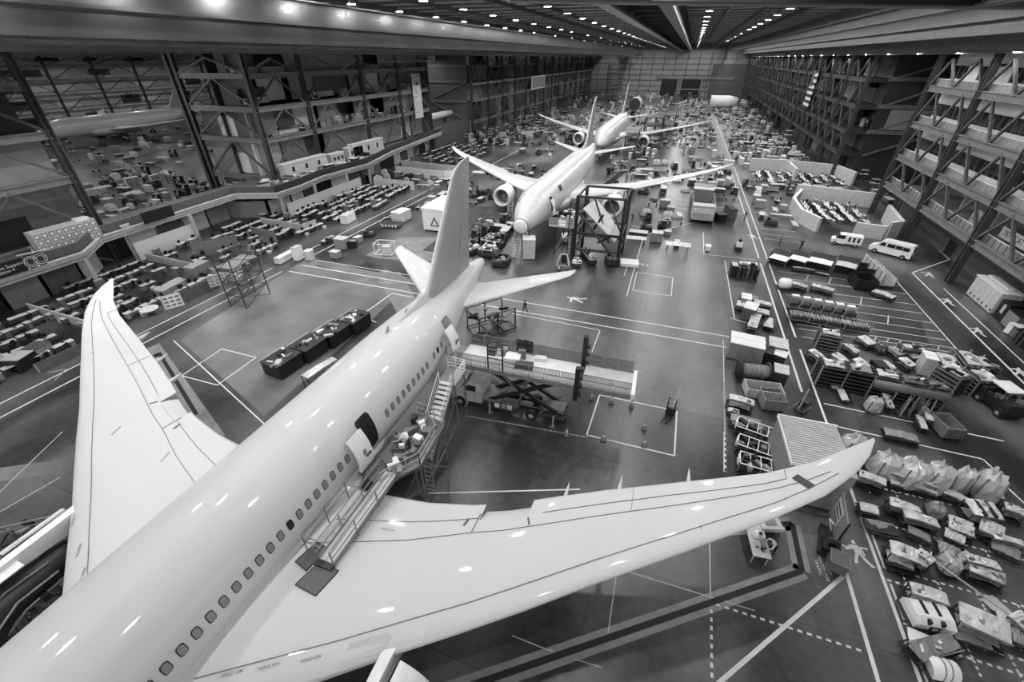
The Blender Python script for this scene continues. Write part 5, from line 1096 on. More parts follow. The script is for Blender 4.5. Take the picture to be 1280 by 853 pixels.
# ------------------------------------------------------------------ along the right wall
def shed(label, x, y, L, W, H, m='pale'):
    t = T('storage_unit','cabinet'); s = MB().bx(-W/2,W/2,-L/2,L/2,.1,H,m); t.p('cabinet_body', s); d = MB()
    for k in range(6): y0 = -L/2+L*k/6; d.bx(-W/2-.03,-W/2,y0+.05,y0+L/6-.05,.9,H-.2,m); d.bx(-W/2-.05,-W/2,y0+.1,y0+.3,.4,.6,'dark')
    t.p('cabinet_door', d); t.p('cabinet_top', MB().bx(-W/2-.1,W/2+.1,-L/2-.1,L/2+.1,H,H+.1,'white').bx(-.1,.4,-L*.3,L*.48,H+.1,H+.3,'white')); t.p('base', MB().bx(-W/2+.1,W/2-.1,-L/2+.1,L/2-.1,0,.1,'dark')); return t.put(label,(x,y,0),0)
shed('long pale storage cabinet against the right wall behind the near column', 38.9, 62.3, 5.4, 2.0, 2.6)
t = T('dark_locker','cabinet'); t.p('cabinet_body', MB().bx(-.9,.9,-.8,.8,.05,2.2,'black').bx(-.95,-.9,-.3,.1,.9,1.9,'pale')); t.p('plinth', MB().bx(-.8,.8,-.7,.7,0,.05,'dark')); t.put('black locker beside the long pale cabinet, right wall', (38.9,58.4,0))
t = T('tool_chest','cabinet'); t.p('chest_body', MB().bx(-.8,.8,-1,1,.15,1.9,'mid').bx(-.85,.85,-1.05,1.05,1.9,2.0,'dark')); dd = MB()
for k in range(5): dd.bx(-.84,-.8,-.95,.95,.3+.32*k,.56+.32*k,'gray')
t.p('drawer', dd)
for x in (-.6,.6):
    for y in (-.8,.8): t.p('caster', wheel_mb(x,y,.1))
t.put('grey tool chest with a dark top against the right wall', (38.6,56.2,0))
r = random.Random(12)
for i in range(22):
    x = r.uniform(37.6,40.6); y = r.uniform(45,55); s = r.uniform(.5,1.1); m = ('white','pale','gray','dark','steel','mid')[r.randrange(6)]
    t = T('parts_bin','bin'); t.p('bin_body', MB().bx(-s/2,s/2,-s/2,s/2,.1,s*1.1,m).bx(-s/2-.04,s/2+.04,-s/2-.04,s/2+.04,s*1.1,s*1.1+.05,('white','dark')[i % 2])); t.p('bin_foot', MB().bx(-s*.4,s*.4,-s*.4,s*.4,0,.1,'dark')); t.put('parts bin in the jumble along the right wall past the tool chest', (x,y,0), r.random()*3, None, 'jumble of bins along the right wall')
t = T('wall_picture','picture'); t.p('picture_panel', MB().bx(-.04,0,-1.3,1.3,-.8,.8,'mid').bx(-.05,-.03,-1.2,1.2,-.2,.7,'darkgray').bx(-.06,-.04,-.6,.5,.1,.35,'pale').bx(-.06,-.04,-1.2,1.2,-.75,-.55,'pale')); t.put('framed picture on the grey right wall above the tool chest', (41.38,57.2,3.2))
t = T('wall_picture','picture'); t.p('picture_panel', MB().bx(-.04,0,-.8,.8,-.7,.7,'black')); t.p('frame', MB().bx(-.06,-.03,-.85,.85,.65,.72,'darkgray').bx(-.06,-.03,-.85,.85,-.72,-.65,'darkgray')); t.put('plain black square panel on the right wall above the jumble of bins', (41.38,50.5,2.6))
b = MB().bx(-.04,0,-1.3,1.3,-1.1,1.1,'dark'); t = T('wall_door','door'); t.p('door_panel', b); t.p('door_frame', MB().bx(-.07,-.0,-1.4,-1.3,-1.1,1.15,'steel').bx(-.07,0,1.3,1.4,-1.1,1.15,'steel')); t.put('dark doorway in the grey right wall opposite the van', (41.38,79.5,1.12)); t.put('dark doorway in the right wall further along past the van', (41.38,92.5,1.12))
t = T('office_sign','sign'); t.p('sign_board', MB().bx(-.05,.05,-2.6,2.6,-.6,.6,'white')); t.put('hanging white 787 ECAT sign in the right gallery', (39.3,65.6,7.3), 0)
sg = link('sign_lettering', text_mesh('sign_lettering','787 ECAT',.95,'black'), None); sg.parent = [o for o in C.objects if o.name.startswith('office_sign')][0]; sg.rotation_euler = (PI/2,0,-PI/2); sg.location = (-.07,0,0)
t = T('office_sign','sign'); t.p('sign_board', MB().bx(-.05,.05,-1,1,-.9,.9,'pale').bx(-.06,-.04,-.6,.6,-.5,.6,'gray')); t.put('pale poster left of the 787 ECAT sign in the right gallery', (39.5,74.6,7.2))
# striped flag on the far right trusses
t = T('flag','flag'); s = MB(); Lf, Wf = 7.6, 10.5
for k in range(13): s.bx(-.05,.05,-Lf/2+Lf*k/13,-Lf/2+Lf*(k+1)/13,-Wf/2,Wf/2,'white' if k % 2 else 'dark')
t = T('flag','flag'); s = MB()
for k in range(13): z = Wf/2-Wf*k/13; s.bx(-.05,.05,-Lf/2,Lf/2,z-Wf/13,z,'white' if k % 2 else 'dark')
t.p('striped_cloth', s); cn = MB().bx(-.08,-.04,.3,Lf/2,.8,Wf/2,'darkgray')
for i in range(5):
    for j in range(5): cn.box((-.09,.7+.65*j,1.3+.85*i),(.02,.2,.2),'pale')
t.p('canton', cn); t.put('large striped national flag hung flat on the right trusses', (36.6,180,16.5))
# ------------------------------------------------------------------ raised deck along the left wall
edge = [(-68,-14),(-68,30.2),(-72,34.6),(-73.2,57.5),(-66.4,60.4),(-66.4,66),(-67.8,74),(-66.4,88),(-70,104),(-74,139)]
dk = struct('deck', None)
b = MB(); b.prism([(x,y,4.2) for x, y in edge]+[(-80,139,4.2),(-80,-14,4.2)], (0,0,.35), 'mid'); part('deck_slab', b, dk)
fa = MB(); pa = MB(); ha = MB()
for i, ((xa,ya),(xb,yb)) in enumerate(zip(edge, edge[1:])):
    fa.bar((xa,ya,4.15),(xb,yb,4.15),.25,.9,'pale'); fa.bar((xa+.1,ya,4.62),(xb+.1,yb,4.62),.4,.1,'white'); fa.bar((xa+.12,ya,4.0),(xb+.12,yb,4.0),.1,.12,'gray')
    pa.bar((xa-.5,ya,5.15),(xb-.5,yb,5.15),.06,1.1,'mid' if i < 4 else 'darkgray'); ha.bar((xa-.5,ya,5.75),(xb-.5,yb,5.75),.08,.06,'gray')
part('fascia', fa, dk); part('parapet', pa, dk); part('handrail', ha, dk)
b = MB()
for x, y in ((-68.1,19.5),(-68.1,30),(-71.3,47),(-66.5,61),(-66.6,70),(-66.6,80),(-66.6,88)): b.bx(x-.22,x+.22,y-.22,y+.22,0,4.1,'pale')
part('deck_post', b, dk)
b = MB(); 
for (xa,ya),(xb,yb) in zip(edge, edge[1:]):
    n = max(1,int((yb-ya)/4))
    for k in range(n):
        f0, f1 = k/n, (k+.9)/n; m = ('pale','white','gray','mid','dark')[(k*7+int(ya)) % 5 if ya > 20 else 2+k % 3]
        b.bar((xa-2.6+(xb-xa)*f0, ya+(yb-ya)*f0, 1.5),(xa-2.6+(xb-xa)*f1, ya+(yb-ya)*f1, 1.5),.15,3.0,m)
part('office_front', b, dk)
def board(label, px0, px1, z, h, m, lines_=None, size=.5, nm='sign', cat='sign', tx='white', X=-67.75):
    d0 = RM @ Vector((px0[0]-CX, CY-px0[1], -FPX)); d1 = RM @ Vector((px1[0]-CX, CY-px1[1], -FPX)); y0 = d0.y*X/d0.x; y1 = d1.y*X/d1.x
    t = T(nm, cat); t.p('sign_board', MB().bx(-.05,.05,-(y1-y0)/2,(y1-y0)/2,-h/2,h/2,m)); o = t.put(label, (X,(y0+y1)/2,z))
    if lines_: 
        q = link('sign_lettering', text_mesh('sign_lettering', lines_, size, tx), o, (.06,0,0)); q.rotation_euler = (PI/2,0,PI/2)
    return o
board('black sign lettered Production Support Position 4 on the deck parapet', (-28,345), (33,333), 5.45, 1.5, 'black', 'Production Support\nPosition 4', .46, X=-67.35)
board('dark panel board standing on the deck edge right of the EXIT sign', (175,268), (214,258), 5.5, 1.6, 'dark', None, X=-71.0)
board('small lit EXIT sign hung on the deck edge', (149,281), (160,278), 4.9, .75, 'white', 'EXIT', .6, tx='black', X=-71.9)
for px, py, lb in ((40,330,'left of two square boards with a round ring emblem on the deck parapet'),(52,326,'right of two square boards with a round ring emblem on the deck parapet')):
    o = board(lb, (px-5,py), (px+5,py), 5.5, 1.5, 'darkgray', X=-67.35); b = MB(); n = 20
    for r0, r1 in ((.62,.54),(.4,.34)): b.add([(.06,r*cos(2*PI*i/n),r*sin(2*PI*i/n)) for r in (r0,r1) for i in range(n)], [(i,(i+1)%n,n+(i+1)%n,n+i) for i in range(n)], 'white')
    link('ring_emblem', fixn(b.mesh('ring_emblem')), o)
t = T('locker_bank','cabinet'); t.p('cabinet_body', MB().bx(-.8,.8,-3.4,3.4,.1,2.6,'pale')); d = MB()
for i in range(9):
    for j in range(3): d.box((.82,-3+.75*i,.6+.75*j),(.05,.3,.3),'white'); d.box((.81,-3+.75*i,.6+.75*j),(.05,.6,.6),'gray')
t.p('locker_door', d); t.p('top_box', MB().bx(-.5,.4,1.6,3.0,2.6,2.9,'white')); t.p('base', MB().bx(-.7,.7,-3.3,3.3,0,.1,'dark')); t.put('pale bank of lockers on the deck beside the big left column', (-72.3,31.4,4.56), -.05)
t = T('model_plane','model'); t.p('model_hull', MB().cyl((0,-1.6,.6),(0,1.6,.6),.16,.05,8,'white').box((0,-.2,.62),(3.0,.5,.05),'pale').box((0,1.4,.8),(.05,.3,.5),'pale')); t.p('model_stand', MB().bar((0,0,0),(0,0,.5),.08,.08,'steel').box((0,0,.03),(.8,.8,.06),'dark')); t.put('small pale aircraft-shaped display on the deck behind the ring boards', (-71.8,27.3,4.56), 1.2)
rr = random.Random(31)
for i in range(26):
    f = rr.random(); y = 61+f*34; x = -69.5-rr.random()*3.4; m = ('white','pale','dark','gray','dark')[rr.randrange(5)]
    t = T('storage_box','box'); s = rr.uniform(.5,1.2); t.p('box_body', MB().bx(-s/2,s/2,-s,s,0,s*.8,m).bx(-s/2-.03,s/2+.03,-s-.03,s+.03,s*.8,s*.8+.05,('white','dark')[i % 2])); t.put('assorted box stored on top of the left deck roof', (x,y,4.56), rr.random()*3, None, 'boxes stored on the left deck roof')
for i, (a, b_, h, lb) in enumerate((((345,190),(400,178),2.6,'long pale cabin-like unit on the deck roof, leftmost of three'),((430,182),(448,178),2.6,'small pale unit on the deck roof between two larger ones'),((438,190),(475,178),3.0,'tall pale partition on the deck roof near the walkway'),((408,190),(424,185),2.2,'short pale unit on the deck roof beside the tall partition'))):
    p, q = at(*a, 4.6), at(*b_, 4.6); X = -73.6; d = [RM @ Vector((v[0]-CX, CY-v[1], -FPX)) for v in (a, b_)]; y0, y1 = [X*v.y/v.x for v in d]
    t = T('roof_cabin','cabinet'); L_ = abs(y1-y0); t.p('cabin_body', MB().bx(-.8,.8,-L_/2,L_/2,0,h,'pale').bx(-.9,.9,-L_/2-.1,L_/2+.1,h,h+.12,'white')); w_ = MB()
    for k in range(3): w_.bx(.8,.83,-L_*.35+k*L_*.3,-L_*.35+k*L_*.3+.7,h*.4,h*.75,'dark')
    t.p('cabin_window', w_); t.put(lb, (X+.2,(y0+y1)/2,4.56))
t = T('roof_cabin','cabinet'); t.p('cabin_body', MB().bx(-2,2,-4.5,4.5,0,3.2,'pale').bx(-2.1,2.1,-4.6,4.6,3.2,3.35,'white')); t.p('cabin_window', MB().bx(2,2.03,-1,.5,1,2.2,'mid').bx(2,2.03,-3.6,-1,.2,2.8,'gray')); t.put('large pale flat-roofed cabin behind the recess of the left deck', (-78.5,62.6,0), 0)
t = T('roof_cabin','cabinet'); t.p('cabin_body', MB().bx(-1.6,1.6,-2.6,2.6,0,3.0,'gray')); t.p('cabin_door', MB().bx(1.6,1.65,-2,1.6,.2,1.0,'white')); t.put('grey box cabin left of the large flat-roofed cabin', (-81.0,54.0,0), 0)
# hanging banner, bridge crane cab on the left trusses
t = T('hanging_banner','banner'); t.p('banner_sheet', MB().bx(-.05,.05,-2.3,2.3,-5.6,5.6,'pale')); bn = MB(); rr = random.Random(8); bn.box((.07,.2,3.2),(.04,1.6,.5),'dark',0,.3); bn.box((.07,.6,3.0),(.04,1.0,.3),'black')
for k in range(26): bn.box((.06,rr.uniform(-1.8,1.8),rr.uniform(-5,2.2)),(.03,rr.uniform(.2,.6),rr.uniform(.1,.4)),'mid' if k % 2 else 'gray')
t.p('banner_print', bn); t.p('banner_rod', MB().bar((0,-2.4,5.65),(0,2.4,5.65),.08,.08,'steel')); t.put('long pale banner with speckled print hanging on the left trusses', (-73.9,126.0,15.6))
t = T('inspection_walkway','walkway'); w_ = MB().bx(-.7,.7,-13,13,-.1,.05,'pale')
for s in (-.7,.7):
    for h in (.55,1.1): w_.bar((s,-13,h),(s,13,h),.06,.06,'steel_light')
    for k in range(14): w_.bar((s,-13+2*k,0),(s,-13+2*k,1.1),.06,.06,'steel_light')
t.p('walkway_deck', w_); t.p('end_box', MB().bx(-.6,.6,12,14,0,1.3,'pale')); t.put('pale railed walkway hanging high on the left trusses', (-72.6,121,24.2))
# ------------------------------------------------------------------ open-plan desks left of the aisle
dsk = T('office_desk','desk'); dsk.p('tabletop', MB().bx(-.38,.38,-.85,.85,.71,.75,'white')); dsk.p('pedestal', MB().bx(-.34,.34,-.82,-.42,.05,.71,'gray').bx(.3,.34,-.42,.8,.35,.7,'mid')); dsk.p('leg', MB().bx(-.34,.34,.78,.82,0,.71,'mid'))
dsf = T('office_desk','desk'); dsf.p('tabletop', MB().bx(-.42,.42,-.9,.9,.70,.76,'white').bx(-.34,.34,-.82,-.42,.05,.7,'mid').bx(-.34,.34,.76,.82,0,.7,'mid').bx(.28,.34,-.8,.8,.3,.7,'darkgray'))
chr_ = T('office_chair','chair'); chr_.p('seat', MB().box((0,0,.48),(.5,.5,.09),'dark')); chr_.p('backrest', MB().box((-.26,0,.82),(.08,.46,.5),'dark')); ba = MB().cyl((0,0,.08),(0,0,.45),.035,.035,6,'steel')
for k in range(5): ba.bar((0,0,.1),(.3*cos(2*PI*k/5),.3*sin(2*PI*k/5),.05),.05,.04,'black')
chr_.p('base', ba)
chf = T('office_chair','chair'); chf.p('seat', MB().box((0,0,.48),(.5,.5,.1),'dark').box((-.26,0,.82),(.08,.46,.5),'dark').bar((0,0,.02),(0,0,.45),.08,.08,'black').box((0,0,.05),(.5,.08,.05),'black').box((0,0,.05),(.08,.5,.05),'black'))
mon = T('monitor','monitor'); mon.p('screen', MB().box((0,0,.32),(.05,.56,.36),'black').box((.03,0,.32),(.01,.5,.3),'screen').box((0,0,.1),(.05,.06,.2),'dark').box((0,0,.01),(.2,.24,.02),'dark'))
ppr = T('paper_stack','papers'); ppr.p('paper', MB().box((0,0,.02),(.3,.22,.04),'white').box((.05,.02,.05),(.28,.21,.02),'white',.3))
bin_ = T('storage_box','box'); bin_.p('box_body', MB().bx(-.22,.22,-.3,.3,0,.34,'pale').bx(-.24,.24,-.32,.32,.34,.38,'white'))
cab = T('filing_cabinet','cabinet'); cab.p('cabinet_body', MB().bx(-.25,.25,-.45,.45,0,1.25,'gray').bx(-.26,.26,-.46,.46,1.25,1.29,'pale').bx(.25,.27,-.4,.4,.85,.88,'dark').bx(.25,.27,-.4,.4,.45,.48,'dark'))
def desks(x0, x1, y0, y1, where, near, seed, dens=.85, sx=2.75, sy=1.95, skip=None, jit=1.):
    r = random.Random(seed); D, Ch = (dsk, chr_) if near else (dsf, chf); x = x0+.6
    while x < x1:
        y = y0+.9+r.uniform(0,.5)
        while y < y1:
            if r.random() < dens and not (skip and skip(x, y)):
                jx = x+r.uniform(-.2,.2)*jit; jy = y+r.uniform(-.12,.12)*jit; rz = r.uniform(-.16,.16)*jit; f = 1 if int((x-x0)/sx) % 2 else -1
                if r.random() < .12: cab.put(f'grey filing cabinet {where}', (jx,jy,0), r.choice((0,PI/2)), None, f'filing cabinets {where}')
                else:
                    D.put(f'white-topped office desk {where}', (jx,jy,0), rz+(0 if f > 0 else PI), None, f'desks {where}')
                    if r.random() < .75: Ch.put(f'dark office chair {where}', (jx-f*.75,jy+r.uniform(-.3,.3),0), rz+(PI if f < 0 else 0)+r.uniform(-.7,.7), None, f'chairs {where}')
                    if r.random() < .8: mon.put(f'black monitor on a desk {where}', (jx+f*.15,jy+r.uniform(-.3,.3),.76), (PI if f > 0 else 0)+r.uniform(-.3,.3), None, f'monitors {where}')
                    if r.random() < .5: ppr.put(f'white papers on a desk {where}', (jx-f*.1,jy+r.choice((-.55,.55)),.76), r.uniform(0,3), None, f'papers {where}')
                    if r.random() < .25: bin_.put(f'pale lidded box on the floor {where}', (jx+f*.85,jy+r.uniform(-.6,.6),0), r.uniform(0,.5), None, f'floor boxes {where}')
            y += sy
        x += sx
desks(-67, -54.5, 10, 23, 'in the office rows at the left picture edge', True, 1)
desks(-70, -54.5, 24.5, 36.5, 'in the office rows beyond the left wing tip', True, 2, .85)
desks(-71, -55, 38.6, 50, 'in the office rows by the grey folding partition', True, 3, .72)
desks(-71, -55, 51, 60, 'in the office rows between partition and white cabin', False, 4, .8)
desks(-65.5, -54.5, 60.8, 86, 'in the large desk field under the second deck fascia', False, 5, .88, 2.3, 1.85, None, 2.2)
desks(-72, -53, 106, 150, 'in the far desk field beyond the second airliner wing', False, 6, .62, 3.2, 2.6)
def partition(label, pts, h, m='pale', z=0., tk=.08, px=True, group=None):
    P = [at(*p, z) for p in pts] if px else [Vector((*p, z)) for p in pts]; t = T('partition','partition'); c = P[0]
    for a, b_ in zip(P, P[1:]): t.p('partition_panel', MB().bar((a.x-c.x,a.y-c.y,h/2),(b_.x-c.x,b_.y-c.y,h/2),tk,h,m).bar((a.x-c.x,a.y-c.y,h),(b_.x-c.x,b_.y-c.y,h),tk+.05,.06,'white' if m == 'pale' else m))
    for p in P: t.p('partition_post', MB().bar((p.x-c.x,p.y-c.y,0),(p.x-c.x,p.y-c.y,h+.04),.12,.12,'steel_light'))
    return t.put(label, (c.x,c.y,z), 0, None, group)
for lb, pts, h, m in (('grey folding partition with two kinked panels among the left desks',[(-66.5,44),(-64.5,41),(-62.8,43.2),(-61.5,46)],2.3,'gray'),('long low pale partition running across the left desks toward the lattice tower',[(-70.5,38),(-60,37.6),(-50.5,36.6)],1.1,'pale'),('long white wall panel under the left deck edge',[(-71.3,37.5),(-71.6,47)],2.6,'white'),
    ('L-shaped grey partition in the middle of the left desks',[(-64,51),(-58.5,50.5),(-58.5,47.5)],1.7,'gray'),('pale partition behind the L-shaped grey one',[(-66.5,55.5),(-57,55),(-56.8,58)],1.6,'pale'),('white partition row under the second deck fascia',[(-66,61.5),(-66.2,84)],2.4,'white'),('white partition closing the large desk field on its far side',[(-65,87),(-58,86.8),(-54,86.5)],1.8,'white'),
    ('low pale partition along the aisle beside the round table',[(-53.2,15.5),(-53,22)],.9,'mid'),('pale partition along the aisle beyond the round table',[(-53.3,29.5),(-53.2,35)],1.3,'mid'),('thin low partition rail through the desks at the left picture edge',[(-68,16),(-55,15.2)],1.1,'pale'),('thin partition rail from the deck post to the left wing tip',[(-68,22.6),(-54,22.2)],1.1,'pale'),
    ('white counter wall at the far end of the left aisle',[(-66,98),(-52,97),(-50,99)],2.2,'white'),('long pale wall behind the white counter wall',[(-68,104),(-48,102)],2.4,'pale')):
    partition(lb, pts, h, m, px=False)
t = T('round_table','table'); t.p('tabletop', MB().cyl((0,0,.72),(0,0,.77),.95,.95,20,'white')); t.p('table_leg', MB().cyl((0,0,.05),(0,0,.72),.06,.06,8,'steel').box((0,0,.03),(.9,.1,.06),'dark').box((0,0,.03),(.1,.9,.06),'dark')); c = at(186,386,.75); t.put('round white table at the aisle edge of the left desks', (c.x,c.y,0))
def easel(label, px, py, w, h, rz, m='white'):
    t = T('notice_board','sign board'); bo = MB().box((0,0,h*.62),(.06,w,h*.7),m)
    for i in range(3):
        for j in range(3): bo.box((.035,-w*.3+w*.3*i,h*.42+h*.2*j),(.01,w*.22,h*.12),'gray')
    t.p('board', bo)
    for y in (-w*.45,w*.45): t.p('board_leg', MB().bar((0,y,0),(0,y,h*.97),.06,.06,'steel').bar((-.35,y,.04),(.35,y,.04),.06,.06,'steel'))
    c = at(px, py); t.put(label, (c.x,c.y,0), rz)
easel('white notice board on legs at the left aisle near the grey cabinets', 222, 390, 1.9, 2.3, -.5); easel('white notice board beside the lattice tower at the left aisle', 276, 362, 2.0, 2.2, -.4, 'pale'); easel('pair board leaning near the lattice tower, pale front', 300, 350, 1.4, 2.0, -.3)
crate('low grey double cabinet beside the left aisle behind the notice board', (205,377), (232,362), 1.2, 1.4, 'gray', 'pale', 3, name='cabinet', cat='cabinet'); crate('grey tilted-top cabinet near the low pale partition', (242,352), (262,342), 1.4, 1.9, 'gray', 'pale', 1, name='cabinet', cat='cabinet'); crate('dark parts cabinet with white drawers beside the aisle at the left picture edge', (22,465), (42,452), 1.6, 1.3, 'dark', 'pale', 4, name='cabinet', cat='cabinet'); crate('grey cabinet right of the dark parts cabinet', (45,452), (62,441), 1.4, 1.3, 'gray', 'mid', 3, name='cabinet', cat='cabinet')
crate('long white flat-topped cabinet lying beside the cross-aisle corner', (348,331), (368,320), .9, .9, 'white', 'white', 3, name='cabinet', cat='cabinet'); crate('tall white peaked cabinet at the cross-aisle corner', (371,327), (378,323), .8, 2.0, 'white', 'pale', 1, name='cabinet', cat='cabinet'); crate('small white cart-like cabinet right of the peaked one', (386,327), (391,324), .8, 1.5, 'pale', 'white', 1, name='cabinet', cat='cabinet')
crate('white round-cornered box by the left aisle beyond the desks', (431,281), (441,275), 1.3, 1.5, 'white', 'white', 2); panel_cart('long pale table at the aisle edge of the large desk field', (466,259), (484,249), 1.2, 1.0, 'white', 161, True); panel_cart('white bench by the left aisle with papers', (402,302), (417,294), 1.2, .9, 'white', 162, True)
t = T('lattice_tower','tower'); H = 6.2
for x in (-1.1,1.1):
    for y in (-2,2): t.p('tower_post', MB().bar((x,y,0),(x,y,H),.1,.1,'steel_dark'))
br = MB()
for k in range(4):
    z0, z1 = k*H/4, (k+1)*H/4
    for x in (-1.1,1.1): br.bar((x,-2,z0),(x,2,z1),.06,.06,'steel_dark'); br.bar((x,2,z0),(x,-2,z1),.06,.06,'steel_dark'); br.bar((x,-2,z1),(x,2,z1),.07,.07,'steel_dark')
    for y in (-2,2): br.bar((-1.1,y,z0),(1.1,y,z1),.06,.06,'steel_dark'); br.bar((-1.1,y,z1),(1.1,y,z1),.07,.07,'steel_dark')
t.p('tower_brace', br); t.p('tower_platform', MB().bx(-1.1,1.1,-2,2,H-1.2,H-1.1,'gray')); st = MB()
for k in range(12): st.box((.0,-1.6+.28*k,.3+.38*k),(1.4,.3,.05),'steel')
t.p('tower_stair', st); c = at(318,376); t.put('dark lattice access tower standing across the left aisle', (c.x-.5,c.y,0), .1)
# ------------------------------------------------------------------ between the left aisle and the airliners
t = T('crate_tent','crate'); s = MB().bx(-2.2,2.2,-4,4,.3,3.6,'white'); t.p('crate_body', s); t.p('crate_roof', MB().prism([(-2.3,-4.1,3.6),(2.3,-4.1,3.6),(2.0,-4.1,3.9),(-2.3,-4.1,4.1)],(0,8.2,0),'white')); e = MB().prism([(-.9,-4.03,1.0),(.9,-4.03,1.0),(0,-4.03,2.7)],(0,.02,0),'mid').prism([(-.5,-4.05,1.2),(.5,-4.05,1.2),(0,-4.05,2.2)],(0,.02,0),'white'); e.box((2.21,-2,1.6),(.03,1.2,.6),'gray'); t.p('triangle_mark', e); t.p('door_seam', MB().box((2.22,1.2,1.9),(.05,.12,3.0),'dark').box((2.22,2.8,1.9),(.05,.08,3.0),'gray'))
for x in (-1.8,1.8):
    for y in (-3.4,3.4): t.p('wheel', wheel_mb(x,y,.28,.1))
c = at(540,290); t.put('big white box trailer with a triangle mark left of the first tail fin', (c.x+.6,c.y+4.0,0), .02)
crate('small white-roofed hut left of the white box trailer', (496,279), (509,273), 2.0, 1.8, 'pale', 'white', 2); t = T('low_platform','platform'); t.p('platform_frame', frame_mb(3.4,2.4,.5,.1,'steel').box((0,0,.5),(3.2,2.2,.1),'darkgray')); w_ = MB()
for k in range(5): w_.box((-1.3+.6*k,-1.3,.45),(.25,.1,.4),'white')
t.p('white_post', w_); t.p('hand_rail', MB().bar((-1.7,-1.2,1.2),(-1.7,1.2,1.2),.05,.05,'white').bar((-1.7,1.2,1.2),(1.7,1.2,1.2),.05,.05,'white').bar((-1.7,-1.2,.5),(-1.7,-1.2,1.2),.05,.05,'white').bar((1.7,1.2,.5),(1.7,1.2,1.2),.05,.05,'white')); c = at(491,283); t.put('low railed platform with white stubs in front of the white-roofed hut', (c.x,c.y,0), .2)
t = T('wire_stand','stand'); f = frame_mb(2.6,1.8,.3,.08,'white'); f.bar((-1.3,-.9,.3),(-1.3,-.9,1.9),.08,.08,'white').bar((1.3,-.9,.3),(1.3,-.9,1.9),.08,.08,'white').bar((1.3,.9,.3),(1.3,.9,1.9),.08,.08,'white').bar((-1.3,.9,.3),(-1.3,.9,1.9),.08,.08,'white'); f.bar((-1.3,-.9,1.9),(1.3,-.9,1.9),.08,.08,'white').bar((-1.3,.9,1.9),(1.3,.9,1.9),.08,.08,'white').bar((-1.3,-.9,1.9),(-1.3,.9,1.9),.08,.08,'white'); t.p('stand_frame', f); t.p('stand_load', MB().box((.4,0,.9),(1.2,1.2,1.0),'pale')); c = at(482,318); t.put('white tubular stand beside the left tailplane tip', (c.x,c.y,0), .2)
for i, (px, py, lb, m) in enumerate(((412,305,'dark pump trolley in front of the cross-aisle corner','darkgray'),(434,311,'left of two black upright carts near the cross aisle','black'),(443,311,'right of two black upright carts near the cross aisle','black'),(424,308,'low tool cart between white bench and black carts','steel'))):
    t = T('service_cart','cart'); t.p('cart_body', MB().box((0,0,.75),(.9,.7,1.1 if i else .6),m).box((0,0,1.32 if i else 1.08),(.95,.75,.06),'gray')); casters(t,.9,.7); c = at(px,py); t.put(lb,(c.x,c.y,0),.3)
# long dark tool row on the far side of the first fuselage
for i in range(4):
    t = T('tool_cabinet','cabinet'); y = 23.6+2.9*i; x = -31.4+.55*i
    t.p('cabinet_body', MB().bx(-1.1,1.1,-1.35,1.35,.15,1.5,'dark')); dd = MB()
    for k in range(4): dd.bx(-1.14,-1.1,-1.3,1.3,.25+.3*k,.5+.3*k,'darkgray'); 
    t.p('drawer', dd); tp = MB().bx(-1.15,1.15,-1.4,1.4,1.5,1.56,'darkgray'); rr = random.Random(i+60)
    for k in range(9): tp.box((rr.uniform(-.9,.9),rr.uniform(-1.2,1.2),1.62),(rr.uniform(.2,1.0),rr.uniform(.1,.5),rr.uniform(.08,.3)),('white','gray','black','steel','pale')[rr.randrange(5)],rr.random()*3)
    t.p('tool_tray', tp); t.p('push_rail', MB().bar((-1.2,-1.35,1.6),(-1.2,1.35,1.6),.07,.07,'pale'))
    for sx in (-.9,.9):
        for sy in (-1.1,1.1): t.p('caster', wheel_mb(sx,sy))
    t.put(['dark tool cabinet at the near end of the row behind the foreground fuselage','second dark tool cabinet of the row behind the foreground fuselage','third dark tool cabinet of the row behind the foreground fuselage','dark tool cabinet at the far end of the row, nearest the left tailplane'][i], (x,y,0), -.08)
panel_cart('white triangular panel on a stand beside the foreground fuselage', (378,472), (420,446), 1.6, 2.6, 'white', 171, False, taper=.3)
t = T('tail_dock','dock'); s = frame_mb(4.6,3.0,.2,.12,'dark')
for x in (-2.2,0,2.2):
    for y in (-1.4,1.4): s.bar((x,y,.2),(x,y,2.6),.1,.1,'dark')
s.bar((-2.2,-1.4,2.6),(2.2,-1.4,2.6),.1,.1,'steel_dark').bar((-2.2,1.4,2.6),(2.2,1.4,2.6),.1,.1,'steel_dark').bar((-2.2,-1.4,.3),(2.2,-1.4,2.5),.08,.08,'steel').bar((2.2,-1.4,1.4),(2.2,1.4,1.4),.08,.08,'steel'); t.p('dock_frame', s); rr = random.Random(77); q = MB()
for k in range(14): q.box((rr.uniform(-2,2),rr.uniform(-1.2,1.2),rr.uniform(.4,2.2)),(rr.uniform(.3,1.2),rr.uniform(.2,.7),rr.uniform(.1,.5)),('dark','steel','gray','darkgray')[rr.randrange(4)],rr.random()*3)
t.p('dock_parts', q); t.put('dark work dock crammed with parts under the right tailplane', (-15.6,37.2,0), .9)
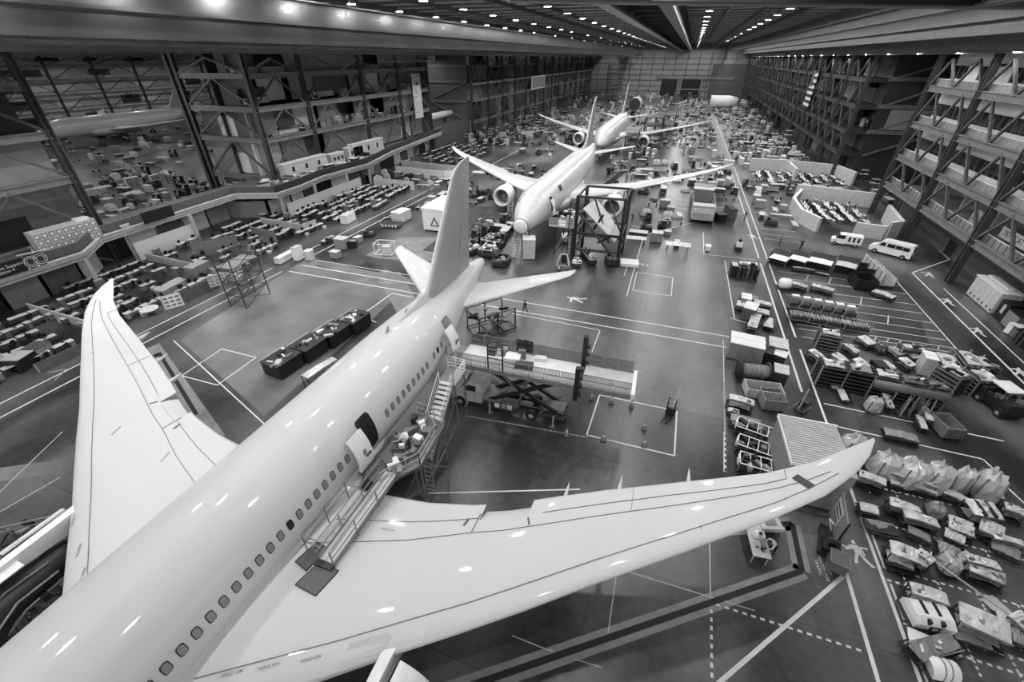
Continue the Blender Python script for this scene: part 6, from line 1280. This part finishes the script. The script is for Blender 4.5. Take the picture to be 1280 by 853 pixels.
# ------------------------------------------------------------------ nose dock of the second airliner
t = T('dock_tower','dock'); PX = ((-11.3,58.6),(-5.0,58.9),(-11.2,64.5),(-5.0,64.8))
for x, y in PX: t.p('tower_post', MB().bar((x,y,0),(x,y,9.5),.42,.42,'dark'))
tb = MB()
for a, b_ in ((0,1),(1,3),(3,2),(2,0)):
    for z in (9.4,4.3,2.0): tb.bar((*PX[a],z),(*PX[b_],z),.2,.3,'steel_dark')
tb.bar((*PX[0],7.5),(*PX[1],.6),.28,.28,'steel_dark'); tb.bar((*PX[1],5),(*PX[3],1),.2,.2,'dark'); tb.bar((*PX[0],4.4),(*PX[1],4.4),.2,.2,'dark'); t.p('tower_beam', tb)
ldr = MB()
for x in (-12.2,-11.4): ldr.bar((x,58.2,0),(x,58.2,8.8),.12,.12,'dark')
for k in range(24): ldr.bar((-12.2,58.2,.3+.36*k),(-11.4,58.2,.3+.36*k),.07,.07,'steel_dark')
t.p('ladder', ldr); t.p('ramp_panel', MB().prism([at(729,262,6.6),at(745,250,6.6),at(778,292,3.2),at(768,304,3.2)],(0,0,.2),'pale')); rl = MB()
for p, q in (((-10.2,66,7.4),(-6.6,59.6,3.1)),((-8.4,67,7.4),(-4.6,60.6,3.1)),((-8.4,61.5,2.2),(-6.2,60,4.0)),((-9.5,62,3.5),(-8.0,61,6.5))): rl.bar(p,q,.16,.3,'dark')
t.p('ramp_beam', rl); t.put('dark steel dock tower with a slanting pale panel beside the nose of the second airliner', (0,0,0))
t = T('door_platform','platform'); t.p('platform_deck', MB().bx(-15.4,-11.6,59.5,62.4,4.55,4.75,'pale').bx(-14.6,-11.6,62.4,66.5,4.55,4.75,'gray')); rl = MB()
for x in (-15.4,-14.1,-12.9,-11.7): rl.bar((x,59.5,4.7),(x,59.5,5.9),.08,.08,'steel_light')
for z in (5.2,5.85): rl.bar((-15.4,59.5,z),(-11.6,59.5,z),.07,.07,'steel_light')
rl.bx(-15.3,-14.0,59.48,59.52,4.8,5.8,'gray'); rl.bx(-12.9,-11.8,59.48,59.52,4.8,5.8,'pale'); t.p('guard_rail', rl); lg = MB()
for x in (-14.6,-12.0):
    for y in (60.2,66): lg.bar((x,y,0),(x,y,4.55),.18,.18,'dark')
lg.bar((-14.6,60.2,.3),(-12,60.2,4.4),.12,.12,'dark'); t.p('platform_leg', lg); bx2 = MB(); rr = random.Random(5)
for k in range(12): bx2.box((rr.uniform(-14.2,-12),rr.uniform(62.5,66),5.0),(rr.uniform(.3,.9),rr.uniform(.3,.8),rr.uniform(.3,.9)),('white','dark','gray','pale')[k % 4],rr.random())
t.p('platform_load', bx2); t.put('railed platform at the open front door of the second airliner', (0,0,0))
for i, (px, py, w, l, h, m, lb) in enumerate(((588,318,1.8,3.0,1.1,'white','white-topped tool cart cluster nearest the first tail fin'),(575,340,1.6,2.2,1.2,'pale','pale heaped cart half hidden by the first tail fin'),(615,305,2.0,3.6,1.2,'white','upper white-loaded cart left of the nose stairs'),(612,318,2.0,3.4,1.3,'white','lower white-loaded cart left of the nose stairs'),(627,330,2.2,3.2,1.0,'dark','dark open bin with a white rim left of the nose stairs'),(612,288,1.6,2.6,1.4,'white','small white carts under the left engine inlet'),(721,334,1.0,1.6,.9,'white','white-topped cart at the foot of the dock ladder'),(765,330,1.8,2.2,1.2,'gray','wire cage cart under the front edge of the dock tower'),(735,325,1.2,4.5,1.0,'pale','row of pale boxes inside the dock tower base'))):
    c = at(px,py); t = T('tool_cart','cart'); t.p('cart_frame', frame_mb(w,l,.25,.1,'dark').box((0,0,h*.5),(w*.95,l*.95,h*.6),'darkgray')); q = MB(); rr = random.Random(i+200)
    for k in range(16): q.box((rr.uniform(-.4,.4)*w,rr.uniform(-.45,.45)*l,h*.8+rr.uniform(.05,.3)),(rr.uniform(.2,.6),rr.uniform(.2,.6),rr.uniform(.15,.45)),(m,m,'dark','black','gray')[rr.randrange(5)],rr.random()*3)
    q.bar((-w/2,-l/2,h),(w/2,-l/2,h),.07,.07,m); q.bar((-w/2,-l/2,h),(-w/2,l/2,h),.07,.07,m); t.p('cart_load', q); casters(t,w,l); t.put(lb,(c.x,c.y,0),-.3+.1*i)
for i, (px, py, rz, lb) in enumerate(((645,318,0,'ladder stairs right under the radome of the second airliner'),(638,276,.3,'ladder stairs beside the left engine of the second airliner'))):
    t = T('step_ladder','ladder'); s = MB()
    for x in (-.45,.45): s.bar((x,-1.4,0),(x,1.4,3.4),.1,.1,'steel'); s.bar((x,1.4,0),(x,1.4,3.4),.1,.1,'steel'); s.bar((x,-1.4,1),(x,1.4,4.4),.06,.06,'steel_light')
    t.p('ladder_frame', s)
    for k in range(10): t.p('step', MB().box((0,-1.3+.27*k,.2+.33*k),(.9,.28,.05),'steel_light'))
    c = at(px,py); t.put(lb,(c.x,c.y,0),rz)
crate('white cabinet unit on a stand below the nose of the second airliner', (654,322), (668,322), 1.8, 3.0, 'pale', 'white', 2, name='nose_cabinet', cat='cabinet')
t = T('nose_jack','jack'); s = MB()
for x in (-.9,.9): s.bar((x,-.6,0),(x*.5,0,1.6),.16,.16,'pale')
s.bar((-.9,-.6,.1),(.9,-.6,.1),.12,.12,'pale').bar((-.5,0,1.6),(.5,0,1.6),.14,.14,'pale').box((0,.3,.8),(.6,.5,1.2),'dark').bar((.2,.4,1.2),(.6,3.4,.8),.2,.2,'steel'); t.p('jack_frame', s); c = at(704,331); t.put('pale A-frame jack standing left of the dock tower', (c.x,c.y,0), .2)
t = T('floor_box','box'); t.p('box_body', MB().bx(-1.3,1.3,-1.0,1.0,.05,.5,'white')); t.p('box_skid', MB().bx(-1.2,1.2,-.9,.9,0,.05,'dark')); c = at(786,331); t.put('flat white box on the floor right of the dock tower', (c.x,c.y,0), .1)
t = T('white_cart','cart'); t.p('cart_body', MB().box((0,0,.8),(1.0,2.2,.6),'pale').box((0,0,1.15),(1.1,2.3,.1),'white')); casters(t,.9,2.0); c = at(706,303); t.put('small pale cart between the nose platform and the A-frame jack', (c.x,c.y,0), .3)
t = T('hull_stair','stairs'); s = MB().prism([(-.6,-.1,0),(.6,-.1,0),(.6,.1,0),(-.6,.1,0)],(0,0,.01),'gray'); s.bar((0,-5,5.6),(0,4,.6),1.8,.18,'pale').bar((-.9,-5,6.4),(-.9,4,1.4),.07,.07,'steel_light').bar((.9,-5,6.4),(.9,4,1.4),.07,.07,'steel_light')
for x in (-.8,.8): s.bar((x,-4.8,0),(x,-4.8,5.5),.14,.14,'steel'); s.bar((x,0,0),(x,0,2.8),.12,.12,'steel')
t.p('stair_flight', s); t.put('long pale stair ramp at the rear right door of the second airliner', (-11.8,100,0), .5)
# stand with pale covers, lift truck by the aisle
def cargo_lift(label, c, rz):
    t = T('cargo_loader','truck'); s = MB().bx(-2,2,-8.4,8.0,.5,.9,'dark').bx(-1.9,1.9,-8.3,-4.2,.9,2.6,'pale').bx(-1.8,1.8,2.5,7.8,.9,3.4,'gray'); t.p('loader_body', s); t.p('front_plate', MB().prism([(-1.9,-8.6,.7),(1.9,-8.6,.7),(1.9,-8.0,3.0),(-1.9,-8.0,3.0)],(0,.12,0),'gray')); t.p('white_top', MB().bx(-1.9,1.9,2.2,3.6,3.4,3.6,'white').bx(-1.7,.3,-4,-2,1,2.0,'pale').bx(-1.8,1.8,-1.0,.5,1,1.6,'dark')); r = MB()
    for x in (-1.9,1.9): r.bar((x,-8,2.8),(x,2.5,3.0),.1,.1,'steel_light'); r.bar((x,-4,.9),(x,-4,2.9),.1,.1,'steel')
    t.p('side_rail', r)
    for x in (-1.6,1.6):
        for y in (-6.5,5.5): t.p('wheel', wheel_mb(x,y,.5,.16,(1,0,0)))
    t.put(label, c, rz)
cargo_lift('large cargo loader with a tilted grey front plate beside the aisle lines', (6.6,91.5,0), 0)
t = T('small_box','box'); t.p('box_body', MB().bx(-.4,.4,-.6,.6,.1,.8,'white').bx(-.45,.45,-.3,.5,.15,.5,'dark')); 
for x in (-.3,.3):
    for y in (-.4,.4): t.p('wheel', wheel_mb(x,y,.1,.05,(1,0,0)))
c = at(884,313); t.put('small white box cart alone on the floor below the cargo loader', (c.x,c.y,0))
t = T('ride_cart','cart'); t.p('cart_body', MB().bx(-.5,.5,-.8,.8,.2,.6,'darkgray').bx(-.4,.4,-.7,0,.6,1.3,'white').box((0,-.2,1.5),(.4,.4,.4),'black'))
for x in (-.4,.4):
    for y in (-.6,.6): t.p('wheel', wheel_mb(x,y,.2,.07,(1,0,0)))
c = at(922,312); t.put('small ride-on cart with a white body near the aisle line', (c.x,c.y,0))
crate('dark pallet of parts right of the cargo loader', (894,275), (904,275), 2.2, 1.2, 'dark', 'darkgray', 3); crate('tall dark upright crate next to the aisle line by the loader', (907,273), (914,273), 3.0, 2.0, 'mid', 'dark', 3)
# cubicle compound at the right wall
for lb, pts, h in (('long pale cubicle wall behind the desks at the right columns',[(25.4,108),(38.5,105)],2.8),('pale curved cubicle wall on the aisle side of the right compound',[(26,106),(23.2,98),(23.2,90),(25.2,85)],2.4),('tall pale cubicle wall beside the right columns',[(38.0,96),(36.8,86),(34.8,84.5)],2.9),('pale front wall of the right compound, broken row',[(34.5,84.5),(30.5,85.3)],2.2),('second pale compound wall further along the right columns',[(19,134),(27,135),(38,132),(40,124)],3.0),('pale cross wall of the second right compound',[(28,135),(28.4,126)],2.6)):
    partition(lb, pts, h, 'pale', px=False, tk=.5)
desks(25.5, 36, 91, 104, 'inside the pale cubicle compound at the right columns', False, 9, .95, 2.0, 1.8); desks(20, 38, 121, 132, 'inside the second pale compound on the right', False, 10, .9, 2.4, 2.0)
# stands and ducts round the left engine of the foreground airliner
for i, (px, py, rz, lb) in enumerate(((30,735,.6,'dark tubular engine stand beside the left engine of the foreground airliner'),(15,775,.6,'lower dark engine stand in front of the left engine at the picture corner'),(62,655,.65,'long dark tool rail between the left wing edge and the engine cowl'))):
    t = T('engine_stand','stand'); L_ = (3.6,3.2,5.0)[i]; f = frame_mb(L_,1.1,.35,.09,'dark')
    for k in range(6): x = -L_/2+L_*k/5; f.bar((x,-.5,.35),(x,-.3,1.3),.06,.06,'steel_dark').bar((x,.5,.35),(x,.3,1.1),.06,.06,'steel')
    f.bar((-L_/2,-.3,1.3),(L_/2,-.3,1.3),.06,.06,'steel').bar((-L_/2,.3,1.1),(L_/2,.3,1.1),.06,.06,'steel_light'); t.p('stand_frame', f); rr = random.Random(i+300)
    m_ = MB()
    for k in range(12): m_.box((rr.uniform(-.45,.45)*L_, rr.uniform(-.4,.4), .5+rr.random()*.6),(rr.uniform(.2,.8),rr.uniform(.1,.4),rr.uniform(.1,.3)),('dark','black','steel','gray')[rr.randrange(4)],rr.random()*3)
    t.p('stand_parts', m_); casters(t,L_,1.0); c = at(px,py,.8); t.put(lb,(c.x,c.y,0),rz)
# ------------------------------------------------------------------ dense equipment further away: individual pieces from a few shared kinds
K = {}
def kind(nm, cat, mb): t = T(nm, cat); t.p(nm, mb); K[nm] = t
kind('slat_cart','cart', frame_mb(3.2,1.4,.3,.1).box((0,0,.75),(3.0,1.3,.6),'steel_dark').box((0,0,1.1),(3.1,1.4,.08),'pale').bar((-1.5,-.6,0),(-1.5,-.6,1.2),.1,.1,'steel').bar((1.5,.6,0),(1.5,.6,1.2),.1,.1,'steel').bar((1.5,-.6,0),(1.5,-.6,1.2),.1,.1,'steel').bar((-1.5,.6,0),(-1.5,.6,1.2),.1,.1,'steel'))
kind('tool_rack','rack', frame_mb(2.0,1.0,.1,.1,'dark').bar((-1,0,.1),(-1,0,2.2),.1,.9,'dark').bar((1,0,.1),(1,0,2.2),.1,.9,'dark').box((0,0,.8),(2,.9,.08),'steel').box((0,0,1.5),(2,.9,.08),'steel').box((-.4,0,1.1),(.7,.6,.5),'gray').box((.5,0,1.8),(.7,.7,.5),'pale').box((0,0,2.2),(2,.9,.06),'steel_dark'))
kind('work_bench','bench', MB().box((0,0,.9),(2.4,1.0,.08),'cover').bx(-1.1,-.9,-.4,.4,0,.86,'dark').bx(.9,1.1,-.4,.4,0,.86,'dark').box((0,.4,1.3),(2.2,.06,.7),'gray').box((.3,0,1.05),(.6,.4,.25),'dark').box((-.6,.1,1.0),(.4,.4,.14),'pale'))
kind('parts_crate','crate', MB().bx(-.9,.9,-.7,.7,.12,1.3,'gray').bx(-.95,.95,-.75,.75,1.3,1.38,'pale').bx(-.8,.8,-.6,-.4,0,.12,'dark').bx(-.8,.8,.4,.6,0,.12,'dark'))
kind('dark_dolly','dolly', frame_mb(2.4,1.6,.3,.12,'dark').bx(-1.1,-.9,-.7,.7,0,.3,'rubber').bx(.9,1.1,-.7,.7,0,.3,'rubber').box((0,0,.6),(2.2,1.4,.5),'darkgray').box((.5,.2,1.0),(.8,.7,.4),'steel').box((-.6,-.2,1.0),(.6,.8,.5),'black').bar((-1.2,-.7,.3),(-1.2,-.7,1.5),.08,.08,'steel').bar((-1.2,.7,.3),(-1.2,.7,1.5),.08,.08,'steel').bar((-1.2,-.7,1.5),(-1.2,.7,1.5),.08,.08,'white'))
kind('panel_trestle','trestle', sheet_mb(3.6,1.3,1.05,'cover',.02,.12,5,.08,6,3).bar((-1.5,-.5,0),(-1.4,-.4,1),.09,.09,'steel').bar((1.5,-.5,0),(1.4,-.4,1),.09,.09,'steel').bar((1.5,.5,0),(1.4,.4,1),.09,.09,'steel').bar((-1.5,.5,0),(-1.4,.4,1),.09,.09,'steel'))
kind('work_stand','stand', MB().box((0,0,2.4),(2.2,1.6,.12),'pale').bar((-1,-.7,0),(-1,-.7,3.4),.1,.1,'steel_dark').bar((1,-.7,0),(1,-.7,3.4),.1,.1,'steel_dark').bar((1,.7,0),(1,.7,3.4),.1,.1,'steel_dark').bar((-1,.7,0),(-1,.7,3.4),.1,.1,'steel_dark').bar((-1,-.7,3.4),(1,-.7,3.4),.08,.08,'white').bar((-1,.7,3.4),(1,.7,3.4),.08,.08,'white').bar((-1,-.7,.2),(1,-.7,2.3),.08,.08,'steel').bar((-1,.7,2.3),(1,.7,.2),.08,.08,'steel').box((.4,0,2.7),(.7,.6,.5),'dark'))
kind('wrapped_part','part', drape_mb(2.0,1.4,1.4,'pale',9,.1).bx(-1.2,1.2,-.8,.8,0,.12,'dark'))
kind('supply_cabinet','cabinet', MB().bx(-.5,.5,-1.2,1.2,0,2.0,'pale').bx(-.53,.53,-1.23,1.23,2.0,2.06,'white').bx(.5,.53,-1.1,-.05,.15,1.9,'gray').bx(.5,.53,.05,1.1,.15,1.9,'gray'))
def scatter(x0, x1, y0, y1, n, kinds, where, seed, aligned=True, clear=None, gap=1.7):
    r = random.Random(seed); done = []; tries = 0; k = 0
    while k < n and tries < n*12:
        tries += 1; x, y = r.uniform(x0, x1), r.uniform(y0, y1)
        if clear and clear(x, y): continue
        if any((x-a)**2+(y-b_)**2 < gap*gap for a, b_ in done[-260:]): continue
        done.append((x, y)); nm = r.choice(kinds); k += 1; t = K[nm]; w = nm.replace('_', ' '); s = r.uniform(.65,1.1)
        t.put(f'{w} {where}', (x, y, 0), (r.choice((0, PI/2, PI)) if aligned else r.uniform(0, 6.3))+r.uniform(-.12,.12), (s, s*r.uniform(.85,1.15), s*r.uniform(.8,1.3)), f'{w} pieces {where}')
ALL = list(K); LOW = ['slat_cart','work_bench','parts_crate','dark_dolly','panel_trestle','wrapped_part']; TALL = ['tool_rack','tool_rack','work_stand','dark_dolly','supply_cabinet']
scatter(17, 36, 109, 119, 34, LOW+['tool_rack'], 'in the crowded strip between the two right compounds', 1, gap=2.2)
scatter(16.8, 36, 137, 200, 150, ALL, 'in the far right storage field under the flag', 2, gap=2.4)
scatter(17, 36, 200, 385, 170, ALL, 'in the farthest right storage field', 3, gap=3.2)
scatter(17, 22.5, 84, 108, 14, LOW, 'on the striped floor left of the right compound', 4, gap=3.2)
scatter(3, 14, 100, 135, 26, LOW+TALL, 'left of the right aisle beyond the cargo loader', 5, gap=2.4)
scatter(-5, 14, 135, 390, 190, ALL, 'in the far centre field right of the third airliner', 6, gap=2.8, clear=lambda x, y: x > 12.6 or (y < 160 and x < 3))
scatter(-13, 2, 100, 135, 32, LOW+['work_stand'], 'between the second and third airliner on their right side', 7, gap=2.3, clear=lambda x, y: -14 < x < -9 and 92 < y < 106)
scatter(-4, 3, 66, 92, 16, LOW, 'under the right wing of the second airliner', 8, gap=2.2)
scatter(-47, -30, 84, 92, 12, ['dark_dolly','slat_cart','tool_rack'], 'under the left wing of the second airliner', 9, gap=2.4)
scatter(-46, -24, 102, 118, 22, ['slat_cart','dark_dolly','panel_trestle','work_bench'], 'on the open floor left of the second tail', 10, gap=2.6)
scatter(-72, -50, 88, 97, 24, LOW, 'beyond the large desk field along the left deck', 11, gap=2.1)
scatter(-72, -50, 150, 235, 190, ALL, 'in the crowded strip along the far left trusses', 12, gap=2.2)
scatter(-72, -28, 235, 392, 130, ALL, 'in the farthest left field before the end wall', 13, gap=3.4)
scatter(-50, -26, 135, 235, 70, ALL, 'left of the third airliner', 14, gap=2.8, clear=lambda x, y: x > -32 and y < 150)
scatter(-28, -6, 212, 390, 90, ALL, 'behind the third airliner tail', 15, gap=3.0)
scatter(-25, -13, 116, 132, 12, TALL, 'around the nose of the third airliner', 16, gap=2.2, clear=lambda x, y: -22.5 < x < -17)
scatter(-13, -6, 138, 165, 26, TALL, 'beside the right flank of the third airliner', 17, gap=1.8)
scatter(-47, -40, 48, 58, 7, ['dark_dolly','parts_crate'], 'on the pale slab near the left aisle corner', 18, gap=3.0, clear=lambda x, y: x > -43)
scatter(-28.5, -23, 56, 74, 16, ['dark_dolly','tool_rack','slat_cart'], 'under the left engine of the second airliner', 19, gap=1.9)
scatter(-46, -36, 72, 84, 14, LOW, 'beyond the white box trailer along the left aisle', 20, gap=2.3)
scatter(-130, -79, 38, 78, 120, ALL, 'on the floor of the neighbouring bay near the opening', 21, gap=3.0)
scatter(-220, -130, 60, 170, 150, ALL, 'deep in the neighbouring bay', 22, gap=4.0, clear=lambda x, y: -197 < x < -187)
scatter(42, 74, 103, 129, 46, ALL, 'inside the open bay behind the right columns', 23, gap=2.6)
scatter(42.8, 45.5, 30, 98, 0, ALL, '', 24)
# things inside the truss floors of both side walls
scat = random.Random(99)
for X0, X1, ys, zs, wh in ((-79,-76,(70,132),(11.4,16.7),'on the upper floors of the left truss building'),(43,45,(134,300),(5.4,10.1,15.3),'on the upper floors of the far right truss wall')):
    for z in zs:
        for i in range(26 if X0 < 0 else 34):
            nm = scat.choice(['parts_crate','tool_rack','supply_cabinet','work_bench']); 
            K[nm].put(f"{nm.replace('_',' ')} {wh}", (scat.uniform(X0,X1), scat.uniform(*ys), z+.02), scat.choice((0,PI/2)), None, f"{nm.replace('_',' ')} pieces {wh}")
# dock scaffolds round the third airliner
def scaffold(label, x, y, w, l, h, lev):
    t = T('dock_scaffold','scaffold'); f = MB()
    for a in (-w/2,w/2):
        for k in range(3): f.bar((a,-l/2+l*k/2,0),(a,-l/2+l*k/2,h),.22,.22,'dark')
    t.p('scaffold_post', f); g = MB()
    for k in range(1,lev+1):
        z = h*k/lev; g.bx(-w/2,w/2,-l/2,l/2,z-.2,z,'steel_dark')
        for a in (-w/2,w/2): g.bar((a,-l/2,z+.9),(a,l/2,z+.9),.08,.08,'steel'); g.bar((a,-l/2,z-h/lev),(a,0,z),.14,.14,'dark'); g.bar((a,0,z),(a,l/2,z-h/lev),.14,.14,'dark')
    t.p('scaffold_floor', g); t.put(label,(x,y,0))
scaffold('dark dock scaffold on the right flank of the third airliner, nearest its nose', -13.3, 150, 3.2, 14, 6.5, 2); scaffold('dark dock scaffold over the right wing root of the third airliner', -9, 176, 6, 12, 8, 3); scaffold('dark dock scaffold left of the third airliner under its wing', -33, 158, 5, 10, 4, 2); scaffold('tall dark tower standing behind the third airliner near the end wall', -46, 330, 8, 16, 21, 5); scaffold('low wide scaffold left of the tall dark tower', -60, 350, 22, 10, 9, 2); scaffold('dark scaffold right of the third tailplane', -6, 195, 7, 9, 7, 2); scaffold('scaffold in front of the end wall doors', 0, 360, 16, 10, 7, 2)
def barrel(label, p, q, r, m='white'):
    t = T('fuselage_section','fuselage section'); p = Vector(p); q = Vector(q); d = (q-p); L = d.length
    s = MB(); s.lathe((0,0,0), d, [(0,r*.96),(0,r),(L*.7,r),(L,r*.72),(L,.05)], 28, m); s.lathe((0,0,0), d, [(.05,r*.96),(.06,.05)], 28, 'darkgray'); t.p('hull_shell', s); c = MB()
    for f in (.2,.75): v = d*f; c.box((v.x,v.y,-r*.5-(p.z-r)*.5),(1.2 if abs(d.y) > abs(d.x) else .6,.6,r+(p.z-r)),'steel_dark')
    t.p('cradle', c); t.put(label, p)
barrel('white fuselage section lying in cradles before the end wall, right side', (13,300,4.3), (27,300,4.3), 3.0); barrel('pale round hull end standing behind the third airliner tail', (-25,262,4.6), (-25,278,4.6), 3.0, 'pale'); barrel('long pale roll-shaped hull piece on the left ledge between the truss buildings', (-80.5,138,8.2), (-80.5,160,8.2), 1.0, 'white')
r4 = make_plane('airliner parked in the neighbouring bay, seen through the left opening', -191, 108, 'plane_skin', 'fin_gray', False); r4['group'] = 'airliners nose to tail on the assembly line'; del r4['group']
# ------------------------------------------------------------------ lamps
lb = MB(); lb.lathe((0,0,0), (0,0,1), [(.0,.62),(.45,.3),(.8,.2),(.8,.02)], 14, 'steel_light'); lb.cyl((0,0,.8),(0,0,2.8),.06,.06,6,'steel')
ll = MB(); ll.add([(.5*cos(2*PI*i/12), .5*sin(2*PI*i/12), .03) for i in range(12)], [tuple(range(11,-1,-1))], 'lamp')
me_l = ll.mesh('lamp_lens')
LAMP = T('hall_lamp', 'lamp'); LAMP.p('lamp_housing', lb); LAMP.parts.append(('lamp_lens', me_l, [], None))
rows = {-62:'leftmost', -49:'second', -24.3:'third', .9:'fourth', 27:'fifth'}
for x in (-62, -45, -34, -20.9, .85, 12, 23.5):  # visible rows plus extra rows added to even out the light
    for k in range(33):
        y = 2+12*k
        if x > 10 and y < 24: continue
        if -20 > x > -22 or 0 < x < 1 or x > 20 or k < 12 or k % 2 == 0:
            LAMP.put('bright round lamp hanging in a long row under the hall roof', (x, y+(3 if x > 0 else 0), 31.0), 0, None, 'roof lamps in long rows')
for k in range(25):
    LAMP.put('small bright lamp under the crane girder along the right wall', (XR-1.0, 36+14.5*k, 25.62), 0, (.5,.5,.12), 'lamps under the right crane girder')
for k in range(36):  # fill lamps added to brighten the neighbouring bay
    LAMP.put('added fill lamp under the low roof of the neighbouring bay behind the left wall', ((-92,-125,-160,-205)[k % 4], 40+4.2*k, 24.6), 0, (.95,.95,.6), 'added fill lamps of the neighbouring bay')
w = bpy.data.worlds.new('World'); bpy.context.scene.world = w; w.use_nodes = True
w.node_tree.nodes['Background'].inputs[0].default_value = (1,1,1,1); w.node_tree.nodes['Background'].inputs[1].default_value = WORLD
s = bpy.context.scene; s.view_settings.view_transform = 'Standard'; s.view_settings.look = 'None'; s.view_settings.gamma = 1; s.view_settings.use_curve_mapping = False; s.view_settings.exposure = EXPO
s.cycles.use_denoising = True; s.cycles.max_bounces = 6; s.cycles.diffuse_bounces = 3; s.cycles.glossy_bounces = 3; s.cycles.transparent_max_bounces = 8; s.cycles.use_light_tree = True; s.cycles.sample_clamp_indirect = 6
